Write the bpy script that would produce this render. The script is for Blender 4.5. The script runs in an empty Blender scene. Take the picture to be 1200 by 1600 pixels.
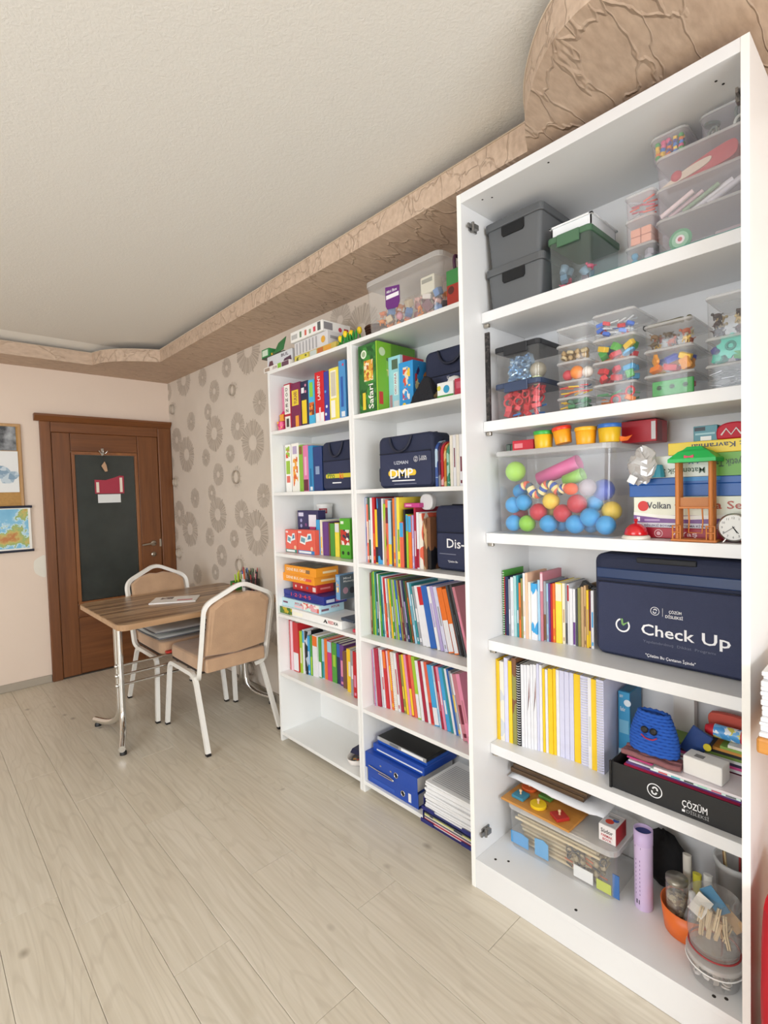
import bpy, bmesh, math, random
from mathutils import Vector, Matrix, Euler
SC = bpy.context.scene
COL = SC.collection
R = random.Random(7)
PI = math.pi
# ------------------------------------------------------------------ camera
CF, CYAW, CPITCH, CROLL, CH = 799.0, math.radians(-43.113), math.radians(2.206), math.radians(-1.643), 1.5
_fw = Vector((-math.sin(CYAW)*math.cos(CPITCH), math.cos(CYAW)*math.cos(CPITCH), -math.sin(CPITCH)))
_r0 = Vector((math.cos(CYAW), math.sin(CYAW), 0)); _u0 = _r0.cross(_fw)
_rt = _r0*math.cos(CROLL) + _u0*math.sin(CROLL)
_up = -_r0*math.sin(CROLL) + _u0*math.cos(CROLL)
cam_d = bpy.data.cameras.new('camera'); cam = bpy.data.objects.new('camera', cam_d); COL.objects.link(cam)
cam_d.sensor_fit = 'VERTICAL'; cam_d.sensor_height = 36.0; cam_d.lens = CF/1600*36.0; cam_d.clip_start = 0.02
m3 = Matrix((_rt, _up, -_fw)).transposed()
cam.matrix_world = Matrix.Translation((0, 0, CH)) @ m3.to_4x4()
SC.camera = cam
# ------------------------------------------------------------------ world, daylight, exposure
W = bpy.data.worlds.new('world'); SC.world = W; W.use_nodes = True
bg = W.node_tree.nodes['Background']; bg.inputs[0].default_value = (0.80, 0.90, 1.0, 1); bg.inputs[1].default_value = 3.0
SC.view_settings.view_transform = 'Standard'; SC.view_settings.look = 'None'
SC.view_settings.exposure = -0.38; SC.view_settings.gamma = 1.0; SC.view_settings.use_curve_mapping = False
SC.cycles.use_denoising = True
SC.cycles.max_bounces = 8; SC.cycles.diffuse_bounces = 5; SC.cycles.glossy_bounces = 3; SC.cycles.transparent_max_bounces = 24
SC.cycles.caustics_reflective = False; SC.cycles.caustics_refractive = False
def daylight(name, loc, direction, sx, sy, watts, col=(0.94, 0.97, 1.0)):
    """sky light coming in through a window opening"""
    l = bpy.data.lights.new(name, 'AREA'); l.shape = 'RECTANGLE'; l.size = sx; l.size_y = sy; l.energy = watts; l.color = col
    o = bpy.data.objects.new(name, l); COL.objects.link(o); o.location = loc
    o.rotation_euler = Vector(direction).to_track_quat('-Z', 'Y').to_euler()
    return o
daylight('window_daylight', (-3.32, 1.15, 1.55), (1, 0.15, 0.12), 2.9, 1.8, 112)
daylight('window_daylight', (-0.6, -3.32, 1.55), (0, 1, 0.12), 2.9, 1.8, 195)
# ------------------------------------------------------------------ pixel <-> place helpers (real positions on known planes)
def ray(px, py): return _fw + _rt*((px-600)/CF) - _up*((py-800)/CF)
def at(px, py, X=None, Y=None, Z=None):
    d = ray(px, py)
    t = X/d.x if X is not None else (Y/d.y if Y is not None else (Z-CH)/d.z)
    return Vector((d.x*t, d.y*t, CH+d.z*t))
def pxof(p):
    d = Vector(p)-Vector((0, 0, CH)); z = d.dot(_fw)
    return 600+CF*d.dot(_rt)/z, 800-CF*d.dot(_up)/z
def Yat(px, X, Z):
    lo, hi = 0.0, 6.0
    for _ in range(40):
        m = (lo+hi)/2
        if pxof((X, m, Z))[0] > px: lo = m
        else: hi = m
    return (lo+hi)/2
# ------------------------------------------------------------------ materials
def lin(c):
    if isinstance(c, str):
        c = c.lstrip('#'); c = tuple(int(c[i:i+2], 16) for i in (0, 2, 4))
    return tuple(((v/255)/12.92 if v/255 <= .04045 else ((v/255+.055)/1.055)**2.4) for v in c) + (1.0,)
_mc = {}
def nodes_of(name):
    m = bpy.data.materials.new(name); m.use_nodes = True
    nt = m.node_tree; return m, nt, nt.nodes['Principled BSDF'], nt.nodes.new, nt.links.new
def M(c, rough=.5, metal=0.0, var=0.06, scale=9.0, bump=0.0, bscale=60.0, coat=0.0, sheen=0.0):
    """plain coloured stuff with a little tonal variation"""
    k = ('M', c if isinstance(c, str) else tuple(c), rough, metal, var, scale, bump, bscale, coat, sheen)
    if k in _mc: return _mc[k]
    m, nt, p, N, L = nodes_of('plain_'+(c if isinstance(c, str) else '%d_%d_%d' % tuple(c)))
    b = lin(c); p.inputs['Roughness'].default_value = rough; p.inputs['Metallic'].default_value = metal
    p.inputs['Coat Weight'].default_value = coat; p.inputs['Sheen Weight'].default_value = sheen
    tc = N('ShaderNodeTexCoord')
    if var > 0:
        n = N('ShaderNodeTexNoise'); n.inputs['Scale'].default_value = scale; n.inputs['Detail'].default_value = 3
        L(tc.outputs['Object'], n.inputs['Vector'])
        mx = N('ShaderNodeMix'); mx.data_type = 'RGBA'
        mx.inputs['A'].default_value = tuple(v*(1-var) for v in b[:3])+(1,); mx.inputs['B'].default_value = tuple(min(1, v*(1+var)) for v in b[:3])+(1,)
        L(n.outputs['Fac'], mx.inputs['Factor']); L(mx.outputs['Result'], p.inputs['Base Color'])
    else: p.inputs['Base Color'].default_value = b
    if bump > 0:
        n2 = N('ShaderNodeTexNoise'); n2.inputs['Scale'].default_value = bscale; n2.inputs['Detail'].default_value = 4
        L(tc.outputs['Object'], n2.inputs['Vector'])
        bp = N('ShaderNodeBump'); bp.inputs['Strength'].default_value = bump; bp.inputs['Distance'].default_value = .01
        L(n2.outputs['Fac'], bp.inputs['Height']); L(bp.outputs['Normal'], p.inputs['Normal'])
    _mc[k] = m; return m
def PR(cols, scale=40.0, stretch=(1, 1, 1), rough=.35, seed=0.0):
    """busy printed cover: patches of the given colours, different on every object"""
    k = ('PR', tuple(cols), scale, stretch, rough, seed)
    if k in _mc: return _mc[k]
    m, nt, p, N, L = nodes_of('print_'+'_'.join(cols)[:30])
    p.inputs['Roughness'].default_value = rough
    tc = N('ShaderNodeTexCoord'); oi = N('ShaderNodeObjectInfo')
    mp = N('ShaderNodeVectorMath'); mp.operation = 'MULTIPLY'; mp.inputs[1].default_value = stretch
    L(tc.outputs['Object'], mp.inputs[0])
    ml = N('ShaderNodeMath'); ml.operation = 'MULTIPLY_ADD'; ml.inputs[1].default_value = 37.0; ml.inputs[2].default_value = seed
    L(oi.outputs['Random'], ml.inputs[0])
    ad = N('ShaderNodeVectorMath'); ad.operation = 'ADD'; L(mp.outputs[0], ad.inputs[0]); L(ml.outputs[0], ad.inputs[1])
    ns = N('ShaderNodeTexNoise'); ns.inputs['Scale'].default_value = scale*.8; ns.inputs['Detail'].default_value = 2
    L(ad.outputs[0], ns.inputs['Vector'])
    vo = N('ShaderNodeTexVoronoi'); vo.inputs['Scale'].default_value = scale
    sc = N('ShaderNodeVectorMath'); sc.operation = 'MULTIPLY_ADD'; sc.inputs[1].default_value = (.03,)*3
    L(ns.outputs['Color'], sc.inputs[0]); L(ad.outputs[0], sc.inputs[2]); L(sc.outputs[0], vo.inputs['Vector'])
    cr = N('ShaderNodeValToRGB'); cr.color_ramp.interpolation = 'CONSTANT'
    L(vo.outputs['Color'], cr.inputs['Fac'])
    el = cr.color_ramp.elements; n = len(cols)
    w = [0.0]+[.42+.5*(i/(n-1)) if n > 1 else 0 for i in range(0, n-1)]
    el[0].position = 0; el[0].color = lin(cols[0])
    for i in range(1, n):
        e = el[1] if i == 1 else el.new(w[i])
        e.position = w[i]; e.color = lin(cols[i])
    L(cr.outputs['Color'], p.inputs['Base Color'])
    _mc[k] = m; return m
def CLEAR(tint='#f4f6fa', haze=.10, gloss=.10, rough=.12, key=''):
    """thin clear or milky plastic / glass"""
    k = ('C', tint, haze, gloss, rough, key)
    if k in _mc: return _mc[k]
    m, nt, p, N, L = nodes_of('clear_plastic_'+tint.lstrip('#'))
    out = nt.nodes['Material Output']; nt.nodes.remove(p)
    tr = N('ShaderNodeBsdfTransparent'); tr.inputs[0].default_value = lin(tint)
    df = N('ShaderNodeBsdfDiffuse'); df.inputs[0].default_value = lin(tint)
    gl = N('ShaderNodeBsdfGlossy'); gl.inputs['Roughness'].default_value = rough
    m1 = N('ShaderNodeMixShader'); m1.inputs[0].default_value = haze; L(tr.outputs[0], m1.inputs[1]); L(df.outputs[0], m1.inputs[2])
    lw = N('ShaderNodeLayerWeight'); lw.inputs['Blend'].default_value = .25
    ma = N('ShaderNodeMath'); ma.operation = 'MULTIPLY_ADD'; ma.inputs[1].default_value = .35; ma.inputs[2].default_value = gloss*.35; L(lw.outputs['Facing'], ma.inputs[0])
    m2 = N('ShaderNodeMixShader'); L(ma.outputs[0], m2.inputs[0]); L(m1.outputs[0], m2.inputs[1]); L(gl.outputs[0], m2.inputs[2])
    L(m2.outputs[0], out.inputs['Surface'])
    _mc[k] = m; return m
def WOOD(c1, c2, axis='x', scale=6.0, rough=.4, stripes=False, key=''):
    k = ('W', c1, c2, axis, scale, rough, stripes, key)
    if k in _mc: return _mc[k]
    m, nt, p, N, L = nodes_of('wood_'+c1.lstrip('#'))
    p.inputs['Roughness'].default_value = rough
    tc = N('ShaderNodeTexCoord'); oi = N('ShaderNodeObjectInfo')
    s = {'x': (.06, 1, 1), 'y': (1, .06, 1), 'z': (1, 1, .06)}[axis]
    mp = N('ShaderNodeVectorMath'); mp.operation = 'MULTIPLY'; mp.inputs[1].default_value = s; L(tc.outputs['Object'], mp.inputs[0])
    ml = N('ShaderNodeMath'); ml.operation = 'MULTIPLY'; ml.inputs[1].default_value = 23.0; L(oi.outputs['Random'], ml.inputs[0])
    ad = N('ShaderNodeVectorMath'); ad.operation = 'ADD'; L(mp.outputs[0], ad.inputs[0]); L(ml.outputs[0], ad.inputs[1])
    n = N('ShaderNodeTexNoise'); n.inputs['Scale'].default_value = scale*4; n.inputs['Detail'].default_value = 6; n.inputs['Roughness'].default_value = .65
    L(ad.outputs[0], n.inputs['Vector'])
    cr = N('ShaderNodeValToRGB'); e = cr.color_ramp.elements
    e[0].position = .3; e[0].color = lin(c1); e[1].position = .72; e[1].color = lin(c2)
    if stripes: e[0].position = .40; e[1].position = .58
    L(n.outputs['Fac'], cr.inputs['Fac']); L(cr.outputs['Color'], p.inputs['Base Color'])
    _mc[k] = m; return m
# ------------------------------------------------------------------ mesh builder
class B:
    def __init__(s): s.v = []; s.f = []; s.m = []; s.sm = []; s.cur = 0
    def add(s, vs, fs, smooth=False):
        o = len(s.v); s.v += [tuple(v) for v in vs]
        for f in fs: s.f.append(tuple(i+o for i in f)); s.m.append(s.cur); s.sm.append(smooth)
        return s
    def mat(s, i): s.cur = i; return s
    def box(s, x0, x1, y0, y1, z0, z1, X=None):
        if x0 > x1: x0, x1 = x1, x0
        if y0 > y1: y0, y1 = y1, y0
        if z0 > z1: z0, z1 = z1, z0
        vs = [Vector(p) for p in ((x0,y0,z0),(x1,y0,z0),(x1,y1,z0),(x0,y1,z0),(x0,y0,z1),(x1,y0,z1),(x1,y1,z1),(x0,y1,z1))]
        if X is not None: vs = [X @ v for v in vs]
        return s.add(vs, [(0,3,2,1),(4,5,6,7),(0,1,5,4),(1,2,6,5),(2,3,7,6),(3,0,4,7)])
    def prism(s, poly, a, b, axis='z', smooth=False):
        """poly: 2-D points counter-clockwise; axis z:(x,y) y:(x,z) x:(y,z)"""
        def P(u, v, w): return {'z': (u, v, w), 'y': (u, w, v), 'x': (w, u, v)}[axis]
        n = len(poly); vs = [P(u, v, a) for u, v in poly]+[P(u, v, b) for u, v in poly]
        fs = [tuple(range(n-1, -1, -1)), tuple(range(n, 2*n))]
        s.add(vs, fs)
        s.add(vs, [(i, (i+1) % n, (i+1) % n+n, i+n) for i in range(n)], smooth)
        return s
    def tube(s, path, r, n=8, closed=False, rad=None, square=False):
        P = [Vector(p) for p in path]; k = len(P); vs = []; prev = None
        for i, p in enumerate(P):
            a = P[i-1] if (i > 0 or closed) else p; b = P[(i+1) % k] if (i < k-1 or closed) else p
            t = (b-a).normalized()
            if prev is None:
                up = Vector((0, 0, 1)) if abs(t.z) < .9 else Vector((1, 0, 0))
                x = t.cross(up).normalized()
            else: x = (prev-t*prev.dot(t)).normalized()
            prev = x; y = t.cross(x)
            rr = rad[i] if rad else r
            for j in range(n):
                an = 2*PI*j/n+(PI/4 if square else 0)
                vs.append(p+x*math.cos(an)*rr+y*math.sin(an)*rr)
        fs = []
        for i in range(k if closed else k-1):
            q = (i+1) % k
            for j in range(n): fs.append((i*n+j, i*n+(j+1) % n, q*n+(j+1) % n, q*n+j))
        s.add(vs, fs, not square)
        if not closed: s.add(vs, [tuple(range(n-1, -1, -1)), tuple(range((k-1)*n, k*n))])
        return s
    def lathe(s, prof, c=(0, 0, 0), n=20, X=None, smooth=True, sx=1, sy=1):
        vs = []; k = len(prof); c = Vector(c)
        for r, z in prof:
            for j in range(n):
                a = 2*PI*j/n; vs.append(c+Vector((r*math.cos(a)*sx, r*math.sin(a)*sy, z)))
        if X is not None: vs = [X @ v for v in vs]
        fs = [(i*n+j, i*n+(j+1) % n, (i+1)*n+(j+1) % n, (i+1)*n+j) for i in range(k-1) for j in range(n)]
        s.add(vs, fs, smooth)
        caps = []
        if prof[0][0] > 1e-5: caps.append(tuple(range(n-1, -1, -1)))
        if prof[-1][0] > 1e-5: caps.append(tuple(range((k-1)*n, k*n)))
        if caps: s.add(vs, caps)
        return s
    def ball(s, c, r, n=14, sx=1, sy=1, sz=1):
        k = n//2
        return s.lathe([(max(1e-6, r*math.sin(PI*i/k)), -r*math.cos(PI*i/k)*sz) for i in range(k+1)], c, n, sx=sx, sy=sy)
    def mesh(s, name, mats, bevel=0.0, seg=2, weld=False):
        me = bpy.data.meshes.new(name); me.from_pydata(s.v, [], s.f)
        me.polygons.foreach_set('material_index', s.m); me.polygons.foreach_set('use_smooth', s.sm)
        for m in (mats if isinstance(mats, (list, tuple)) else [mats]): me.materials.append(m)
        if bevel > 0 or weld:
            bm = bmesh.new(); bm.from_mesh(me)
            bmesh.ops.remove_doubles(bm, verts=bm.verts, dist=1e-6)
            if bevel > 0:
                es = [e for e in bm.edges if len(e.link_faces) == 2 and e.calc_face_angle(0) > .6]
                bmesh.ops.bevel(bm, geom=es, offset=bevel, segments=seg, affect='EDGES', profile=.5, clamp_overlap=True)
                if seg > 1:
                    for f in bm.faces: f.smooth = f.calc_area() < 1e9 and f.smooth
            bm.to_mesh(me); bm.free()
        me.update(); return me
    def build(s, name, mats, parent=None, bevel=0.0, seg=2, weld=False):
        o = bpy.data.objects.new(name, s.mesh(name, mats, bevel, seg, weld)); COL.objects.link(o)
        if parent is not None: o.parent = parent
        return o
def tag(o, label=None, cat=None, group=None, kind=None):
    if label: o['label'] = label
    if cat: o['category'] = cat
    if group: o['group'] = group
    if kind: o['kind'] = kind
    return o
def thing(name, label, cat, loc=(0, 0, 0), rot=(0, 0, 0), group=None, kind=None):
    o = bpy.data.objects.new(name, None); COL.objects.link(o); o.empty_display_size = .03
    o.location = loc; o.rotation_euler = rot
    return tag(o, label, cat, group, kind)
def copy_tree(o, parent=None):
    c = o.copy(); COL.objects.link(c); c.parent = parent
    for ch in o.children: copy_tree(ch, c)
    return c
_txt = {}
def text_geo(s, bold=False):
    """verts, faces, width of a line of lettering of cap height about 0.7, starting at 0"""
    if (s, bold) in _txt: return _txt[(s, bold)]
    cu = bpy.data.curves.new('t', 'FONT'); cu.body = s; cu.size = 1.0; cu.resolution_u = 2
    if bold: cu.offset = .012
    ob = bpy.data.objects.new('t', cu); COL.objects.link(ob)
    dg = bpy.context.evaluated_depsgraph_get(); me = bpy.data.meshes.new_from_object(ob.evaluated_get(dg))
    vs = [v.co.copy() for v in me.vertices]; fs = [tuple(p.vertices) for p in me.polygons]
    bpy.data.objects.remove(ob); bpy.data.curves.remove(cu); bpy.data.meshes.remove(me)
    x0 = min([v.x for v in vs], default=0); x1 = max([v.x for v in vs], default=1)
    vs = [Vector((v.x-x0, v.y, 0)) for v in vs]
    _txt[(s, bold)] = (vs, fs, x1-x0); return _txt[(s, bold)]
def lettering(b, s, mapf, w=None, h=None, bold=False):
    """put a line of lettering into builder b; mapf(u,v)->3-D point; w = wanted width, h = wanted cap height"""
    vs, fs, tw = text_geo(s, bold)
    ku = (w/tw) if w else h/.72
    kv = (h/.72) if h else ku
    b.add([mapf(v.x*ku, v.y*kv) for v in vs], fs); return tw*ku
def front(x, y0, z0):            # flat on a face that looks to -x, left edge at y0, baseline z0
    return lambda u, v: (x, y0-u, z0+v)
def spine_up(x, y0, z0):         # lettering that runs up a spine
    return lambda u, v: (x, y0+v, z0+u)
def spine_dn(x, y0, z0):
    return lambda u, v: (x, y0-v, z0-u)
# ------------------------------------------------------------------ the room
XW0, YD, ZC = 1.93, 5.0, 2.745
def xw(y): return 1.93-(y-1.5)*.011          # the papered wall runs a touch out of square
RX0, RY0 = -3.1, -3.1
def floor_mat():
    m, nt, p, N, L = nodes_of('pale_oak_laminate')
    p.inputs['Roughness'].default_value = .33
    tc = N('ShaderNodeTexCoord'); oi = N('ShaderNodeObjectInfo')
    ml = N('ShaderNodeMath'); ml.operation = 'MULTIPLY'; ml.inputs[1].default_value = 61.0; L(oi.outputs['Random'], ml.inputs[0])
    def sc(v):
        mp = N('ShaderNodeVectorMath'); mp.operation = 'MULTIPLY'; mp.inputs[1].default_value = v; L(tc.outputs['Object'], mp.inputs[0])
        ad = N('ShaderNodeVectorMath'); ad.operation = 'ADD'; L(mp.outputs[0], ad.inputs[0]); L(ml.outputs[0], ad.inputs[1]); return ad.outputs[0]
    big = N('ShaderNodeTexNoise'); big.inputs['Scale'].default_value = 1.0; big.inputs['Detail'].default_value = 2; L(sc((5.5, .8, 1)), big.inputs['Vector'])
    # cathedral grain: contour bands of a smooth stretched noise
    mu = N('ShaderNodeMath'); mu.operation = 'MULTIPLY'; mu.inputs[1].default_value = 95.0; L(big.outputs['Fac'], mu.inputs[0])
    si = N('ShaderNodeMath'); si.operation = 'SINE'; L(mu.outputs[0], si.inputs[0])
    fine = N('ShaderNodeTexNoise'); fine.inputs['Scale'].default_value = 1.0; fine.inputs['Detail'].default_value = 5; L(sc((75, 2.2, 1)), fine.inputs['Vector'])
    tone = N('ShaderNodeTexNoise'); tone.inputs['Scale'].default_value = 1.0; L(sc((2.0, .6, 1)), tone.inputs['Vector'])
    vo = N('ShaderNodeTexVoronoi'); vo.inputs['Scale'].default_value = 1.0; L(sc((6.0, 4.0, 0.2)), vo.inputs['Vector'])
    kn = N('ShaderNodeMapRange'); kn.inputs['From Min'].default_value = .03; kn.inputs['From Max'].default_value = .12; kn.inputs['To Min'].default_value = 1; kn.inputs['To Max'].default_value = 0
    L(vo.outputs['Distance'], kn.inputs['Value'])
    cr = N('ShaderNodeValToRGB'); e = cr.color_ramp.elements; e[0].position = .30; e[0].color = lin('#cec4b1'); e[1].position = .68; e[1].color = lin('#dcd3c2')
    L(fine.outputs['Fac'], cr.inputs['Fac'])
    cr2 = N('ShaderNodeValToRGB'); e = cr2.color_ramp.elements; e[0].position = .62; e[0].color = (0, 0, 0, 1); e[1].position = .98; e[1].color = (1, 1, 1, 1)
    L(si.outputs[0], cr2.inputs['Fac'])
    gm = N('ShaderNodeMath'); gm.operation = 'MULTIPLY'; gm.inputs[1].default_value = .13; L(cr2.outputs['Color'], gm.inputs[0])
    m1 = N('ShaderNodeMix'); m1.data_type = 'RGBA'; m1.inputs['B'].default_value = lin('#9c8d77'); L(gm.outputs[0], m1.inputs['Factor']); L(cr.outputs['Color'], m1.inputs['A'])
    m2 = N('ShaderNodeMix'); m2.data_type = 'RGBA'; m2.blend_type = 'OVERLAY'; m2.inputs['Factor'].default_value = .10; L(m1.outputs['Result'], m2.inputs['A']); L(tone.outputs['Fac'], m2.inputs['B'])
    m3 = N('ShaderNodeMix'); m3.data_type = 'RGBA'; m3.inputs['B'].default_value = lin('#7c6c5a'); L(m2.outputs['Result'], m3.inputs['A'])
    sx_ = N('ShaderNodeSeparateColor'); L(vo.outputs['Color'], sx_.inputs[0]); gt = N('ShaderNodeMath'); gt.operation = 'GREATER_THAN'; gt.inputs[1].default_value = .66; L(sx_.outputs[0], gt.inputs[0])
    k0 = N('ShaderNodeMath'); k0.operation = 'MULTIPLY'; L(gt.outputs[0], k0.inputs[0]); L(kn.outputs['Result'], k0.inputs[1])
    km = N('ShaderNodeMath'); km.operation = 'MULTIPLY'; km.inputs[1].default_value = .62; L(k0.outputs[0], km.inputs[0]); L(km.outputs[0], m3.inputs['Factor'])
    L(m3.outputs['Result'], p.inputs['Base Color'])
    return m
FLOOR = floor_mat()
fl = B().box(RX0, 2.0, RY0, YD+.05, -.06, -.008).build('floor', M('#a2968a', .6)); tag(fl, 'pale oak laminate floor of long boards', kind='structure')
PW, PL = .192, 1.285
_pm = {}
def plank_mesh(l):
    l = round(l, 3)
    if l not in _pm: _pm[l] = B().box(0, PW-.0012, 0, l-.0012, -.008, 0).mesh('plank', FLOOR, bevel=.0009, seg=1)
    return _pm[l]
x, row = RX0, 0
while x < 2.0:
    y = RY0-[0, .43, .86, .21, .64, 1.07][row % 6]
    while y < YD+.05:
        a, b_ = max(y, RY0), min(y+PL, YD+.05)
        if b_-a > .03:
            o = bpy.data.objects.new('plank', plank_mesh(b_-a)); COL.objects.link(o); o.parent = fl; o.location = (x, a, 0)
        y += PL
    x += PW; row += 1
def ceil_mat():
    m, nt, p, N, L = nodes_of('stippled_ceiling'); p.inputs['Roughness'].default_value = .9
    p.inputs['Base Color'].default_value = lin('#e9e7e1')
    tc = N('ShaderNodeTexCoord')
    n = N('ShaderNodeTexNoise'); n.inputs['Scale'].default_value = 70; n.inputs['Detail'].default_value = 3; n.inputs['Distortion'].default_value = 1.2; L(tc.outputs['Object'], n.inputs['Vector'])
    bp = N('ShaderNodeBump'); bp.inputs['Strength'].default_value = .22; bp.inputs['Distance'].default_value = .006; L(n.outputs['Fac'], bp.inputs['Height']); L(bp.outputs['Normal'], p.inputs['Normal'])
    return m
tag(B().box(RX0-.3, 2.0, RY0-.3, YD+.1, ZC, ZC+.1).build('ceiling', ceil_mat()), 'stippled off white ceiling', kind='structure')
tag(B().prism([(4.56, ZC), (4.80, ZC-.047), (4.80, ZC)], RX0, 1.55, 'x').build('trim_2', M('#f3f1ea', .6, var=.01)), 'smooth white strip along the ceiling edge', kind='structure')
WALLB = M('#e8d6c6', .75, var=.03, scale=3, bump=.06, bscale=90)
WALLR = M('#ddd2c5', .7, var=.07, scale=4, bump=.05, bscale=120)
wb = B().box(RX0-.1, 2.0, YD, YD+.1, 0, ZC).build('wall_back', WALLB); tag(wb, 'peach painted wall with the wooden door', kind='structure')
wr = B().prism([(xw(RY0), RY0), (2.1, RY0), (2.1, YD), (xw(YD), YD)], 0, ZC).build('wall_right', WALLR); tag(wr, 'wall with beige ring patterned wallpaper behind the shelves', kind='structure')
# wall on the window side and the wall behind the viewer, each with a window opening
def wall_with_window(name, label, axis, pos, a0, a1, w0, w1, z0, z1, t):
    b = B()
    def bx(u0, u1, q0, q1): b.box(pos, pos+t, u0, u1, q0, q1) if axis == 'x' else b.box(u0, u1, pos, pos+t, q0, q1)
    bx(a0, w0, 0, ZC); bx(w1, a1, 0, ZC); bx(w0, w1, 0, z0); bx(w0, w1, z1, ZC)
    return tag(b.build(name, WALLB), label, kind='structure')
wall_with_window('wall_left', 'peach wall with a wide window', 'x', RX0-.1, RY0-.1, YD, -.3, 2.6, .62, 2.42, .1)
wall_with_window('wall_front', 'peach wall with a balcony window', 'y', RY0-.1, RX0, 2.0, -2.05, .85, .62, 2.42, .1)
def window(name, axis, pos, w0, w1, z0, z1):
    b = B(); fr = .05
    def bx(bb, u0, u1, q0, q1, t0, t1): bb.box(pos+t0, pos+t1, u0, u1, q0, q1) if axis == 'x' else bb.box(u0, u1, pos+t0, pos+t1, q0, q1)
    bx(b, w0, w1, z0, z0+fr, 0, .06); bx(b, w0, w1, z1-fr, z1, 0, .06)
    for u in (w0, (w0+w1)/2-fr/2, w1-fr): bx(b, u, u+fr, z0+fr, z1-fr, 0, .06)
    o = tag(b.build(name, M('#eeeeee', .4)), 'white framed window', kind='structure')
    for i in range(2):
        g = B(); u0 = w0+fr+i*((w1-w0)/2-fr/2); bx(g, u0, u0+(w1-w0)/2-1.5*fr, z0+fr, z1-fr, .028, .032); g.build('pane', CLEAR('#ffffff', .0, .05, .02), o)
window('window_1', 'x', RX0-.09, -.3, 2.6, .62, 2.42); window('window_2', 'y', RY0-.09, -2.05, .85, .62, 2.42)
# baseboards
BBM = M('#a99f90', .5)
tag(B().box(RX0, .83, YD-.014, YD, 0, .062).build('baseboard_back', BBM, bevel=.003, seg=1), 'grey baseboard under the peach wall', kind='structure')
tag(B().prism([(xw(2.73)-.014, 2.73), (xw(2.73), 2.73), (xw(4.96), 4.96), (xw(4.96)-.014, 4.96)], 0, .062).build('baseboard_right', BBM), 'grey baseboard under the wallpaper', kind='structure')
# dropped cove in crumpled paper
def cove_mat():
    m, nt, p, N, L = nodes_of('crumpled_paper_cove'); p.inputs['Roughness'].default_value = .62
    tc = N('ShaderNodeTexCoord')
    mp = N('ShaderNodeMapping'); mp.inputs['Scale'].default_value = (1.3, 4.2, 3); mp.inputs['Rotation'].default_value = (0, 0, .35); L(tc.outputs['Object'], mp.inputs['Vector'])
    n0 = N('ShaderNodeTexNoise'); n0.inputs['Scale'].default_value = 2.5; n0.inputs['Detail'].default_value = 3; L(mp.outputs[0], n0.inputs['Vector'])
    ad = N('ShaderNodeVectorMath'); ad.operation = 'MULTIPLY_ADD'; ad.inputs[1].default_value = (.55, .55, .55); L(n0.outputs['Color'], ad.inputs[0]); L(mp.outputs[0], ad.inputs[2])
    vo = N('ShaderNodeTexVoronoi'); vo.feature = 'DISTANCE_TO_EDGE'; vo.inputs['Scale'].default_value = 2.3; L(ad.outputs[0], vo.inputs['Vector'])
    mr = N('ShaderNodeMapRange'); mr.inputs['From Max'].default_value = .04; mr.inputs['To Min'].default_value = 1; mr.inputs['To Max'].default_value = 0; L(vo.outputs['Distance'], mr.inputs['Value'])
    bp = N('ShaderNodeBump'); bp.inputs['Strength'].default_value = .5; bp.inputs['Distance'].default_value = .012; L(mr.outputs['Result'], bp.inputs['Height']); L(bp.outputs['Normal'], p.inputs['Normal'])
    n2 = N('ShaderNodeTexNoise'); n2.inputs['Scale'].default_value = 14; n2.inputs['Detail'].default_value = 5; L(mp.outputs[0], n2.inputs['Vector'])
    cr = N('ShaderNodeValToRGB'); e = cr.color_ramp.elements; e[0].position = .3; e[0].color = lin('#b9a08b'); e[1].position = .7; e[1].color = lin('#d0b8a2'); L(n2.outputs['Fac'], cr.inputs['Fac'])
    mx = N('ShaderNodeMix'); mx.data_type = 'RGBA'; mx.inputs['B'].default_value = lin('#93775f'); L(cr.outputs['Color'], mx.inputs['A'])
    sm = N('ShaderNodeMath'); sm.operation = 'MULTIPLY'; sm.inputs[1].default_value = .15; L(mr.outputs['Result'], sm.inputs[0]); L(sm.outputs[0], mx.inputs['Factor']); L(mx.outputs['Result'], p.inputs['Base Color'])
    return m
def smooth(pts, n=6):
    out = []
    for i in range(len(pts)-1):
        p0, p1, p2, p3 = [Vector(pts[max(0, min(len(pts)-1, j))]) for j in (i-1, i, i+1, i+2)]
        for k in range(n):
            t = k/n; out.append(tuple(.5*((2*p1)+(p2-p0)*t+(2*p0-5*p1+4*p2-p3)*t*t+(3*p1-p0-3*p2+p3)*t**3)))
    out.append(tuple(pts[-1])); return out
COVE = cove_mat()
c1 = smooth([(1.163, 4.65), (1.20, 4.53), (1.273, 4.42), (1.40, 4.32), (1.553, 4.24)])
c2 = smooth([(1.535, .906), (1.437, .856), (1.344, .790), (1.25, .695), (1.20, .606), (1.182, .5), (1.182, .2), (1.20, .05), (1.26, -.08), (1.37, -.2), (1.535, -.3)])
poly = [(xw(YD), YD), (RX0, YD), (RX0, 4.70)] + c1 + c2 + [(1.535, RY0), (xw(RY0), RY0)]
cv = B().prism(poly, 2.597, 2.693).build('trim_1', COVE); tag(cv, 'dropped ceiling cove covered in crumpled brown paper', kind='structure')
edge = [(p[0]-.001, p[1], 2.6935) for p in ([(RX0, 4.70)] + c1 + c2 + [(1.535, RY0)])]
B().tube(edge, .0035, 5).build('edge_bead', M('#cdbba6', .5), cv)
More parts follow.
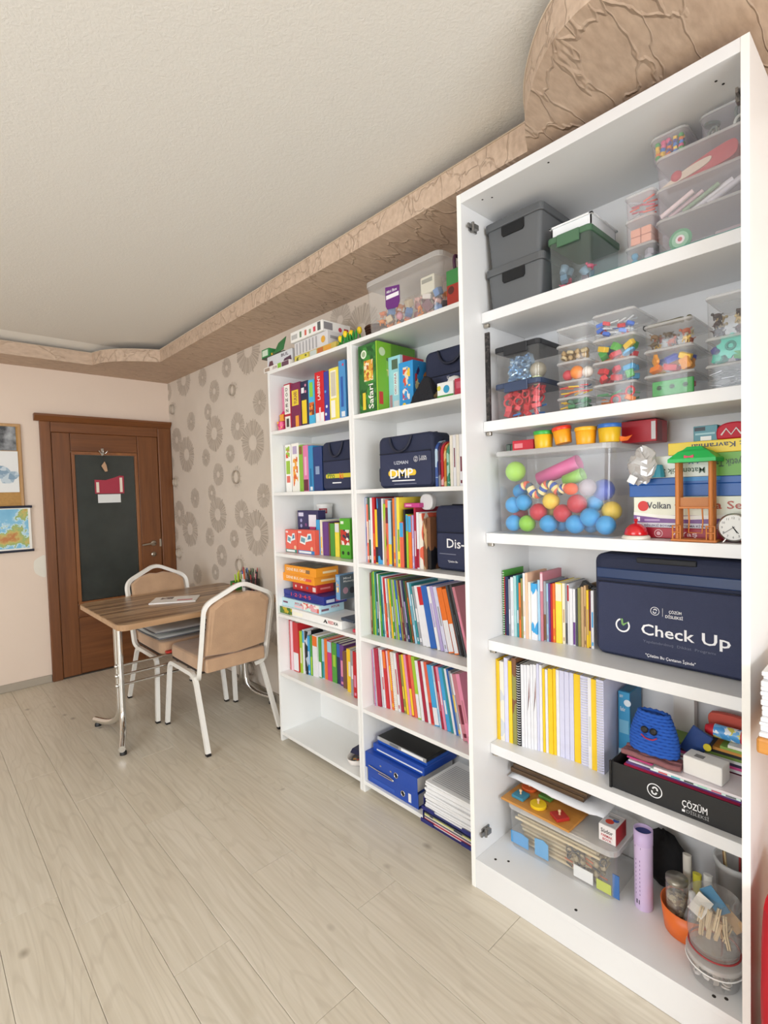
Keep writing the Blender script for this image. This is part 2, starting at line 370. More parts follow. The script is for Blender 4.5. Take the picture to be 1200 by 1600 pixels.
# printed rings of the wallpaper (paint-thin relief on the wall)
def ring_mesh(seed, inner, spokes, fill, name='printed_ring'):
    r = random.Random(seed); b = B(); n = 36
    if fill:
        vs = []; fs = []
        for i in range(n):
            a = 2*PI*i/n; vs += [(0, math.cos(a)*inner, math.sin(a)*inner), (0, math.cos(a)*.97, math.sin(a)*.97)]
        for i in range(n): fs.append((2*i, 2*i+1, (2*i+3) % (2*n), (2*i+2) % (2*n)))
        b.mat(0).add(vs, fs)
    if not fill: b.mat(1).tube([(-.0003, math.cos(2*PI*i/n)*inner, math.sin(2*PI*i/n)*inner) for i in range(n)], .02, 4, closed=True)
    for i in range(spokes):
        a = 2*PI*(i+r.uniform(-.3, .3))/spokes; w = r.uniform(.010, .045); l = r.uniform(.86, 1.06); s0 = inner*r.uniform(1, 1.25)
        if not fill and r.random() < .35: l = inner+(l-inner)*.45
        c, s = math.cos(a), math.sin(a); q = []
        for rr, ww in ((s0, w*.45), (l, w), (l, -w), (s0, -w*.45)): q.append((-.0004, c*rr-s*ww, s*rr+c*ww))
        b.mat(1).add(q, [(0, 1, 2, 3)])
    return b.mesh(name, [M('#cfc4b7', .6), M('#b9ad9f', .4, .05)])
RINGS = [ring_mesh(1, .33, 46, True), ring_mesh(2, .26, 40, True), ring_mesh(3, .60, 30, False), ring_mesh(4, .16, 36, True)]
def ring(y, z, r, k):
    o = bpy.data.objects.new('printed_ring', RINGS[k]); COL.objects.link(o); o.parent = wr
    o.location = (xw(y)-.0008, y, z); o.scale = (1, r, r); o.rotation_euler = (R.uniform(0, 6), 0, .011)
ZR = 250, 480, 3.636
for (zx, zy, rz, k) in [(498,240,140,0),(378,345,58,1),(140,415,95,0),(245,400,55,3),(55,485,50,1),(310,478,66,1),(415,472,52,2),(562,540,75,3),(82,582,46,2),(275,595,48,1),(182,650,56,3),(310,718,105,0),(440,677,82,1),(525,770,130,0),(102,755,72,1),(157,838,103,0),(72,885,45,3),(265,855,52,3),(400,832,54,1),(333,950,66,1),(437,965,62,2),(100,995,40,2),(585,1070,72,3),(297,1055,48,1),(204,1085,58,3),(330,1178,104,0),(463,1175,82,1),(548,1285,130,0),(118,1170,72,1),(177,1260,102,0),(95,1290,45,3),(287,1305,54,3),(422,1315,52,1),(353,1412,64,1),(120,1395,46,2),(457,1465,60,2),(218,1515,56,3),(318,1505,46,1)]:
    px, py = 250+zx/3.636, 480+zy/3.636
    p = at(px, py, X=1.905); ring(p.y, p.z, at(px, py-rz/3.636, X=1.905).z-p.z, k)
for (y, z, r, k) in [(2.2, 2.40, .16, 0), (2.38, 2.52, .10, 1), (1.75, 2.45, .12, 1), (2.55, 2.33, .09, 3), (3.2, .55, .14, 0), (3.45, .35, .09, 1), (3.75, .62, .10, 3), (4.1, .40, .14, 0), (4.4, .2, .09, 1), (3.0, .2, .12, 0), (2.95, .62, .08, 3), (4.62, .6, .12, 0), (3.6, .16, .08, 2)]:
    ring(y, z, r, k)
# ------------------------------------------------------------------ door
DW1 = WOOD('#63391c', '#84522c', 'z', 5, .38); DWX = WOOD('#63391c', '#84522c', 'x', 5, .38)
CHROME = M('#e2e2e0', .16, 1.0, var=0); SATIN = M('#b9b2a6', .3, 1.0, var=0); BLACK = M('#141414', .45, var=.02)
d = thing('door_1', 'brown wooden door with a tall dark glass pane in a moulded frame', None, (0, 0, 0), kind='structure')
Y0 = YD
B().box(.832, .908, Y0-.032, Y0, 0, 2.165).build('door_jamb', DW1, d, bevel=.006)
B().box(1.765, xw(YD)-.002, Y0-.032, Y0, 0, 2.165).build('door_jamb', DW1, d, bevel=.006)
B().box(.908, 1.765, Y0-.028, Y0, 2.078, 2.165).build('door_head', DWX, d, bevel=.005)
B().prism([(Y0-.030, 2.165), (Y0-.062, 2.205), (Y0-.062, 2.222), (Y0, 2.222), (Y0, 2.165)][::-1], .796, xw(YD)-.003, 'x').build('door_cornice', DWX, d)
lf = B().box(.912, 1.045, Y0-.020, Y0-.001, .012, 2.0775).build('door_stile', DW1, d, bevel=.004)
B().box(1.583, 1.761, Y0-.020, Y0-.001, .012, 2.0775).build('door_stile', DW1, d, bevel=.004)
B().box(1.047, 1.581, Y0-.018, Y0-.001, 1.925, 2.0775).build('door_rail', DWX, d, bevel=.004)
B().box(1.047, 1.581, Y0-.018, Y0-.001, .500, .605).build('door_rail', DWX, d, bevel=.004)
B().box(1.047, 1.581, Y0-.012, Y0-.001, .012, .498).build('door_panel', DWX, d, bevel=.004)
def ringframe(x0, x1, z0, z1, w, y0, y1):
    b = B(); b.box(x0, x1, y0, y1, z0, z0+w); b.box(x0, x1, y0, y1, z1-w, z1); b.box(x0, x0+w, y0, y1, z0+w, z1-w); b.box(x1-w, x1, y0, y1, z0+w, z1-w); return b
ringframe(1.049, 1.579, .607, 1.923, .026, Y0-.024, Y0-.001).build('pane_bead', WOOD('#7a4a2a', '#9a6438', 'z', 5, .38), d, bevel=.004)
B().box(1.077, 1.551, Y0-.010, Y0-.002, .635, 1.895).build('pane', M('#3b403e', .16, var=.25, scale=7, bump=.06, bscale=160), d)
h = B(); h.lathe([(.024, 0), (.026, .004), (.024, .010), (.012, .012)], n=20, X=Matrix.Translation((1.688, Y0-.020, 1.085)) @ Matrix.Rotation(PI/2, 4, 'X'))
h.tube([(1.688, Y0-.03, 1.085), (1.688, Y0-.062, 1.085), (1.672, Y0-.07, 1.087), (1.61, Y0-.07, 1.083), (1.575, Y0-.066, 1.078)], .009, 8)
h.build('door_handle', SATIN, d)
k = B(); k.lathe([(.022, 0), (.024, .004), (.022, .009), (.010, .010), (.009, .016)], n=20, X=Matrix.Translation((1.685, Y0-.020, .982)) @ Matrix.Rotation(PI/2, 4, 'X')); k.build('door_lock', SATIN, d)
B().box(1.742, 1.760, Y0-.0225, Y0-.020, 1.05, 1.12).build('latch_plate', SATIN, d); B().box(.912, 1.761, Y0-.02, Y0-.001, 0, .010).build('threshold', M('#3b332b', .7), d)
# hook with a hanging charm
hk = thing('door_hook', 'small chrome adhesive hook at the top of the door glass', 'hook', (1.288, Y0-.030, 1.91))
b = B(); b.box(-.010, .010, -.004, .006, -.02, .045)
for s in (-1, 0, 1): b.tube([(0, -.004, .01), (s*.020, -.022, .000), (s*.034, -.030, .022)], .0045, 6)
b.build('hook_body', CHROME, hk, bevel=.001, seg=1)
ch = thing('hanging_charm', 'little wooden charm dangling on a cord from the door hook', 'charm', (1.294, Y0-.041, 1.79))
B().tube([(-.002, 0, .105), (0, 0, .05)], .0025, 5).build('cord', M('#3a2c2a', .8), ch)
B().prism([(-.022, .012), (.006, -.04), (.026, -.035), (.018, .02), (.004, .05)], -.006, .006, 'y').build('pendant', M('#c29c7c', .6), ch, bevel=.002, seg=1)
sg = thing('door_sign', 'dark red wavy door sign with two cream strips on the door glass', 'sign', (1.337, Y0-.0145, 1.56))
B().prism([(-.118, 0), (.118, -.002), (.120, .155), (.085, .158), (.04, .140), (-.03, .118), (-.118, .122)], -.003, .003, 'y').build('sign_plate', M('#a82f45', .5), sg)
for s, zz in ((-.096, .100), (.094, .140)): B().box(s-.011, s+.011, -.0045, -.0035, .010, zz).build('cream_strip', M('#efe2d2', .6), sg)
tag(B().box(-.092, .092, -.001, .001, 0, .075).build('paper_notice', M('#e6eaea', .6, var=.03)), 'plain white paper strip taped under the red door sign', 'notice').location = (1.332, Y0-.0135, 1.478)
# plaster patch on the wall
pp = smooth([(.745, .965), (.756, .92), (.80, .885), (.826, .89), (.828, 1.0), (.826, 1.06), (.79, 1.05), (.752, 1.02), (.745, .965)], 4)[:-1]
B().prism(pp, YD-.0015, YD+.002, 'y').build('plaster_patch', M('#eae6da', .85, var=.05), wb)
# cork board, photo, drawing, map
cb = thing('cork_board', 'cork board in a pale wooden frame on the peach wall', 'board', (.30, YD-.001, 1.27))
B().box(-.388, .388, -.012, 0, .012, .842).build('cork', M('#b98f55', .9, var=.2, scale=60), cb)
ringframe(-.405, .405, 0, .858, .022, -.02, 0).build('board_frame', WOOD('#b58a58', '#cda673', 'z'), cb, bevel=.003, seg=1)
B().tube([(0, -.01, .858), (.0, -.006, .872)], .004, 5).build('hanger', SATIN, cb)
def photo_mat():
    m, nt, p, N, L = nodes_of('dark_ink_picture'); p.inputs['Roughness'].default_value = .35
    tc = N('ShaderNodeTexCoord'); n = N('ShaderNodeTexNoise'); n.inputs['Scale'].default_value = 9; n.inputs['Detail'].default_value = 4; L(tc.outputs['Object'], n.inputs['Vector'])
    cr = N('ShaderNodeValToRGB'); e = cr.color_ramp.elements; e[0].position = .42; e[0].color = lin('#33363a'); e[1].position = .68; e[1].color = lin('#b5b9bd'); L(n.outputs['Fac'], cr.inputs['Fac']); L(cr.outputs['Color'], p.inputs['Base Color']); return m
tag(B().box(.24, .672, YD-.0165, YD-.014, 1.915, 2.105).build('photo_print', photo_mat()), 'dark grey photo print pinned to the cork board', 'photo')
dr = thing('drawing_sheet', 'white sheet with a pale blue sketch pinned to the cork board', 'drawing', (.46, YD-.0165, 1.585))
B().box(-.215, .218, -.0012, .0012, 0, .325).build('sheet', M('#eceeee', .6, var=.02), dr)
b = B(); r = random.Random(3)
for i in range(5):
    cx, cz = .05+.03*i, .10+.035*(i % 3); q = [(cx+.055*math.cos(a)*r.uniform(.6, 1), cz+.05*math.sin(a)*r.uniform(.6, 1)) for a in [j*PI/5 for j in range(10)]]
    b.prism(q, -.0022-.0002*i, -.0013, 'y')
b.build('sketch', PR(('#9fb6c8', '#c3d2dc', '#7f9cb4'), 30), dr)
def map_mat():
    m, nt, p, N, L = nodes_of('relief_map'); p.inputs['Roughness'].default_value = .4
    tc = N('ShaderNodeTexCoord'); n = N('ShaderNodeTexNoise'); n.inputs['Scale'].default_value = 5.2; n.inputs['Detail'].default_value = 7; n.inputs['Roughness'].default_value = .58
    mp = N('ShaderNodeMapping'); mp.inputs['Location'].default_value = (2.35, 0, 0.62); L(tc.outputs['Object'], mp.inputs['Vector']); L(mp.outputs[0], n.inputs['Vector'])
    cr = N('ShaderNodeValToRGB'); e = cr.color_ramp.elements
    for i, (pos, c) in enumerate(((0, '#4c9ccb'), (.47, '#7fbfe0'), (.505, '#cfe6ee'), (.515, '#8fb26b'), (.57, '#c8b866'), (.63, '#c07a3c'))):
        q = e[i] if i < 2 else e.new(pos); q.position = pos; q.color = lin(c)
    L(n.outputs['Fac'], cr.inputs['Fac']); L(cr.outputs['Color'], p.inputs['Base Color']); return m
mp = thing('wall_map', 'relief map of seas and land hung between two dark rods', 'map', (.34, YD-.024, 1.115))
B().box(-.40, .400, -.002, .002, .005, .352).build('map_sheet', M('#f0efe8', .5, var=.02), mp)
B().box(-.38, .382, -.0032, -.0021, .022, .335).build('map_print', map_mat(), mp)
for z in (0, .352): B().tube([(-.42, 0, z), (.412, 0, z)], .010, 8).build('map_rod', M('#1b2136', .4), mp)
B().tube([(.0, -.004, .36), (-.04, -.002, .40), (-.09, 0, .36)], .002, 5).build('hanging_cord', M('#7d2f2a', .7), mp)
# ------------------------------------------------------------------ table
tb = thing('dining_table', 'walnut grained table with chrome tube legs pushed against the wallpaper', 'table', (1.37, 3.56, 0))
TZ = .790
def rrect(x0, x1, y0, y1, r, n=5):
    out = []
    for cx, cy, a0 in ((x1-r, y1-r, 0), (x0+r, y1-r, PI/2), (x0+r, y0+r, PI), (x1-r, y0+r, 1.5*PI)):
        for i in range(n+1): a = a0+PI/2*i/n; out.append((cx+r*math.cos(a), cy+r*math.sin(a)))
    return out
tx0, tx1, ty0, ty1 = .845-1.37, xw(3.56)-.012-1.37, 3.10-3.56, 4.02-3.56
B().prism(rrect(tx0, tx1, ty0, ty1, .05), TZ-.032, TZ-.003).build('edge_band', WOOD('#a8835f', '#c39f7a', 'x', 4), tb)
B().prism(rrect(tx0+.003, tx1-.003, ty0+.003, ty1-.003, .048), TZ-.003, TZ).build('table_top', WOOD('#6a4c36', '#bd9c78', 'x', 4.2, .3, True), tb)
def bez(p0, p1, p2, n=8):
    p0, p1, p2 = Vector(p0), Vector(p1), Vector(p2)
    return [p0*(1-t)**2+p1*2*t*(1-t)+p2*t*t for t in [i/n for i in range(n+1)]]
for sx, xb in ((-1, -.425), (1, .425)):
    for sy in (-1, 1):
        yc = -.05+sy*.025
        path = [(xb, yc, TZ-.033), (xb, yc, .20)] + bez((xb, yc, .18), (xb, yc+sy*.01, .045), (xb+sx*.07, yc+sy*.22, .042), 9)[1:] + [(xb+sx*.085, yc+sy*.265, .040)]
        lg = B().tube(path, .0195, 12).build('leg', CHROME, tb)
        e = path[-1]
        B().lathe([(.020, 0), (.020, .014), (.012, .028)], (e[0]-sx*.012, e[1]-sy*.02, 0), 12).build('rubber_foot', BLACK, lg)
    B().box(xb-.05, xb+.05, -.26, .16, TZ-.040, TZ-.033).build('mounting_plate', SATIN, tb)
for i, z in enumerate((.455, .392, .330)):
    B().tube([(-.425, -.075, z), (.425, -.075, z)], .0085, 8).build('cross_rod', CHROME, tb)
    for s in (-1, 1): B().ball((s*.448, -.075, z), .014, 10).build('rod_knob', CHROME, tb)
# ------------------------------------------------------------------ banquet chairs
WHITE = M('#eeece6', .32, var=.03); SUEDE = M('#bd9a7a', .85, var=.24, scale=9, bump=.12, bscale=140, sheen=.3)
def arcpath(pts, r, n=4):
    """round the corners of a polyline"""
    P = [Vector(p) for p in pts]; out = [P[0]]
    for i in range(1, len(P)-1):
        a, b, c = P[i-1], P[i], P[i+1]; r1 = min(r, (a-b).length*.45, (c-b).length*.45)
        out += bez(b+(a-b).normalized()*r1, b, b+(c-b).normalized()*r1, n)
    return out+[P[-1]]
def make_chair(label, loc, rz):
    t = thing('banquet_chair', label, 'chair', loc, (0, 0, rz), group='tan upholstered chairs with white frames')
    for s in (-1, 1):
        x = s*.222
        b = B().tube(arcpath([(s*.245, .305, .012), (x, .275, .425), (x, -.12, .425), (s*.238, -.305, .012)], .06, 5), .0175, 4, square=True)
        b.build('leg_frame', WHITE, t)
        for yy in (.305, -.305):
            sx = .245 if yy > 0 else .238
            B().box(s*sx-.014, s*sx+.014, yy-.014, yy+.014, 0, .013).build('foot_cap', BLACK, t, bevel=.002, seg=1)
    def back(z): return -.185-(z-.45)*.27
    pts = [(-.195, .395), (-.222, .43), (-.222, .62), (-.225, .875), (-.0, .985), (.225, .875), (.222, .62), (.222, .43), (.195, .395)]
    path = [Vector((x, back(z)+(.06 if z < .40 else 0), z)) for x, z in pts]
    B().tube(arcpath(path, .055, 5), .0175, 4, square=True).build('back_frame', WHITE, t)
    # upholstered back: cushion panel following the peaked frame
    prof = [(-.198, .555), (-.195, .86), (-.135, .905), (-.05, .925), (0, .918), (.05, .925), (.135, .905), (.195, .86), (.198, .555), (.0, .535)]
    b = B(); n = len(prof); vs = []
    for off, k in ((-.022, .93), (-.030, .82), (.028, .93), (.036, .82)):
        pass
    rings = [(-.026, .86), (-.020, .965), (-.006, 1.0), (.012, 1.0), (.026, .965), (.032, .86)]
    cz = .73
    for off, k in rings:
        for x, z in prof: vs.append((x*k, back(z)+off, cz+(z-cz)*k))
    fs = [(i*n+j, i*n+(j+1) % n, (i+1)*n+(j+1) % n, (i+1)*n+j) for i in range(len(rings)-1) for j in range(n)]
    fs += [tuple(range(n-1, -1, -1)), tuple(range((len(rings)-1)*n, len(rings)*n))]
    b.add(vs, fs); b.build('backrest', SUEDE, t, bevel=.003, seg=2)
    B().box(-.196, .196, -.232, -.190, .452, .535).build('back_apron', SUEDE, t, bevel=.012, seg=3)
    b = B().prism(rrect(-.207, .207, -.185, .315, .05), .447, .532); b.build('seat', SUEDE, t, bevel=.018, seg=3)
    B().box(-.20, .20, -.16, .29, .436, .447).build('seat_board', M('#3a2f28', .7), t)
    return t
make_chair('tan upholstered white framed chair with its back turned, nearer the white bookcases', (1.455, 3.155, 0), .0)
make_chair('tan upholstered white framed chair facing the table, door behind it, cushions on seat', (1.415, 3.83, 0), PI)
# cushions on the far chair's seat
CUSH = M('#cfcfcb', .9, var=.10, scale=14, bump=.1, bscale=80); CUSH2 = M('#6a6c70', .9, var=.1)
for i, (z, lab, h_) in enumerate(((.534, 'lower of two flat grey seat cushions on the far chair', .036), (.573, 'upper of two flat grey seat cushions on the far chair', .038))):
    c = thing('seat_cushion', lab, 'cushion', (1.40-.008*i, 3.765-.006*i, z), (0, 0, .03*(1-2*i)), group='grey seat cushions')
    b = B(); N_ = 11; vs = []; P_ = []
    for sgn in (-1, 1):
        for iy in range(N_):
            for ix in range(N_):
                u, v = ix/(N_-1)*2-1, iy/(N_-1)*2-1
                k = (1-u**6)*(1-v**6); dip = .6+.4*abs(math.sin(u*2.3))*abs(math.sin(v*2.3)+.2)
                vs.append((u*.205*(1-.04*v*v), v*.225*(1-.04*u*u), h_/2+sgn*h_*.5*max(.12, k*dip)))
    for sgn in (0, 1):
        for iy in range(N_-1):
            for ix in range(N_-1):
                a = sgn*N_*N_+iy*N_+ix; q = (a, a+1, a+N_+1, a+N_); P_.append(q if sgn else q[::-1])
    rim = [ix for ix in range(N_)]+[iy*N_+N_-1 for iy in range(1, N_)]+[(N_-1)*N_+ix for ix in range(N_-2, -1, -1)]+[iy*N_ for iy in range(N_-2, 0, -1)]
    for a in range(len(rim)):
        p, q = rim[a], rim[(a+1) % len(rim)]; P_.append((p, q, q+N_*N_, p+N_*N_))
    b.add(vs, P_, True); b.build('cushion_pad', CUSH, c)
    B().tube([(Vector(vs[k])+Vector(vs[k+N_*N_]))/2 for k in rim], .005, 6, closed=True).build('piping', CUSH2, c)
# ------------------------------------------------------------------ bookcases
SHW = M('#eeeeec', .28, var=.015, scale=3, bump=.0); TALLW = M('#e6e6e6', .33, var=.03, scale=5); EDGE = M('#f4f3ee', .4, var=.03, scale=25)
XS, XB = 1.616, 1.913
ZS = [2.237, 1.880, 1.517, 1.154, .788, .426, .058]
def bookcase(label, yl, yr):
    t = thing('bookcase', label, 'bookcase', (XS, (yl+yr)/2, 0), group='tall narrow white bookcases')
    h, dp, T = (yl-yr)/2-.001, XB-XS, .018
    for s in (-1, 1): B().box(0, dp, s*h, s*(h-T), 0, ZS[0]).build('side_panel', SHW, t, bevel=.0012, seg=1)
    for i, z in enumerate(ZS):
        B().box(.001 if i else 0, dp-.004, -h+T, h-T, z-.019, z).build('shelf', SHW, t, bevel=.001, seg=1)
    B().box(dp-.004, dp, -h+T, h-T, .04, ZS[0]).build('back_panel', SHW, t)
    return t
YA, YAB, YT1, YT2, XT = 2.712, 1.942, 1.166, .299, 1.504
bookcase('narrow white bookcase farthest from the wardrobe, next to the table', YA, YAB)
bookcase('narrow white bookcase between the other bookcase and the tall wardrobe', YAB, YT1+.012)
XTB, XTS = 1.921, 1.612
ZT = [2.160, 1.755, 1.334, .921, .517]
t = thing('open_wardrobe', 'tallest white wardrobe with its doors removed and shelves inside', 'wardrobe', (XT, (YT1+YT2)/2, 0))
h, dp, T = (YT1+.01-YT2)/2, XTB-XT, .018
cy = (YT1+.01+YT2)/2-(YT1+YT2)/2
for s in (-1, 1):
    sp = B().box(0, dp, cy+s*h, cy+s*(h-T), 0, 2.560).build('side_panel', TALLW, t, bevel=.001, seg=1)
    B().box(-.0006, 0, cy+s*h, cy+s*(h-T), .001, 2.559).build('edge_strip', EDGE, sp)
lo, hi = cy-h+T, cy+h-T
B().box(0, dp, lo, hi, 2.526, 2.560).build('top_panel', TALLW, t, bevel=.001, seg=1)
B().box(0, dp-.01, lo, hi, .092, .112).build('bottom_panel', TALLW, t, bevel=.001, seg=1)
B().box(0.002, .02, lo, hi, 0, .0915).build('plinth', TALLW, t, bevel=.001, seg=1)
for z in ZT:
    sh = B().box(XTS-XT, dp-.006, lo+.001, hi-.001, z-.038, z).build('shelf', TALLW, t, bevel=.001, seg=1)
    for yy in (hi-.012,):
        B().box(XTS-XT+.012, XTS-XT+.028, yy-.010, yy+.010, z-.052, z-.0385).build('shelf_pin', SATIN, sh, bevel=.002, seg=1)
B().box(dp-.005, dp, lo, hi, .112, 2.526).build('back_panel', TALLW, t)
for z, s in ((2.455, 1), (.195, 1), (2.455, -1)):
    y_ = hi if s > 0 else lo
    b = B(); b.box(.040, .085, y_-s*.0005, y_-s*.006, z-.012, z+.012); b.box(.052, .075, y_-s*.006, y_-s*.022, z-.009, z+.009); b.tube([(.05, y_-s*.014, z-.016), (.05, y_-s*.014, z+.016)], .006, 8); b.box(.022, .052, y_-s*.010, y_-s*.016, z-.006, z+.006)
    b.build('hinge_mount', M('#8d8b88', .35, .8, var=.1), t)
HOLE = M('#2b2724', .8, var=0)
for (x, y) in ((.05, .37), (.075, .33), (.04, .05), (.03, -.345), (.045, -.37)):
    B().lathe([(.005, .0), (.005, .0006)], (x, y, .1121), 10).build('screw_hole', HOLE, t)
for (x, y) in ((.04, .36), (.055, .33), (.06, -.35), (.085, -.36), (.03, .1)):
    B().lathe([(.0035, 0), (.0035, .0006)], (x, y, 2.5253), 8).build('screw_hole', HOLE, t)
# ------------------------------------------------------------------ books
CN = {'red': '#c4262e', 'crimson': '#a81f3c', 'orange': '#e8742a', 'coral': '#e2674e', 'yellow': '#f2c928', 'lemon': '#f5e04a', 'cream': '#efe6cf', 'white': '#e6e6ea', 'ivory': '#e9e3d6',
      'grey': '#9b9da3', 'pale grey': '#cdd2d8', 'dark grey': '#4a4c52', 'black': '#1c1c20', 'navy': '#1f2c55', 'blue': '#2a63b4', 'sky blue': '#3fa3dc', 'pale blue': '#a9d0e6', 'teal': '#2f8f98',
      'pale teal': '#a8cfcf', 'green': '#4f9a3c', 'dark green': '#2c5a3a', 'lime': '#a3c93a', 'olive': '#8d8a4b', 'brown': '#7a5238', 'tan': '#c7a477', 'pink': '#e58fae', 'pale pink': '#eac3cc',
      'rose': '#c9808e', 'magenta': '#c73a7e', 'purple': '#6a3f86', 'lilac': '#b3a4d4', 'lavender': '#d3d3ea', 'maroon': '#6e2135', 'peach': '#f0c4a4'}
ORD = ['first', 'second', 'third', 'fourth', 'fifth', 'sixth', 'seventh', 'eighth', 'ninth', 'tenth', 'eleventh', 'twelfth', 'thirteenth', 'fourteenth', 'fifteenth', 'sixteenth', 'seventeenth', 'eighteenth', 'nineteenth', 'twentieth',
       '21st', '22nd', '23rd', '24th', '25th', '26th', '27th', '28th', '29th', '30th', '31st', '32nd', '33rd', '34th', '35th', '36th', '37th', '38th', '39th', '40th']
PAGE = M('#e9e4d8', .8, var=.06, scale=120)
def book(name, label, group, X, yb, z0, t, h, dep, lean, cols, style='', rnd=R):
    o = thing(name, label, 'book' if name == 'book' else ('notebook' if name == 'notebook' else 'folder' if name == 'folder' else 'magazine'), (X, yb, z0), (lean, 0, 0), group)
    c0 = CN[cols[0]]
    cm = M(c0, .38, var=.08, scale=30) if 'P' not in style else PR(tuple(CN[c] for c in cols), 28, (1, 1, .45))
    w = min(.0022, t*.22)
    b = B(); b.box(0, w, -t, 0, 0, h); b.box(w, dep, -w, 0, 0, h); b.box(w, dep, -t, -t+w, 0, h)
    b.build('cover', cm, o)
    if t > 2.5*w: B().box(w, dep-.003, -t+w, -w, .002, h-.003).build('pages', PAGE, o)
    if 'S' in style:      # coil binding along the spine
        b = B(); n = max(12, int(h/.0095)); r = max(.0045, t*.42)
        for i in range(n):
            zz = h*(.03+.94*i/(n-1)); b.tube([(-.001+math.cos(a)*r*.8, -t/2+math.sin(a)*r, zz) for a in [2*PI*k/8 for k in range(8)]], .0011, 4, closed=True)
        b.build('coil', M('#f4f4f4' if 'K' not in style else '#dcdcdc', .4), o)
    elif 'Y' in style:    # dark swoosh printed on the spine
        q = [(-t*.15, h*.45), (-t*.8, h*.62), (-t*.85, h*.85), (-t*.5, h*.66), (-t*.45, h*.52)]
        B().prism(q, -.0006, -.0001, 'x').build('spine_print', M('#8a4a44', .5), o)
    elif len(cols) > 1 and 'P' not in style:
        if 'B' in style:  # lower part of the spine in the second colour
            B().box(-.0005, -.0001, -t*.97, -t*.03, h*.02, h*rnd.uniform(.3, .5)).build('spine_print', M(CN[cols[1]], .4, var=.05), o)
        elif 'T' in style:
            B().box(-.0005, -.0001, -t*.97, -t*.03, h*rnd.uniform(.66, .74), h*.98).build('spine_print', M(CN[cols[1]], .4, var=.05), o)
        else:
            if rnd.random() < .35: return o
            z = h*rnd.uniform(.2, .4); m2 = M(CN[cols[1]], .4, var=.03); u0, u1 = -t*rnd.uniform(.66, .8), -t*rnd.uniform(.2, .34)
            B().box(-.0005, -.0001, u0, u1, z, z+h*rnd.uniform(.2, .45)).build('spine_print', m2, o)
            if rnd.random() < .5: B().box(-.0005, -.0001, u0, u1, h*.05, h*.11).build('spine_mark', m2, o)
    return o
def lerp_tab(tab, px):
    for (a, va), (b, vb) in zip(tab, tab[1:]):
        if px <= b: return va+(vb-va)*(px-a)/(b-a)
    return tab[-1][1]
def book_row(where, group, z, Xtab, org, sc, items, end, dep, ymin, xmax=1.905, ymax=9):
    """items: (bottom px, top px, top py, 'colour colour..', style[, name])  in a crop of origin org and scale sc"""
    def PX(x): return org[0]+x/sc
    Yb = []
    for it in items: Yb.append(Yat(PX(it[0]), lerp_tab(Xtab, PX(it[0])), z))
    Yb.append(Yat(PX(end), lerp_tab(Xtab, PX(end)), z))
    spec = []
    for i, it in enumerate(items):
        X = lerp_tab(Xtab, PX(it[0])); top = at(PX(it[1]), org[1]+it[2]/sc, X=X)
        a = math.atan2(top.y-Yb[i], top.z-z); spec.append([X, Yb[i], a, math.hypot(top.y-Yb[i], top.z-z)])
    n = len(spec); mi = (n-1)/2; ma = sum(q[2] for q in spec)/n
    k = sum((i-mi)*(q[2]-ma) for i, q in enumerate(spec))/sum((i-mi)**2 for i in range(n))
    if k < 0 or ma < .03: k = 0
    lean = [max(0.0, ma+k*(i-mi)) if ma > .03 else 0.0 for i in range(n)]+[max(0.0, ma+k*(n-1-mi)) if ma > .03 else 0.0]
    for i in range(n):
        lim = (ymax if i == 0 else 9)-spec[i][3]*math.sin(lean[i])-(.005 if len(items[i]) > 4 and 'S' in items[i][4] else .001)
        if Yb[i] > lim: Yb[i] = lim
        if i and Yb[i] > Yb[i-1]-.0045: Yb[i] = Yb[i-1]-.0045
    Yb[n] = min(Yb[n], Yb[n-1]-.006)
    for i, it in enumerate(items):
        X, y, a0, h = spec[i]; a = lean[i]; y = Yb[i]
        h2 = max(h, spec[min(n-1, i+1)][3])
        pitch = (Yb[i]-Yb[i+1]); t = max(.0022, (pitch-h2*(math.tan(lean[i+1])-math.tan(a)))*math.cos(a)-.0010)
        if y-t/math.cos(a) < ymin: break
        cols = it[3].split(','); style = it[4] if len(it) > 4 else ''; name = it[5] if len(it) > 5 else 'book'
        size = 'thin' if t < .008 else ('thick' if t > .02 else 'slim' if t < .013 else 'plain')
        lab = '%s %s %s, %s from the door end, %s' % (size, cols[0] if len(cols) == 1 or len(cols[0]+cols[1]) > 12 or 'S' in style else cols[0]+' and '+cols[1], {'S': 'spiral '}.get(style[:1], '')+name, ORD[i], where)
        book(name, lab, group, X, y, z+.0004, t, h, min(dep, xmax-X), -a, cols, style)
CW = 'on %s shelf of %s'
MID, FAR, WARD = 'middle bookcase', 'far bookcase', 'wardrobe'
book_row('fifth shelf of far bookcase', 'picture books on the fifth shelf of the far bookcase', ZS[5], [(440, 1.683), (460, 1.69), (507, 1.735), (529, 1.74), (541, 1.715), (547, 1.69), (562, 1.66)], (420, 950), 5.519, [
 (172,158,100,'red,white','S','notebook'),(196,186,112,'pale pink,grey'),(218,212,122,'red,white','B'),(274,264,198,'lime,cream'),(299,294,190,'white,sky blue','T'),(318,310,200,'pale grey,black','P'),(343,333,240,'sky blue,white'),(364,355,236,'green,lime','B'),(384,374,230,'white,orange','T'),(436,414,250,'green,white','B'),(464,453,265,'pale blue,teal','B'),(487,474,265,'orange,cream'),(512,500,280,'magenta,pale blue','T'),(550,540,295,'green,lime'),(594,584,300,'navy,blue','T'),(620,606,315,'purple,pink'),(645,634,370,'brown,tan'),(680,662,348,'yellow,cream'),(712,700,362,'grey,white'),(734,716,372,'red,pink')], 757, .20, 1.963, ymax=2.692)
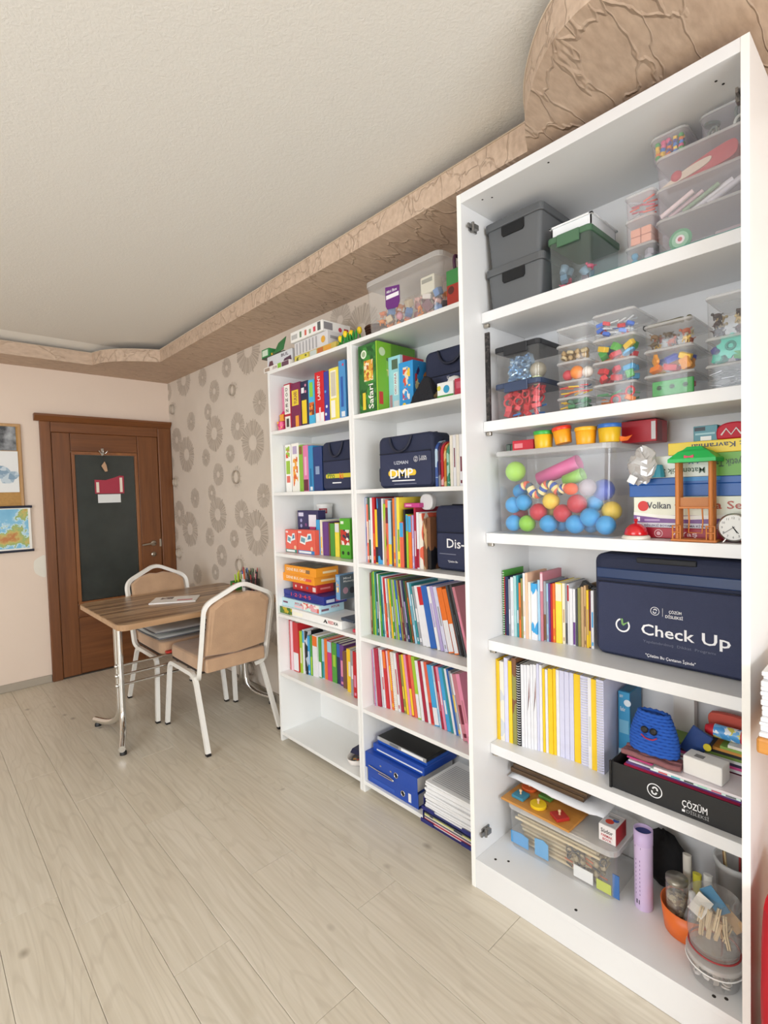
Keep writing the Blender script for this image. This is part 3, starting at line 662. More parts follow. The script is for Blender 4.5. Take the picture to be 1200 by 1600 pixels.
book_row('third shelf of middle bookcase', 'books on the third shelf of the middle bookcase', ZS[3], [(560, 1.675), (627, 1.645), (645, 1.655), (680, 1.68)], (545, 630), 5.715, [
 (128,115,842,'blue','','folder'),(146,138,846,'white,blue','','folder'),(162,150,905,'coral,cream'),(186,172,842,'dark green,white'),(203,192,845,'white,green'),(222,204,842,'red,orange'),(244,226,950,'yellow,black','B'),(264,256,850,'sky blue,navy','P'),(306,300,852,'white,red'),(318,312,900,'lime,tan','P'),(340,332,862,'maroon,coral','P'),(362,356,870,'pale blue,yellow','B'),(388,380,885,'dark grey,white'),(404,398,850,'orange,yellow'),(422,416,842,'grey,lime'),(440,432,842,'lemon,green'),(462,456,1060,'coral,sky blue','T'),(500,492,950,'black,grey'),(520,514,992,'lime,sky blue','T'),(540,532,1000,'orange,sky blue','T'),(572,566,1000,'lilac,white'),(592,584,935,'crimson,white'),(614,606,975,'white,crimson','B'),(640,632,985,'ivory,coral','P'),(676,668,1030,'tan,brown','P'),(708,702,1020,'black,brown','P')], 745, .20, 1.2, ymax=1.922)
book_row('fourth shelf of middle bookcase', 'thin books and magazines leaning on the fourth shelf of the middle bookcase', ZS[4], [(575, 1.682), (615, 1.702), (656, 1.715), (674, 1.705), (740, 1.708)], (555, 860), 6.153, [
 (158,133,215,'brown,tan'),(176,148,212,'green,olive'),(192,164,202,'lime,green'),(208,180,208,'teal,grey'),(222,194,215,'dark green,white'),(238,208,225,'white,grey'),(252,226,232,'green,lime'),(272,240,240,'teal,navy'),(290,252,250,'white,grey'),(304,264,262,'red,orange'),(326,282,270,'white,olive'),(342,298,274,'grey,green'),(358,312,275,'yellow,orange'),(376,328,276,'green,white'),(396,344,280,'grey,lime'),(414,356,284,'lime,green'),(432,374,286,'blue,pale blue'),(454,394,288,'olive,lime'),(474,412,290,'maroon,tan'),(494,430,290,'grey,black'),(514,446,288,'navy,lilac'),(536,460,290,'dark green,olive'),(556,476,296,'brown,orange'),(578,496,310,'pale blue,teal'),(602,516,322,'teal,white'),(626,536,348,'grey,white'),(654,556,342,'white,pale grey'),(684,576,342,'white,red','T'),(728,610,346,'blue,navy'),(792,660,354,'white,lilac'),(826,684,352,'lilac,white'),(860,716,356,'lavender,grey'),(900,752,368,'orange,white','B'),(958,836,374,'orange,white','B'),(1006,872,338,'dark grey,olive'),(1032,914,332,'black,dark grey'),(1056,940,332,'dark grey,pink'),(1080,974,350,'rose,pink')], 1110, .21, 1.2, ymax=1.922)
book_row('fifth shelf of middle bookcase', 'colourful books on the fifth shelf of the middle bookcase', ZS[5], [(575, 1.680), (630, 1.722), (700, 1.72), (716, 1.715), (728, 1.69), (745, 1.69)], (560, 1000), 4.706, [
 (86,74,66,'pink,white'),(102,89,66,'lilac,white'),(117,103,64,'white,grey'),(134,114,60,'crimson,red'),(178,150,60,'pale grey,red'),(192,164,72,'white,red'),(208,174,76,'red,orange','T'),(236,200,80,'pale pink,red'),(252,214,76,'orange,yellow'),(270,236,90,'ivory,dark grey','S','notebook'),(296,250,95,'white,crimson'),(318,274,96,'crimson,white'),(340,288,108,'olive,lemon'),(358,300,106,'yellow,cream'),(376,314,106,'pink,white'),(396,326,108,'red,yellow','B'),(416,342,102,'coral,red'),(440,370,120,'lime,white','B'),(466,386,150,'white,crimson'),(490,420,154,'crimson,white'),(516,438,156,'white,coral'),(538,456,160,'coral,red','B'),(562,490,182,'sky blue,white','B'),(600,522,190,'pale blue,white'),(616,544,192,'crimson,rose'),(634,560,196,'pink,white'),(656,590,204,'sky blue,white'),(684,610,206,'teal,pale blue'),(704,634,212,'white,teal'),(722,654,216,'blue,white'),(740,676,230,'grey,yellow'),(756,692,250,'white,grey'),(772,715,254,'rose,maroon'),(806,748,254,'pink,rose')], 836, .20, 1.2, ymax=1.922)
book_row('fourth shelf of wardrobe', 'books beside the big navy bag in the wardrobe', ZT[3], [(775, 1.710), (828, 1.723), (870, 1.750), (892, 1.755), (930, 1.768)], (755, 860), 6.0, [
 (158,152,185,'green,red','S','notebook'),(190,186,246,'red,navy','B'),(214,212,246,'navy,black'),(244,246,272,'grey,white'),(264,268,254,'white,pale grey'),(292,296,242,'pale teal,white'),(320,322,238,'teal,white'),(340,348,308,'orange,brown'),(360,368,266,'olive,brown'),(380,396,218,'white,peach'),(402,420,216,'peach,white'),(428,438,300,'ivory,white'),(456,468,312,'sky blue,white','P'),(518,534,282,'pale blue,white'),(542,546,206,'rose,pale pink','T'),(572,582,292,'grey,brown','B'),(600,606,312,'pale blue,grey'),(618,626,312,'purple,lilac'),(638,646,316,'red,pink'),(656,660,312,'orange,yellow'),(684,704,306,'lemon,cream','T'),(746,758,312,'cream,tan'),(776,782,312,'grey,dark grey','B'),(796,806,318,'white,red','T'),(812,832,360,'white,ivory'),(846,866,366,'white,purple','B'),(872,890,370,'dark grey,black'),(892,912,356,'olive,lime'),(922,938,346,'tan,cream'),(950,956,332,'tan,brown'),(972,984,376,'yellow,tan'),(996,1012,386,'maroon,yellow','B'),(1014,1036,382,'white,sky blue')], 1044, .145, .80, ymax=1.157)
book_row('fifth shelf of wardrobe', 'yellow and white exercise books in the wardrobe', ZT[4], [(772, 1.658), (820, 1.675), (863, 1.700), (904, 1.708), (928, 1.698), (950, 1.690)], (755, 1010), 5.714, [
 (112,108,112,'yellow'),(130,122,128,'yellow'),(158,150,132,'pale grey,ivory','P','folder'),(198,190,102,'lavender'),(234,236,132,'yellow'),(268,272,108,'olive,brown','P','folder'),(308,312,155,'black,white','S','notebook'),(346,348,166,'white'),(376,382,170,'white'),(400,406,170,'white,maroon','Y'),(432,438,166,'white'),(456,462,166,'white,maroon','Y'),(488,494,160,'lavender'),(510,520,172,'white'),(538,554,206,'yellow'),(562,576,212,'white'),(588,606,206,'yellow'),(632,650,206,'yellow'),(660,676,216,'white'),(690,708,222,'lavender'),(734,750,232,'lavender'),(778,796,242,'lavender'),(818,836,252,'yellow'),(876,888,266,'lavender,white','S','notebook'),(942,950,282,'white,pale grey'),(972,980,296,'yellow'),(1018,1014,296,'lavender,white','SK','notebook')], 1080, .20, .70, ymax=1.157)
# ------------------------------------------------------------------ printed boxes
def mapper(o_w, o_h, o_d, face, e=.0006):
    return {'f': lambda u, v: (-e, -u, v), 's': lambda u, v: (u, -o_w-e, v), 't': lambda u, v: (v, -u, o_h+e), 'l': lambda u, v: (o_d-u, e, v)}[face]
def prints(o, w, h, d, items):
    """flat print on the faces of a box: (face,'r',u0,u1,v0,v1,col) (face,'t',text,u0,v0,width,capheight,col[,dir]) (face,'c',u,v,r,col) (face,'o',u,v,r,col); fractions of the face"""
    for n_, it in enumerate(items):
        face, k = it[0], it[1]; mp = mapper(w, h, d, face, .0004+.00015*n_)
        fu, fv = {'f': (w, h), 's': (d, h), 't': (w, d), 'l': (d, h)}[face]
        b = B()
        if k == 'r':
            u0, u1, v0, v1, c = it[2:7]; b.add([mp(u*fu, v*fv) for u, v in ((u0, v0), (u1, v0), (u1, v1), (u0, v1))], [(0, 1, 2, 3)])
            b.build('printed_panel', c if not isinstance(c, str) else M(c, .4, var=.05), o)
        elif k == 'p':
            pts, c = it[2], it[3]; b.add([mp(u*fu, v*fv) for u, v in pts], [tuple(range(len(pts)))]); b.build('printed_shape', c if not isinstance(c, str) else M(c, .4, var=.05), o)
        elif k in 'co':
            u, v, r, c = it[2:6]; n = 24; q = [mp(u*fu+r*math.cos(2*PI*i/n), v*fv+r*math.sin(2*PI*i/n)) for i in range(n)]
            if k == 'c': b.add(q, [tuple(range(n))])
            else:
                q2 = [mp(u*fu+r*.86*math.cos(2*PI*i/n), v*fv+r*.86*math.sin(2*PI*i/n)) for i in range(n)]
                b.add(q+q2, [(i, (i+1) % n, n+(i+1) % n, n+i) for i in range(n)])
            b.build('printed_emblem', M(c, .4, var=.0), o)
        elif k == 't':
            s, u0, v0, tw, th, c = it[2:8]; dr = it[8] if len(it) > 8 else ''
            e2 = .0004
            def off(p): return (p[0]-e2, p[1], p[2]) if face == 'f' else ((p[0], p[1]-e2, p[2]) if face == 's' else (p[0], p[1], p[2]+e2))
            if dr == 'up': f = lambda a, q: off(mp(u0*fu-q, v0*fv+a))
            elif dr == 'dn': f = lambda a, q: off(mp(u0*fu+q, v0*fv-a))
            elif dr == 'flip': f = lambda a, q: off(mp(u0*fu-a, v0*fv-q))
            else: f = lambda a, q: off(mp(u0*fu+a, v0*fv+q))
            L_ = (tw*(fv if dr in ('up', 'dn') else fu)) if tw else None
            lettering(b, s, f, L_, th*(fu if dr in ('up', 'dn') else fv) if th else None, True)
            b.build('lettering', M(c, .4, var=0), o)
def gbox(name, label, cat, X, yl, z0, w, h, d, col, items=(), group=None, rot=(0, 0, 0), lid=0.0, lidcol=None, bevel=.0015):
    o = thing(name, label, cat, (X, yl, z0), rot, group)
    m = col if not isinstance(col, str) else M(col, .38, var=.05, scale=20)
    if lid:
        B().box(.0012, d-.0012, -w+.0012, -.0012, 0, h-lid).build('box_base', m, o, bevel=bevel, seg=1)
        ml = m if lidcol is None else (lidcol if not isinstance(lidcol, str) else M(lidcol, .38, var=.05, scale=20))
        B().box(0, d, -w, 0, h-lid, h).build('box_lid', ml, o, bevel=bevel, seg=1)
    else: B().box(0, d, -w, 0, 0, h).build('box_body', m, o, bevel=bevel, seg=1)
    prints(o, w, h, d, items); return o
def pb(org, s, X, x0, x1, yt, z0):
    """left edge, width and height of an upright front from crop pixels"""
    a, b = org[0]+x0/s, org[0]+x1/s; t = org[1]+yt/s
    tp = at((a+b)/2, t, X=X); ym = pxof((X, tp.y, (tp.z+z0)/2))[1]
    ya, yb_ = at(a, ym, X=X).y, at(b, ym, X=X).y
    return ya, ya-yb_-.0012, tp.z-z0
C1 = (400, 520), 6.153
GA = 'game boxes on the top shelf of the far bookcase'
def cart(*c): return PR(tuple(c), 34, (1, 1, 1))
bookA = pb(*C1, 1.70, 244, 270, 525, ZS[1])
bookA = (min(bookA[0], 2.690), bookA[1], bookA[2])
book('book', 'slim pink book behind the pink flower pot', GA, 1.70, bookA[0], ZS[1]+.0005, bookA[1], bookA[2], .2, 0, ['pink', 'white'])
for (x0, x1, yt, X, d, col, items, lab) in [
 (272, 334, 488, 1.650, .20, '#b3233f', [('f','r',.06,.94,.34,.97,'#f2efe8'),('f','r',.1,.9,.02,.29,'#f2efe8')]+[('f','t',c,.28,.84-.115*i,.36,.075,'#4a4440') for i, c in enumerate('DÖNEN')]+[('f','r',.3,.7,.06,.24,'#4a4440')], 'crimson game box with vertical black letters on white spine'),
 (337, 428, 478, 1.652, .20, '#7c2450', [('f','r',.12,.82,.50,.84,'#efd23a'),('f','t','YUKARI',.66,.53,.27,.34,'#7c2450','up'),('f','r',.45,.8,.02,.27,'#f0a13a')], 'plum game box with a yellow name panel and orange figure'),
 (432, 502, 462, 1.652, .20, '#20264a', [('f','r',.14,.80,.06,.58,'#f3d22e'),('f','r',.1,.5,.74,.86,'#f0f0f4'),('f','c',.7,.90,.008,'#d98fae'),('f','c',.7,.76,.008,'#d98fae')], 'dark navy game box with a yellow name panel'),
 (505, 566, 448, 1.655, .20, '#4bb9e6', [('f','r',.2,.75,.62,.94,'#8fd04a'),('f','r',.1,.9,.22,.50,PR(('#e06a2c','#7a3a26','#f0a040'),60))], 'sky blue game box with green lettering and orange monster print'),
 (568, 652, 372, 1.640, .20, '#cf1f2a', [('f','r',.02,.98,.01,.20,'#f2f2f2'),('f','t','LABIRENT',.62,.45,.48,.30,'#f6f0f0','up'),('f','r',.45,.62,.04,.3,'#f6d8d8')], 'tall red game box with white lettering and white foot'),
 (655, 702, 368, 1.642, .20, '#3a3f9c', [('f','c',.0+.3,.6,.007,'#5bb0e6'),('f','c',.5,.3,.008,'#e4eef6'),('f','c',.3,.15,.008,'#e4eef6')], 'narrow violet blue game box beside the tall red one'),
 (705, 795, 334, 1.640, .20, '#f0df5c', [('f','r',.16,.78,.42,.95,'#f4efdc'),('f','r',.22,.72,.46,.92,'#cfc7b2'),('f','r',.16,.62,.05,.38,'#f4f1e6')], 'yellow game box with cream framed panels'),
 (798, 862, 262, 1.640, .20, '#4f97d2', [('f','r',.28,.66,.2,.72,'#2f5fae'),('f','c',.7,.92,.007,'#d04a6a'),('f','r',.3,.85,.03,.12,'#e6ecf2')], 'tall light blue box at the wardrobe end of the row')]:
    y, w, h = pb(*C1, X, x0, x1, yt, ZS[1]); gbox('game_box', lab, 'game box', X, y, ZS[1]+.0005, w, h, d, col, items, GA)
# pink flower pot
y = at(400+232/6.153, 520+880/6.153, X=1.66).y
fp = thing('flower_pot', 'pink felt flower pot holder with orange centre', 'pot', (1.665, min(y, 2.645), ZS[1]+.0005))
B().lathe([(.022, 0), (.030, .05), (.031, .055), (.027, .055), (.024, .01)], n=18).build('pot_body', PR(('#d83a6e', '#e8608a', '#f0b84a'), 60), fp)
b = B()
for i in range(6):
    a = 2*PI*i/6+.5; b.ball((.012, math.cos(a)*.024, .082+math.sin(a)*.022), .017, 12, sx=.35)
b.build('petals', M('#dc2f6a', .8, var=.1), fp)
B().prism([(-.026, .060), (.026, .060), (.018, .083), (.024, .100), (-.024, .100), (-.018, .083)][::-1], -.002, .004, 'x').build('flower_centre', M('#f0a53c', .7), fp)
G2 = 'boxes on the second shelf of the far bookcase'
for (x0, x1, yt, X, col, items, lab) in [
 (284, 338, 1076, 1.690, '#f4f3ee', [('f','r',.15,.85,.72,.96,PR(('#9cc23a','#d8452e','#f4f3ee'),60)),('f','r',.15,.85,.38,.66,'#9cc23a'),('f','r',.2,.8,.2,.34,'#e06a5a')], 'white spine box with green and red patches nearest the door'),
 (344, 412, 1062, 1.688, '#f4f2ea', [('f','r',.2,.8,.78,.94,'#b8a8c8'),('f','r',.2,.85,.12,.74,PR(('#f0a53c','#f4f2ea','#e0662c'),50))], 'white spine box with orange cartoon print'),
 (416, 452, 1078, 1.690, '#8aba3a', [('f','r',.1,.9,.8,.97,'#8a5a34')], 'narrow green box with a brown top'),
 (454, 503, 1080, 1.688, '#e57fae', [('f','r',.3,.7,.35,.75,'#f2b8d2'),('f','r',.05,.95,.02,.26,'#6e2a3c')], 'pink box with a maroon foot'),
 (505, 550, 1084, 1.688, '#2f8fc6', [('f','r',.3,.6,.12,.5,'#1f6aa0'),('f','r',.3,.8,.02,.1,'#eef4f8')], 'bright blue box between the pink and navy ones'),
 (552, 636, 1096, 1.682, '#233f7c', [('f','r',.25,.7,.38,.56,'#8fa4c4')], 'navy ring binder with a label beside the small navy bag')]:
    y, w, h = pb(*C1, X, x0, x1, yt, ZS[2]); gbox('puzzle_box', lab, 'box', X, y, ZS[2]+.0005, w, h, .20, col, items, G2)
# third shelf of the far bookcase
C2 = (410, 760), 6.667
G3 = 'games on the third shelf of the far bookcase'
CORAL = '#e4604e'
def memo(x0, x1, yt, X, foot, lab):
    y, w, h = pb(*C2, X, x0, x1, yt, ZS[3])
    gbox('memory_game', lab, 'game box', X, y, ZS[3]+.0005, w, h, .045, CORAL, [('f','r',.02,.98,.01,.15,foot),('f','r',.08,.8,.035,.12,'#eef4f4'),('f','p',[(.14,.46),(.46,.38),(.56,.70),(.22,.76)],'#f2f2ee'),('f','p',[(.50,.50),(.86,.58),(.82,.86),(.62,.84)],'#e6eef0'),('f','p',[(.20,.52),(.44,.46),(.48,.64),(.24,.7)],'#6fa2b0'),('f','p',[(.6,.6),(.8,.64),(.78,.78),(.66,.78)],'#4f88a8'),('f','r',.06,.26,.86,.94,'#f2d8d4'),('f','c',.84,.24,.012,'#f0c4a0')], G3)
memo(242, 362, 452, 1.682, '#3f8f80', 'coral picture game box with a green foot strip'); memo(366, 545, 455, 1.682, '#3f86c4', 'coral picture game box with a blue foot strip')
y, w, h = pb(*C2, 1.745, 372, 556, 252, ZS[3])
gbox('science_kit', 'tall dark violet science kit box with a pink test tube print', 'box', 1.745, y, ZS[3]+.0005, w+.028, h, .055, '#2f2a5c', [('f','r',.05,.3,.86,.95,'#d8d4ea')]+[('f','c',.18,.76-.13*i,.011,'#a8a4d0') for i in range(5)]+[('f','r',.60,.88,.03,.62,'#c23a72'),('f','r',.56,.92,.62,.90,'#eeeaf4'),('f','c',.42,.66,.010,'#8a4a8a')], G3)
for (x0, x1, yt, cs, st, nm, lab) in [(563, 600, 350, ['sky blue', 'pale blue'], '', 'book', 'sky blue book beside the coral games'), (604, 628, 350, ['cream', 'yellow'], '', 'book', 'cream and yellow book under the white tub'), (630, 690, 372, ['purple', 'white'], '', 'book', 'purple book with white lettering under the white tub'), (692, 704, 380, ['brown', 'coral'], '', 'book', 'thin brown book beside the green one'), (708, 754, 388, ['green', 'lime'], '', 'book', 'plain green book beside the yellow book'), (757, 803, 382, ['lemon', 'white'], 'T', 'book', 'yellow book with a white top beside the football box')]:
    y, w, h = pb(*C2, 1.715, x0, x1, yt, ZS[3]); book(nm, lab, G3, 1.715, y, ZS[3]+.0005, w, h, .17, 0, cs, st)
y, w, h = pb(*C2, 1.69, 808, 916, 335, ZS[3])
gbox('football_game', 'green football game box with red player print', 'game box', 1.69, y, ZS[3]+.0005, w, h, .19, '#57b030', [('f','r',.06,.94,.34,.72,PR(('#c8382c','#f0e8e0','#26304a','#7a2a20'),45)),('f','r',.1,.4,.86,.93,'#e8f2e0'),('f','c',.28,.14,.010,'#1f3a1c'),('f','c',.80,.14,.010,'#1f3a1c')], G3)
yw = at(410+648/6.667, 760+280/6.667, X=1.855).y
yw -= 0.0
tw = thing('loto_tub', 'round white lotto tub standing on the row of books', 'tub', (1.855, yw, 1.3))
bz = ZS[3]+.0005+max(pb(*C2, 1.715, a, b_, c, ZS[3])[2] for a, b_, c in ((604, 628, 350), (630, 690, 372), (563, 600, 350))); tw.location.z = bz+.0005; tw.rotation_euler.z = .72
B().lathe([(.042, 0), (.046, .004), (.048, .072), (.046, .076)], n=26).build('tub_body', M('#ecebe8', .4), tw)
B().lathe([(.050, .070), (.051, .084), (.048, .087), (.0, .087)], n=26).build('tub_lid', M('#f4f3f0', .4), tw)
b = B(); b2 = B()
def cyl(r, z0): return lambda u, v: (-math.cos(u/r)*r, -math.sin(u/r)*r, z0+v)
f = cyl(.0486, .030)
for i in range(8):
    u0, u1 = -.026+.052*i/8, -.026+.052*(i+1)/8; b.add([f(u0, 0), f(u1, 0), f(u1, .030), f(u0, .030)], [(0, 1, 2, 3)])
b.build('red_label', M('#a92030', .5), tw)
f2 = cyl(.0491, .038); lettering(b2, 'LOTO', lambda u, v: f2(u-.020, v), .040, .014, True); b2.build('lettering', M('#f2f0ee', .5, var=0), tw)
# fourth shelf of the far bookcase: a stack of flat games
G4 = 'flat games piled on the fourth shelf of the far bookcase'
C3 = (430, 870), 9.23
def flat(lab, X, x0, yt0, x1, yt1, zb, d, col, items, rz=0, lid=0, lidcol=None, name='board_game'):
    """front-left and front-right top corners in crop pixels"""
    a = at(C3[0][0]+x0/C3[1], C3[0][1]+yt0/C3[1], X=X); b_ = at(C3[0][0]+x1/C3[1], C3[0][1]+yt1/C3[1], X=X)
    h = (a.z+b_.z)/2-zb; a.y = min(a.y, 2.691); w = a.y-b_.y
    gbox(name, lab, 'board game', X, a.y, zb+.0006, w, h-.0006, d, col, items, G4, (0, 0, rz), lid, lidcol); return zb+h
W_ = '#f2f2ef'
z1 = flat('long white board game box at the bottom of the pile, logo on its side', 1.632, 55, 715, 955, 920, ZS[4], .20, W_, [('f','r',.0,.22,.05,.98,PR(('#4a7a3a','#c8b43a','#2c4a2a'),50)),('f','r',.24,.40,.2,.7,'#f8f6e4'),('f','p',[(.735,.30),(.765,.80),(.785,.55),(.80,.30),(.775,.30),(.763,.5),(.752,.30)],'#2a2a2e'),('f','t','RED',.81,.35,.08,.40,'#c8283a'),('f','t','KA',.895,.35,.055,.40,'#2a2a2e')])
z2 = flat('pale blue and pink board game box, second from the bottom of the pile', 1.650, 45, 575, 645, 700, z1, .17, '#bfe0ea', [('f','r',.55,.97,.08,.92,PR(('#f3efe6','#e6a8b0','#d8604a'),50)),('f','t','PITUR',.36,.45,.20,.30,'#c2304a'),('f','r',.34,.56,.12,.38,'#f0c8cc'),('f','r',.03,.16,.4,.62,'#7a4a6a'),('f','p',[(.62,.05),(.72,.5),(.8,.05)],'#cfeee6'),('s','t','PITUR',.45,.5,.35,.25,'#b83048'),('s','r',.05,.35,.3,.55,'#7a5a6a')])
z3 = flat('navy blue board game box with red numerals on the side', 1.662, 122, 450, 700, 595, z2, .165, '#1f2f86', [('f','t','1·2·3·4·5',.20,.36,.50,.42,'#e2485c'),('s','r',.1,.45,.25,.6,'#c8d0e0'),('s','r',.5,.9,.25,.7,'#c86a8a')], lid=.03)
z4 = flat('small red board game box with white pictures', 1.690, 250, 335, 598, 415, z3, .12, '#c02a2c', [('f','c',.14,.45,.008,'#f2e4e0'),('f','c',.38,.42,.008,'#f2e4e0'),('f','c',.62,.45,.009,'#5a6a9a'),('f','r',.84,.96,.15,.65,'#f0dcd8'),('s','r',.2,.8,.4,.6,'#e88a84')])
z5 = flat('lower of the two orange game boxes with white words', 1.662, 80, 195, 560, 320, z4, .16, '#f09a1e', [('f','t','DENE BUL OKU',.12,.38,.62,.34,'#fbf0d8'),('f','r',.70,.92,.35,.66,'#e0584a'),('s','r',.3,.9,.35,.6,'#fbe0b0')])
z6 = flat('upper of the two orange game boxes with a dark picture on top', 1.655, 132, 95, 582, 190, z5, .16, '#f09a1e', [('f','t','DENE BUL OKU',.08,.38,.60,.34,'#fbf0d8'),('f','r',.70,.82,.3,.7,'#8a6a4a'),('t','r',.04,.96,.05,.95,PR(('#6a6250','#8a8266','#4a4438'),30)),('s','r',.3,.9,.35,.6,'#fbe0b0')])
y = at(C3[0][0]+780/C3[1], C3[0][1]+350/C3[1], X=1.655).y
gbox('memory_box', 'upright grey blue memory game box standing on the navy box', 'game box', 1.668, 2.178, z3+.0008, .034, .135, .13, '#6d9cc8', [('f','r',.2,.8,.3,.7,PR(('#e8d8a0','#6d9cc8','#e0a050'),60)),('f','r',.2,.8,.78,.92,'#9ab8d4'),('s','r',.02,.98,.02,.98,'#56646e'),('s','t','Mind',.2,.80,.40,.09,'#e8eef0'),('s','t','Memory',.2,.68,.55,.09,'#e8eef0'),('s','c',.3,.35,.018,'#b08a9a'),('s','c',.65,.33,.018,'#2a2c34')], G4)
tag(B().box(0, .13, -.105, 0, 0, .016).build('tablet_case', M('#3a4658', .4), bevel=.004, seg=2), 'dark slate tablet case on the white game box', 'tablet', G4).location = (1.648, 2.117, z1+.0006)
tag(B().box(0, .1, -.03, 0, 0, .018).build('pencil_case', M('#d8485a', .6), bevel=.006, seg=2), 'small red pencil case at the shelf edge beside the white game box', 'case', G4).location = (1.640, 2.016, ZS[4]+.0005)
# lowest shelf of the far bookcase
ds = thing('oval_dish', 'white rimmed oval dish with red and grey clutter on lowest shelf', 'dish', (1.735, 2.075, ZS[6]+.0005))
B().lathe([(.05, 0), (.075, .012), (.085, .040), (.082, .042), (.072, .016), (.0, .006)], n=26, sx=1.15, sy=.75).build('dish_body', M('#efe9e4', .4), ds)
B().lathe([(.0, .026), (.06, .028), (.068, .014)], n=20, sx=1.15, sy=.75).build('dish_filling', PR(('#5a5a5c', '#c8442c', '#8a8a88', '#e0a04a'), 70), ds)
nb = thing('folded_wallet', 'navy folded wallet lying over the oval dish', 'wallet', (1.685, 2.125, ZS[6]+.047), (0, 0, .15))
b = B().prism([(0, 0), (.13, -.01), (.13, .014), (.02, .016)], -.11, 0, 'y'); b.build('wallet_cover', M('#23274a', .55), nb, bevel=.003, seg=1)
# top of the far bookcase
C4 = (400, 480), 6.667
GT = 'packs on top of the far bookcase'
ZTOP = ZS[0]
def topbox(name, lab, X, x0, y0, x1, y1, zb, zt, d, col, items, rz=0):
    a = at(C4[0][0]+x0/C4[1], C4[0][1]+y0/C4[1], X=X); b_ = at(C4[0][0]+x1/C4[1], C4[0][1]+y1/C4[1], X=X)
    gbox(name, lab, 'box', X, a.y, zb+.0006, a.y-b_.y, zt-zb-.0006, d, col, items, GT, (0, 0, rz))
topbox('card_game', 'flat white card game box with a green patch at the edge', 1.625, 80, 620, 345, 545, ZTOP, ZTOP+.032, .16, '#efeae4', [('f','r',.04,.24,.2,.8,'#a89484'),('f','t','ZOR',.36,.28,.18,.42,'#7a4a50'),('f','r',.56,.70,.05,.95,'#8ac23a'),('f','r',.72,.98,.1,.9,'#6a4a5a')])
topbox('puzzle_pack', 'white and purple puzzle pack under the open green pack', 1.665, 115, 500, 375, 420, ZTOP+.0335, ZTOP+.108, .12, '#d9dbe0', [('f','p',[(.03,.05),(.28,.05),(.22,.6),(.1,.6)],'#6a4450'),('f','t','BUL',.58,.62,.28,.24,'#4a3a50'),('f','p',[(.62,.05),(.98,.05),(.95,.5),(.7,.4)],'#5a3a50')])
o = thing('open_green_pack', 'torn open green toy pack lying on the purple puzzle pack', 'pack', (1.668, at(400+55/6.667, 480+400/6.667, X=1.668).y, ZTOP+.1095), group=GT)
B().box(0, .10, -.255, 0, 0, .006).build('pack_tray', M('#3f4a3c', .5), o)
B().box(0, .09, -.085, 0, .006, .058).build('pack_body', M('#2f8a4a', .4), o, bevel=.002, seg=1)
B().box(-.001, -.0002, -.075, -.010, .014, .050).build('printed_panel', M('#cfe0cc', .4), o)
B().add([(.0, -.14, .006), (.0, -.245, .012), (.02, -.25, .090), (.02, -.165, .070), (.004, -.14, .006), (.004, -.245, .012), (.024, -.25, .090), (.024, -.165, .070)], [(0,1,2,3),(7,6,5,4),(0,4,5,1),(1,5,6,2),(2,6,7,3),(3,7,4,0)]).build('pack_flap', M('#2f7a44', .4), o)
B().box(.01, .06, -.135, -.095, .006, .024).build('pack_filling', PR(('#e0b030', '#4a6a3a'), 60), o)
zb = ZTOP
topbox('spice_strip', 'low yellow box front with little pictures under the grey set', 1.640, 400, 530, 830, 395, zb, zb+.040, .14, '#c9b45a', [('f','r',.02,.36,.1,.9,PR(('#e0d050','#6a6a2c','#d8d070'),60)),('f','r',.40,.56,.1,.9,'#c8d0cc'),('f','r',.58,.72,.1,.9,'#c2703c'),('f','r',.74,.9,.1,.9,'#e0a040')])
topbox('striped_set', 'grey striped set box in the middle of the stack', 1.652, 402, 445, 745, 335, zb+.0415, zb+.118, .17, '#d9d7d8', [('f','r',.06+.1*i,.10+.1*i,.1,.9,'#a9a7aa') for i in range(7)]+[('f','c',.88,.5,.018,'#e0a83c'),('s','r',.1,.5,.5,.7,'#9a989c')])
topbox('vocabulary_game', 'long white vocabulary game box on top of the stack', 1.640, 360, 300, 690, 180, zb+.1195, zb+.178, .19, '#f1f0ec', [('f','r',.03,.22,.25,.7,'#bdbcba'),('f','r',.30,.36,.2,.75,'#6f8a6a'),('f','r',.46,.52,.2,.7,'#d86a5a'),('f','r',.60,.66,.2,.6,'#9aa88a'),('f','r',.73,.80,.2,.65,'#d2485a'),('f','r',.86,.95,.15,.9,'#5a5e60'),('s','r',.05,.35,.2,.85,'#8a888c'),('s','c',.62,.4,.012,'#c84a5a'),('s','r',.76,.92,.2,.6,'#b83a4a')])
tp = thing('tulip_planter', 'green artificial plant with yellow tulips at the bookcase corner', 'plant', (1.664, 2.045, ZTOP+.0005))
B().box(-.014, .09, -.11, .035, 0, .022).build('planter_base', M('#2c7a38', .7), tp, bevel=.006)
for (x_, y_, z_, h_) in ((0, .02, .05, .03), (.0, -.02, .065, .03), (.01, -.055, .06, .034), (.03, -.095, .07, .036), (.04, .0, .07, .03)):
    B().tube([(x_+.01, y_, .018), (x_, y_, z_-.012)], .004, 6).build('stem', M('#3a8a3a', .7), tp)
    B().lathe([(.004, -.016), (.012, -.006), (.0125, .006), (.009, h_*.5), (.003, h_*.55)], (x_, y_, z_), 10).build('tulip_head', M('#f2cf1e', .5), tp)
for i in range(7):
    y_ = .03-.022*i; B().prism([(0, .02), (.008, .045), (.004, .07), (-.004, .05)], y_-.004, y_+.004, 'y').build('leaf', M('#2f9440', .6), tp)
bk = thing('brown_basket', 'dark brown woven basket behind the yellow tulips', 'basket', (1.838, 1.955, ZTOP+.0005))
b = B(); n = 22
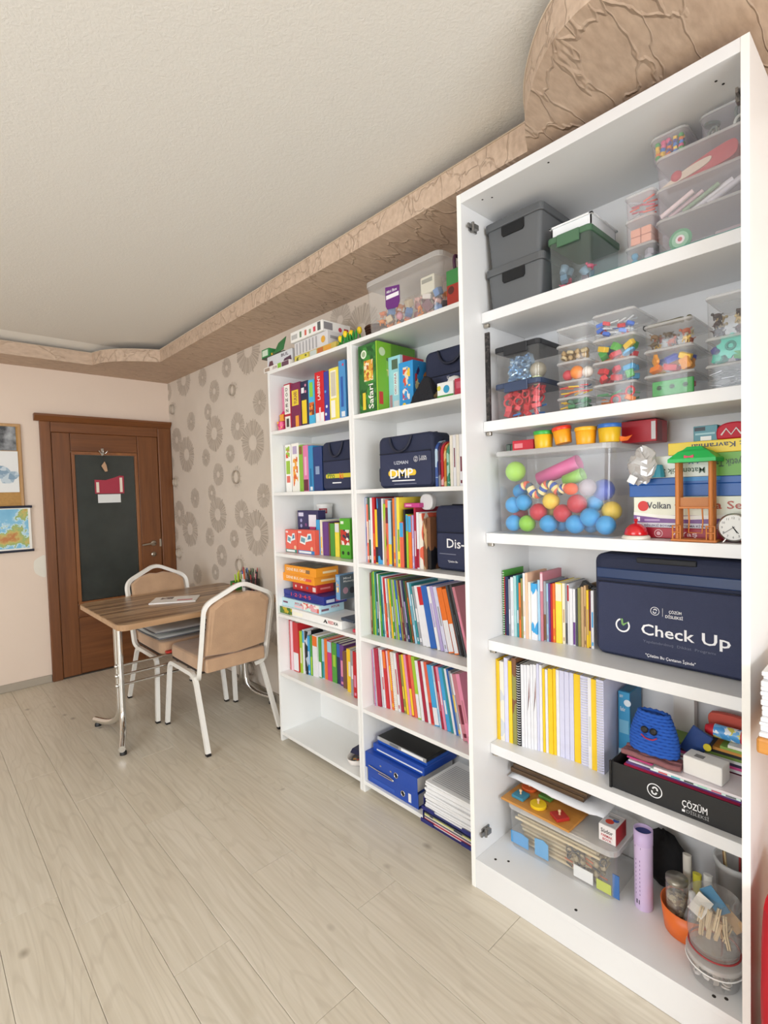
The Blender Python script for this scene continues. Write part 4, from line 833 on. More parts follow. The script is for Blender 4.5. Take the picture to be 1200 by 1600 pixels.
for k in range(9): b.tube([(math.cos(2*PI*i/n)*(.055+.003*k), math.sin(2*PI*i/n)*(.050+.002*k), .007+.0125*k) for i in range(n)], .0072, 6, closed=True)
b.build('weave', M('#4a2a1c', .8, var=.3, scale=60), bk)
# ------------------------------------------------------------------ clear boxes and what is in them
def tub(label, X, yl, yr, z0, z1, d, lid='#e8e8ee', haze=.10, tint='#ffffff', lid_h=.010, group=None, taper=.04, name='storage_box', clearlid=True, r=.014, cat='storage box', latch=None):
    w = yl-yr; h = z1-z0
    o = thing(name, label, cat, (X, (yl+yr)/2, z0), (0, 0, 0), group)
    n = 4; hb = h-lid_h*.6; b = B(); rings = []
    for k, z in ((taper, 0.0), (taper*.8, .004), (taper*.45, hb*.5), (0.0, hb)):
        i = k*w*.5+.0015; j = min(k*d*.5, .02)+.0015
        rings.append([(x, y, z) for x, y in rrect(j, d-j, -w/2+i, w/2-i, r, n)])
    m = len(rings[0]); vs = [p for rg in rings for p in rg]
    b.add(vs, [(q*m+s, q*m+(s+1) % m, (q+1)*m+(s+1) % m, (q+1)*m+s) for q in range(len(rings)-1) for s in range(m)], True)
    b.add(vs, [tuple(range(m-1, -1, -1))])
    b.build('box_body', CLEAR(tint, haze), o)
    if lid:
        lm = CLEAR('#ffffff', .30, .10, .2) if clearlid else M(lid, .4, var=.03)
        l = B(); l.prism(rrect(-.002, d+.002, -w/2-.002, w/2+.002, r+.002, n), h-lid_h, h-.001)
        lo_ = l.build('lid', lm, o, bevel=.002, seg=1)
        if latch: B().box(-.007, -.0022, -w*.26, w*.26, h-lid_h*1.9, h-.002).build('latch', M(latch, .4, var=.03), lo_, bevel=.002, seg=1)
    else:
        rim = rings[-1]; B().tube(rim, .003, 5, closed=True).build('rim', CLEAR(tint, .4), o)
    return o
_sh = {}
def toy_mesh(shape, s, col):
    k = (shape, round(s, 4), col)
    if k in _sh: return _sh[k]
    b = B(); bev = 0
    if shape == 'ball': b.ball((0, 0, 0), s, 16)
    elif shape == 'brick': b.box(-s*.42, s*.42, -s*.75, s*.75, -s*.38, s*.38); bev = s*.08
    elif shape == 'cube': b.box(-s*.52, s*.52, -s*.52, s*.52, -s*.52, s*.52); bev = s*.06
    elif shape == 'stick': b.tube([(0, -s*.95, 0), (0, s*.95, 0)], s*.16, 6)
    elif shape == 'disc': b.lathe([(s*.85, -s*.16), (s*.9, 0), (s*.85, s*.16)], n=16)
    elif shape == 'gear':
        q = []
        for i in range(16): rr = s*(.92 if i % 4 < 2 else .68); a = 2*PI*i/16; q.append((rr*math.cos(a), rr*math.sin(a)))
        b.prism(q, -s*.18, s*.18, 'x'); b.prism([(s*.22*math.cos(2*PI*i/10), s*.22*math.sin(2*PI*i/10)) for i in range(10)], -s*.24, s*.24, 'x')
    elif shape == 'ring': b.tube([(0, s*.7*math.cos(2*PI*i/14), s*.7*math.sin(2*PI*i/14)) for i in range(14)], s*.18, 6, closed=True)
    elif shape == 'animal':
        b.ball((0, 0, s*.1), s*.42, 10, sy=1.5, sz=.8); b.ball((0, s*.68, s*.34), s*.22, 8)
        for q in ((-.2, .4), (.2, .4), (-.2, -.4), (.2, -.4)): b.tube([(q[0]*s, q[1]*s, 0), (q[0]*s, q[1]*s, -s*.5)], s*.10, 5)
        b.tube([(0, -s*.55, s*.2), (0, -s*.85, s*.35)], s*.07, 5)
    elif shape == 'figure':
        b.tube([(0, 0, -s*.9), (0, 0, 0), (0, 0, s*.5)], s*.2, 8, rad=[s*.12, s*.2, s*.16]); b.ball((0, 0, s*.72), s*.2, 8); b.tube([(0, -s*.45, 0), (0, 0, s*.4), (0, s*.45, s*.1)], s*.09, 5)
    elif shape == 'nut': b.lathe([(s*.75, -s*.3), (s*.75, s*.3), (s*.4, s*.3), (s*.4, -s*.3)], n=6, smooth=False)
    elif shape == 'card': b.box(-s*.05, s*.05, -s*.6, s*.6, -s*.8, s*.8)
    elif shape == 'shell': b.lathe([(.0001, -s*.7), (s*.55, -s*.3), (s*.6, .1*s), (s*.3, s*.5), (.0001, s*.75)], n=9)
    elif shape == 'strip': b.box(-s*.06, s*.06, -s*.95, s*.95, -s*.14, s*.14)
    elif shape == 'cup': b.lathe([(s*.5, -s*.6), (s*.7, s*.6), (s*.62, s*.6), (s*.44, -s*.5)], n=14)
    me = b.mesh(shape+'_piece', M(col, .42, var=.05, scale=30) if not col.startswith('!') else M(col[1:], .35, .7), bevel=bev, seg=1)
    _sh[k] = me; return me
NM = {'ball': ('play_ball', 'ball'), 'brick': ('toy_brick', 'toy brick'), 'cube': ('toy_cube', 'toy cube'), 'stick': ('counting_stick', 'stick'), 'disc': ('toy_disc', 'disc'), 'gear': ('toy_gear', 'toy gear'), 'ring': ('toy_ring', 'ring'), 'animal': ('toy_animal', 'toy animal'), 'figure': ('toy_figure', 'toy figure'), 'nut': ('toy_nut', 'toy nut'), 'card': ('picture_card', 'card'), 'shell': ('wooden_bead', 'bead'), 'strip': ('craft_strip', 'strip'), 'cup': ('toy_cup', 'cup')}
def cname(col):
    col = col.lstrip('!#'); c = [int(col[i:i+2], 16) for i in (0, 2, 4)]; best = None
    for n_, h_ in CN.items():
        q = [int(h_[i:i+2], 16) for i in (1, 3, 5)]; dd = sum((a-b_)**2 for a, b_ in zip(c, q))
        if best is None or dd < best[0]: best = (dd, n_)
    return best[1]
def fill(where, X, yl, yr, z0, d, s, nz, specs, nx=2, seed=1, tilt=.5, dens=1.0, wall=.007):
    """pieces of radius s laid in layers inside a box; specs: (shape, colour)"""
    r = random.Random(seed); c = 1.72*s
    ny = max(1, int((yl-yr-2*wall-2*s)/c)+1); gy = (yl-yr-2*wall-2*s)/max(1, ny-1); nx = max(1, min(nx, int((d-2*wall-2*s)/c)+1))
    gx = c; nz = max(nz, int(round(nz*1.7))) if nz > 1 else 2
    for k in range(nz):
        for i in range(ny):
            for j in range(nx):
                if r.random() > dens: continue
                shp, col = r.choice(specs)
                n_, cat = NM[shp]
                o = bpy.data.objects.new(n_, toy_mesh(shp, s*(1.2 if s < .02 and shp != 'ball' else .96), col)); COL.objects.link(o)
                o.location = (X+wall+s+gx*j+r.uniform(0, s*.3), yl-wall-s-gy*i+r.uniform(-.25, .25)*s*(0 if i in (0, ny-1) else 1), z0+.005+s*(.98 if shp in ('ball', 'cube', 'gear') and k == 0 else .72)+s*1.30*k)
                if shp in ('stick', 'strip'): o.rotation_euler = (r.uniform(-.3, .3), 0, r.uniform(-.5, .5))
                elif shp == 'animal': o.rotation_euler = (r.uniform(-.4, .4), 0, r.uniform(-1, 1)+(PI if r.random() < .5 else 0))
                else: o.rotation_euler = (r.uniform(-tilt, tilt), r.uniform(-tilt, tilt), r.uniform(-tilt*2, tilt*2))
                tag(o, '%s %s-layer %s %s, %s along, %s' % (['front', 'second-row', 'third-row', 'rear'][j], ORD[k], cname(col), cat, ORD[i], where), cat, '%ss in %s' % (cat, where))
def PXY(org, s, x, y, X): return at(org[0]+x/s, org[1]+y/s, X=X)
# --- second compartment of the wardrobe: columns of lidded boxes
C5 = (750, 490), 6.0; C6 = (910, 430), 4.706
def column(org, s, X, xl, xr, ytops, zbase, d, wheres, labels, specs, lids, seed0, sizes, haze=.035, latch=None, lid_h=.009, clearlid=True, group=None, nzs=None):
    """ytops: py of the top-left of each box from the top box down"""
    px = org[0]+xl/s; mid = org[1]+(ytops[0]+ytops[-1])/2/s
    yl, yr = at(px, mid, X=X).y, at(org[0]+xr/s, mid, X=X).y
    zs = [at(px, org[1]+y/s, X=X).z for y in ytops]+[zbase]
    for i in range(len(ytops)):
        z1, z0 = zs[i], zs[i+1]+.0008
        tub(labels[i], X, yl-.003, yr+.003, z0, z1, d, lids[i], haze, lid_h=lid_h, group=group, clearlid=clearlid, latch=latch[i] if latch else None)
        sz = sizes[i]; nz = nzs[i] if nzs else max(1, int((z1-z0-.018-lid_h)/(1.9*sz)))
        if specs[i]: fill(wheres[i], X, yl-.003, yr+.003, z0, d, sz, nz, specs[i], seed=seed0+i)
    return yl, yr, zs
rd, gn, bl, ye, og, pk, wt, tn, gy_, dk = '#d2303c', '#3f9e46', '#2f7fd0', '#f0c52c', '#f08428', '#e66a92', '#e8e4dc', '#b08a58', '#8a8c90', '#3c3a3a'
lb = '#4aa8dc'
GB = 'clear lidded boxes in the second compartment of the wardrobe'
# two big latch-lid boxes
yl, yr, zz = column(*C5, 1.640, 128, 562, (330, 672), ZT[1], .21, ['black lidded box', 'navy lidded box'],
    ['large clear box with black latch lid holding sparkly foil', 'large clear box with navy latch lid full of red toy letters'],
    [None, None], ['#1d1f24', '#33415e'], 10, [.02, .02], lid_h=.020, clearlid=False, latch=['#1d1f24', '#33415e'], group=GB)
B1Z = zz
fill('the navy lidded box', 1.640, yl-.003, yr+.003, zz[2]+.001, .21, .0185, 3, [('brick', rd), ('brick', rd), ('cube', rd), ('ring', rd), ('strip', bl), ('cube', '#c02838')], seed=5, wall=.016)
for i, (sh_, c_) in enumerate((('disc', '#9cc45a'), ('disc', '#a8cc6a'), ('cup', '#cfd8a0'))):
    o = bpy.data.objects.new(NM[sh_][0], toy_mesh(sh_, .024, c_)); COL.objects.link(o); o.location = (1.675, yl-.055-.052*i, zz[2]+.001+.006+.0185*2*3+.012); tag(o, 'pale green plastic %s, %s from the door end, top of navy lidded box' % ('cup' if i == 2 else 'disc', ORD[i]), 'toy', 'green pieces in the navy lidded box')
fo = thing('foil_sheet', 'crumpled silvery blue foil inside the black lidded box', 'foil', (1.668, (yl+yr)/2+.010, zz[1]+.008))
b = B(); r = random.Random(4); N_ = 14; vs = []; wf, hf = .092, .090
for iy in range(N_):
    for ix in range(N_): vs.append((r.uniform(0, .022), (ix/(N_-1)-.5)*wf*-1, iy/(N_-1)*hf))
n0 = len(vs); vs += [(x+.03, y, z) for x, y, z in vs]; fs = []
for iy in range(N_-1):
    for ix in range(N_-1):
        a = iy*N_+ix; fs += [(a, a+1, a+N_+1, a+N_), (n0+a+N_, n0+a+N_+1, n0+a+1, n0+a)]
rim = [i for i in range(N_)]+[i*N_+N_-1 for i in range(1, N_)]+[(N_-1)*N_+i for i in range(N_-2, -1, -1)]+[i*N_ for i in range(N_-2, 0, -1)]
for a in range(len(rim)): p, q = rim[a], rim[(a+1) % len(rim)]; fs.append((q, p, p+n0, q+n0))
b.add(vs, fs); b.build('foil_body', M('#a9c4dc', .22, .75, var=.25, scale=40), fo)
o = bpy.data.objects.new('wool_ball', toy_mesh('ball', .030, '#a8a08c')); COL.objects.link(o); o.location = (1.70, yr+.042, zz[1]+.036); tag(o, 'grey wool ball in the black lidded box', 'ball')
# tape strip hanging at the side panel
st = thing('patterned_strap', 'black patterned strap hanging beside the latch lid boxes', 'strap', (1.635, 1.1475, ZT[1]+.0005))
B().box(-.004, .004, -.009, .009, 0, .335).build('strap_body', PR(('#1a1818', '#4a4440', '#2a2626'), 90), st)
def five(i): return ['first', 'second', 'third', 'fourth', 'fifth'][i]+' box down in the narrow column'
def four(i): return ['first', 'second', 'third', 'fourth'][i]+' box down in the column of four'
def thr(i): return ['first', 'second', 'third'][i]+' box down under the toy soldier'
column(*C5, 1.640, 703, 1012, (152, 312, 470, 648, 800), ZT[1], .15, [five(i) for i in range(5)],
    ['small clear box at the top of the narrow column, almost empty', 'small clear box of wooden beads, second in the narrow column', 'small clear box with an orange ball, third in the narrow column', 'small clear box of coloured sticks, fourth in the narrow column', 'small clear box of green pieces at the foot of the narrow column'],
    [None, [('shell', '#b79a6c'), ('shell', '#a88a5c'), ('nut', '#c8b48a')], None, [('stick', og), ('stick', rd), ('stick', ye), ('stick', '#5a7a9a')], [('brick', '#3f8a5a'), ('stick', ye), ('brick', '#2f6a4a'), ('cube', '#4a9a5a')]], ['#e2e2e8']*5, 20, [.012, .0125, .02, .0145, .013], group=GB)
_yl, _yr = at(750+703/6, 500, X=1.64).y, at(750+1012/6, 500, X=1.64).y
zc = at(750+703/6, 490+648/6, X=1.64).z+.0008
for (dy, rr, c_, lab) in ((.030, .018, '#c83a4a', 'red ball beside the orange ball in the narrow column'), (.062, .0225, '#f58a1e', 'bright orange ball in the third box of the narrow column'), (.102-.003, .0185, '#ded8d0', 'white ball in the third box of the narrow column')):
    o = bpy.data.objects.new('play_ball', toy_mesh('ball', rr, c_)); COL.objects.link(o); o.location = (1.668, _yl-dy, zc+.003+rr); tag(o, lab, 'ball')
column(*C6, 1.640, 62, 388, (305, 482, 650, 815), ZT[1], .21, [four(i) for i in range(4)],
    ['clear box of blue and grey pegs at the top of the column of four', 'clear box of big mixed bricks, second in the column of four', 'clear box of green bricks and red shapes, third in the column of four', 'clear box with green rulers at the foot of the column of four'],
    [[('stick', '#3f6fd0'), ('brick', '#3f6fd0'), ('stick', '#b8c0c8'), ('stick', '#d8dce0'), ('brick', rd)], [('cube', gn), ('brick', og), ('cube', '#5cb84a'), ('brick', rd), ('disc', lb), ('brick', ye)], [('cube', gn), ('brick', rd), ('brick', '#c23048'), ('disc', gy_), ('brick', lb), ('stick', og)], [('strip', '#3f8a5a'), ('stick', rd), ('strip', '#3f9a5a'), ('ring', rd), ('brick', og), ('strip', '#8a8e92')]],
    ['#e2e2e8']*4, 30, [.0125, .0185, .0185, .0165], group=GB)
y3l, y3r, z3 = column(*C6, 1.640, 440, 818, (378, 562, 745), ZT[1], .21, [thr(i) for i in range(3)],
    ['clear box of little plastic animals right under the toy soldier', 'clear box with orange gears in the middle under the toy soldier', 'clear box with a green pegboard at the bottom under the toy soldier'],
    [[('animal', '#c8ac6a'), ('animal', '#7a5a34'), ('animal', '#d8d0b0'), ('animal', '#b0522c'), ('animal', '#5a4a34'), ('animal', '#e0b84a')], [('gear', '#f0a030'), ('brick', og), ('brick', rd), ('brick', '#4a5ac0'), ('brick', ye)], None], ['#e2e2e8']*3, 40, [.0165, .0185, .018], group=GB)
pg = thing('green_pegboard', 'green perforated plastic board inside the lowest box of its column', 'pegboard', (1.652, (y3l+y3r)/2-.012, z3[3]+.0065))
B().box(0, .010, -.052, .058, 0, .044).build('board', M('#3aa04a', .4), pg, bevel=.002, seg=1)
for i in range(3): B().lathe([(.007, 0), (.007, .0008)], n=12, X=Matrix.Translation((-.0005, .038-.035*i, .024)) @ Matrix.Rotation(-PI/2, 4, 'Y')).build('peg_hole', M('#1f4a28', .6), pg)
fill('the box behind the green pegboard', 1.668, y3l-.012, y3r+.012, z3[3]+.001, .17, .0175, 1, [('brick', rd), ('stick', og), ('brick', '#c23048'), ('cube', gn)], seed=9)
sd = thing('toy_soldier', 'olive toy soldier figure lying on a clear lid', 'toy figure', (1.700, (y3l+y3r)/2, z3[0]+.010), (0, 0, .1))
b = B(); b.tube([(0, .075, 0), (0, .03, 0), (0, -.025, 0)], .006, 8, rad=[.004, .007, .009]); b.tube([(.006, .078, -.002), (.005, .03, 0)], .0045, 6); b.ball((0, -.040, .002), .009, 10); b.tube([(-.002, -.02, .006), (-.012, .005, .001), (-.014, .03, -.004)], .0035, 6)
b.build('figure_body', M('#55502f', .7, var=.2, scale=60), sd)
B().box(-.006, .012, .070, .084, -.009, .004).build('boots', M('#1e1c1a', .6), sd, bevel=.002, seg=1)
y4l = at(910+893/4.706, 430+600/4.706, X=1.64).y
zr = [at(910+893/4.706, 430+y/4.706, X=1.64).z for y in (165, 470, 668)]+[ZT[1]]
for i, (lab, sp, sz, lidc) in enumerate((('tall clear box of dark spiders and claws beside the post', [('animal', '#5a3c34'), ('animal', '#3c2e2c'), ('animal', '#c8b48a')], .0165, '#e2e2e8'), ('clear box with a turquoise gear in the middle beside the post', [('brick', '#4a4a8a'), ('cube', gn), ('gear', '#3fb8a0')], .017, '#e2e2e8'), ('clear box of silvery nails at the bottom beside the post', [('stick', '!#a8aab0')], .013, '#f2f2f4'))):
    tub(lab, 1.640, y4l-.003, .330, zr[i+1]+.0008, zr[i], .21, lidc, .035, lid_h=.009, group=GB)
    fill(['tall box beside the post', 'turquoise gear box beside the post', 'nail box beside the post'][i], 1.640, y4l-.003, .330, zr[i+1]+.001, .21, sz, [2, 1, 2][i], sp, seed=50+i)
gr = thing('turquoise_gear', 'large turquoise toy gear pressed against its clear box', 'toy gear', (1.6585, y4l-.060, zr[2]+.036+.010), (0, 0, 0))
# --- top compartment
C7 = (735, 280), 4.8; C8 = (960, 130), 5.517
CHAR = M('#5b5d5f', .5, var=.04)
def char_box(lab, X, yl, yr, z0, z1, d):
    o = thing('lidded_bin', lab, 'storage bin', (X, (yl+yr)/2, z0), group='charcoal lidded bins'); w = yl-yr; h = z1-z0; hb = h-.028
    b = B(); rg = []
    for k, z in ((.012, 0), (.0, hb)): rg.append([(x, y, z) for x, y in rrect(.004+k*.4, d-.004-k*.4, -w/2+.006+k, w/2-.006-k, .016, 4)])
    m = len(rg[0]); vs = rg[0]+rg[1]
    b.add(vs, [(s_, (s_+1) % m, m+(s_+1) % m, m+s_) for s_ in range(m)], True).add(vs, [tuple(range(m-1, -1, -1)), tuple(range(m, 2*m))]); b.build('bin_body', CHAR, o)
    B().prism(rrect(-.003, d+.003, -w/2-.001, w/2+.001, .018, 4), hb, h).build('lid', M('#555759', .5, var=.04), o, bevel=.004, seg=2)
    q = [(-.046, hb-.001), (-.046, hb-.030), (-.040, hb-.038), (.040, hb-.038), (.046, hb-.030), (.046, hb-.001)]
    B().prism(q, -.0005, .004, 'x').build('grip_hole', M('#0e0e10', .8, var=0), o)
    return o
ya, yb_ = at(735+80/4.8, 440, X=1.635).y, at(735+548/4.8, 440, X=1.635).y
zl1 = PXY(*C7, 300, 620, 1.635).z; zl2 = PXY(*C7, 300, 265, 1.635).z
ya = min(ya, 1.150)
char_box('lower charcoal plastic bin with a hand hole, top compartment', 1.635, ya, yb_, ZT[0]+.0005, zl1, .26); char_box('upper charcoal plastic bin with a hand hole, top compartment', 1.635, ya, yb_, zl1+.0005, zl2, .26)
yg, yg2 = at(735+572/4.8, 420, X=1.64).y-.004, at(735+905/4.8, 420, X=1.64).y
zg = PXY(*C7, 720, 395, 1.64).z
tub('clear box with a green latch lid holding pink and blue toys', 1.640, yg, yg2, ZT[0]+.0008, zg, .23, '#4b6f53', 0.05, '#f2f8f8', .022, clearlid=False, latch='#4b6f53', group='storage boxes in the top compartment', taper=.06)
fill('the green lidded box', 1.640, yg, yg2, ZT[0]+.001, .22, .022, 2, [('animal', pk), ('brick', '#f07a4a'), ('cube', '#6a8aa4'), ('cup', '#8aa0b4'), ('animal', '#e8557a'), ('card', '#7a6a74')], seed=61, dens=.85, wall=.016)
wt_ = thing('white_tray', 'white plastic tray resting on the green lidded box', 'tray', (1.655, (yg+yg2)/2, zg+.0008), group='storage boxes in the top compartment')
w = (yg-yg2)
b = B(); b.box(.004, .19, -w/2+.006, w/2-.006, 0, .004)
for s in (-1, 1): b.box(.004, .19, s*(w/2-.006), s*(w/2-.010), .004, .034)
b.box(.004, .008, -w/2+.006, w/2-.006, .004, .034); b.box(.186, .19, -w/2+.006, w/2-.006, .004, .034); b.build('tray_body', M('#eceef0', .4), wt_)
b = B(); b.box(-.003, .197, w/2-.010, w/2, .034, .039); b.box(-.003, .197, -w/2, -w/2+.010, .034, .039); b.box(-.003, .008, -w/2, w/2, .0342, .0388); b.box(.186, .197, -w/2, w/2, .0342, .0388); b.build('tray_rim', M('#f2f3f4', .4), wt_)
# teal mat and the small column
xs = [at(960+x/5.517, 400, X=1.65).y for x in (80, 352)]
zs_ = [PXY(*C8, 80, y, 1.65).z for y in (990, 1198, 1432)]
tag(B().box(0, .24, -(yg2-.335-.006), 0, 0, .005).build('teal_mat', M('#1f8a7c', .5)), 'teal craft mat lying under the small clear boxes', 'mat').location = (1.622, yg2-.004, ZT[0]+.0004)
ZM = ZT[0]+.006
GT0 = 'clear lidded boxes in the top compartment of the wardrobe'
for i, (z1, z0, lab, sp, sz, nz) in enumerate(((zs_[0], zs_[1], 'small clear box of coral and grey pens, top of the short stack', [('stick', '#e8604a'), ('strip', '#b0b4b8'), ('stick', '#d85a70')], .0145, 2), (zs_[1], zs_[2], 'small clear box packed with peach clay, middle of the short stack', None, .02, 1), (zs_[2], ZM, 'small clear box with a blue ball, bottom of the short stack', [('cube', '#a8a8b0'), ('cube', '#9a9aa4'), ('shell', '#2f9ac0')], .0145, 1))):
    tub(lab, 1.650, xs[0]-.003, xs[1]+.003, z0+.0008, z1, .17, '#e6e2e4', .16, '#fffcff', .009, GT0, taper=.05)
    if sp: fill(['top of the short stack', '', 'bottom of the short stack'][i], 1.650, xs[0]-.003, xs[1]+.003, z0+.001, .17, sz, nz, sp, seed=70+i)
    else:
        wy = xs[0]-xs[1]-.03
        for k in range(2):
            for j in range(2):
                o = B().box(0, .10, -wy/2+.001, 0, 0, .0235).build('clay_slab', M('#e0a084', .7, var=.06), bevel=.003, seg=2); o.location = (1.664, xs[0]-.015-j*wy/2, z0+.006+k*.0245); tag(o, 'peach modelling clay slab packed in the short stack box', 'clay', 'peach clay slabs')
# three long boxes and two on top
yL = at(960+335/5.517, 330, X=1.645).y-.004; yR = .330
zt = [PXY(*C8, 322, y, 1.645).z for y in (672, 940, 1205)]
for i, (lab, z1, z0) in enumerate((('long clear box with a red and cream costume piece, top of three', zt[0], zt[1]), ('long clear box of rolled papers and pens, middle of three', zt[1], zt[2]), ('long clear box with a round green badge, bottom of three', zt[2], ZM))):
    tub(lab, 1.645, yL, yR, z0+.0008, z1, .20, '#e6e2e4', .15, '#fffcff', .009, GT0, taper=.04, r=.02)
def inbox(name, lab, cat, bld, mat, loc, rot=(0, 0, 0)):
    o = bld.build(name, mat); o.location = loc; o.rotation_euler = rot; return tag(o, lab, cat)
ym = (yL+yR)/2
cp = thing('costume_piece', 'red and cream fabric mask in the top long box', 'mask', (1.668, ym+.008, zt[1]+.007))
b = B(); q = smooth([(.09, .004), (.05, .022), (.01, .038), (-.04, .052), (-.088, .056), (-.09, .02), (-.05, .006), (.03, .002), (.09, .004)], 4)[:-1]; b.prism(q[::-1], 0, .05, 'x'); b.build('fabric', M('#b8444c', .8, var=.15), cp)
B().prism(smooth([(.10, .0), (.03, .028), (-.03, .036), (-.02, .018), (.05, .002), (.10, .0)], 4)[:-1][::-1], -.004, .0, 'x').build('cream_band', M('#d8ccb8', .8), cp)
tag(B().ball((0, 0, 0), .017, 12).build('pom_pom', M('#c04452', .9, bump=.3)), 'red pom pom in the top long clear box', 'pom pom').location = (1.672, yL-.040-.012, zt[1]+.026)
for i, (y0, y1, c, r_) in enumerate(((.075, -.01, '#e8d8d8', .007), (.058, -.03, '#d8c0c4', .006), (.02, -.07, '#8aa88a', .006), (.0, -.10, '#e4e4e6', .010), (-.04, -.13, '#cfd0d4', .009))):
    o = B().tube([(0, y0, 0), (0, y1, .040)], r_, 8).build('paper_roll', M(c, .6)); o.location = (1.668+.018*(i % 2)+.012*(i//2), ym+.03, zt[2]+.009+r_); tag(o, 'slanted roll of %s paper in the middle long box' % cname(c), 'paper roll', 'rolled papers in the middle long box')
bd = thing('green_badge', 'round green badge with a red and white centre in the lowest long box', 'badge', (1.668, yL-.055-.006, ZM+.037))
for r_, c, e in ((.030, '#3f9a6a', 0), (.022, '#8ac8a0', .0012), (.012, '#f0e8e8', .0022), (.006, '#c84a5a', .003)): B().lathe([(r_, 0), (r_, .003)], n=24, X=Matrix.Translation((-e, 0, 0)) @ Matrix.Rotation(-PI/2, 4, 'Y')).build('badge_disc', M(c, .5), bd)
tag(B().box(0, .06, -.07, 0, 0, .022).build('soap_dish', CLEAR('#f0e0e4', .4), bevel=.005), 'small frosted case in the lowest long clear box', 'case').location = (1.672, .415, ZM+.008)
yb0, yb1 = at(960+300/5.517, 225, X=1.655).y, at(960+622/5.517, 225, X=1.655).y
zb1 = min(PXY(*C8, 290, 372, 1.655).z, 2.517)
tub('small clear box of colourful beads on top of the long boxes', 1.655, yb0, yb1, zt[0]+.0008, zb1, .16, '#ece8ea', .14, '#fffcff', .008, GT0, taper=.08, r=.02)
fill('the bead box on the long boxes', 1.655, yb0-.004, yb1+.004, zt[0]+.001, .15, .0075, 3, [('cube', og), ('cube', ye), ('cube', bl), ('ball', gn), ('ball', '#d84a7a'), ('cube', '#5a4a9a')], seed=81, nx=2)
yc0 = at(960+725/5.517, 190, X=1.655).y
tub('clear box of felt shapes on the long boxes beside the post', 1.655, yc0, yR+.002, zt[0]+.0008, min(PXY(*C8, 725, 270, 1.655).z, 2.515), .16, '#ece8ea', .14, '#fffcff', .008, GT0, taper=.05, r=.02)
fill('the felt shape box beside the post', 1.655, yc0, yR, zt[0]+.001, .15, .019, 1, [('gear', '#3f5a50'), ('ring', '#d8e0d4'), ('disc', '#2f463e'), ('ring', '#6a7a70')], seed=83)
gr_b = B(); q = []
for i in range(32):
    rr = .034*(1 if i % 4 < 2 else .78); a = 2*PI*i/32; q.append((rr*math.cos(a), rr*math.sin(a)))
gr_b.prism(q, -.003, .003, 'x'); gr_b.build('gear_plate', M('#4cc0ac', .5), gr); B().tube([(-.0035, .010*math.cos(2*PI*i/14), .010*math.sin(2*PI*i/14)) for i in range(14)], .0035, 6, closed=True).build('gear_hub', M('#2f8a7c', .5), gr)
# ------------------------------------------------------------------ navy bags
NAVY = M('#232a45', .75, var=.10, scale=12, bump=.15, bscale=300); NAVY2 = M('#2b3250', .7, var=.08, scale=12, bump=.12, bscale=300); INK = M('#f2f2f4', .5, var=0)
def bag(label, X, yl, yr, z0, z1, d, pocket=.62, handle=True, lean=0.0, group='navy teaching bags', side=True):
    o = thing('teaching_bag', label, 'bag', (X, yl, z0), (lean, 0, 0), group); w = yl-yr; h = z1-z0
    b = B(); N_, K_ = 9, 9; vs = []
    # soft box: front and back panels bulge, corners rounded
    outline = rrect(-w, 0, 0, h, min(.03, h*.12), 4)
    for off, k in ((.012, .90), (.003, .97), (.010, 1.0), (d-.010, 1.0), (d-.003, .97), (d-.012, .90)):
        xx = off if off < d/2 else off
        if k == .90: xx = -.0 if off < d/2 else d
        for y, z in outline: vs.append((xx, -w/2+(y+w/2)*k, h/2+(z-h/2)*k))
    m = len(outline)
    b.add(vs, [(q*m+s, q*m+(s+1) % m, (q+1)*m+(s+1) % m, (q+1)*m+s) for q in range(5) for s in range(m)], True)
    b.add(vs, [tuple(range(m)), tuple(range(6*m-1, 5*m-1, -1))])
    bo = b.build('bag_body', NAVY, o)
    B().prism(rrect(-w+.012, -.012, .010, h*pocket, .012, 3), -.0045, .0005, 'x').build('front_pocket', NAVY2, o, bevel=.002, seg=1)
    B().tube([(-.004, -.012, h*pocket+.002), (-.004, -w+.012, h*pocket+.002)], .0022, 6).build('pocket_seam', M('#161a2c', .7), o)
    B().tube([(d*.5, y, z) for y, z in [( -.018+0, h*.12), (.001, h*.2), (.001, h*.85), (-.03, h+.001), (-w+.03, h+.001), (-w-.001, h*.85)]], .003, 5).build('zip', M('#12141e', .5), o)
    if handle:
        for s in (0,):
            c = -w*.44; B().tube(smooth([(-.004, c+w*.20, h*.97), (-.008, c+w*.15, h*.80), (-.012, c+w*.06, h*.70), (-.012, c-w*.06, h*.70), (-.008, c-w*.15, h*.80), (-.004, c-w*.20, h*.97)], 5), .006, 8).build('handle', M('#1a1f33', .6), o)
    return o, w, h
def logo(o, y, z, r, e=-.0052):
    b = B(); n = 28
    q = [(e, y-r*math.cos(2*PI*i/n), z+r*math.sin(2*PI*i/n)) for i in range(n)]; q2 = [(e, y-r*.88*math.cos(2*PI*i/n), z+r*.88*math.sin(2*PI*i/n)) for i in range(n)]
    b.add(q+q2, [(i, (i+1) % n, n+(i+1) % n, n+i) for i in range(n)])
    b.build('emblem_ring', INK, o)
    b = B()
    for s in (1, -1):
        pts = [(math.cos(a)*r*.30*s+s*r*.06, math.sin(a)*r*.30*s+s*r*.20) for a in [PI*k/8-.4 for k in range(10)]]
        for (u0, v0), (u1, v1) in zip(pts, pts[1:]):
            nx, ny = -(v1-v0), (u1-u0); L_ = math.hypot(nx, ny); nx, ny = nx/L_*r*.11, ny/L_*r*.11
            b.add([(e, y-u, z+v) for u, v in ((u0-nx, v0-ny), (u1-nx, v1-ny), (u1+nx, v1+ny), (u0+nx, v0+ny))], [(0, 1, 2, 3)])
    b.build('emblem', INK, o)
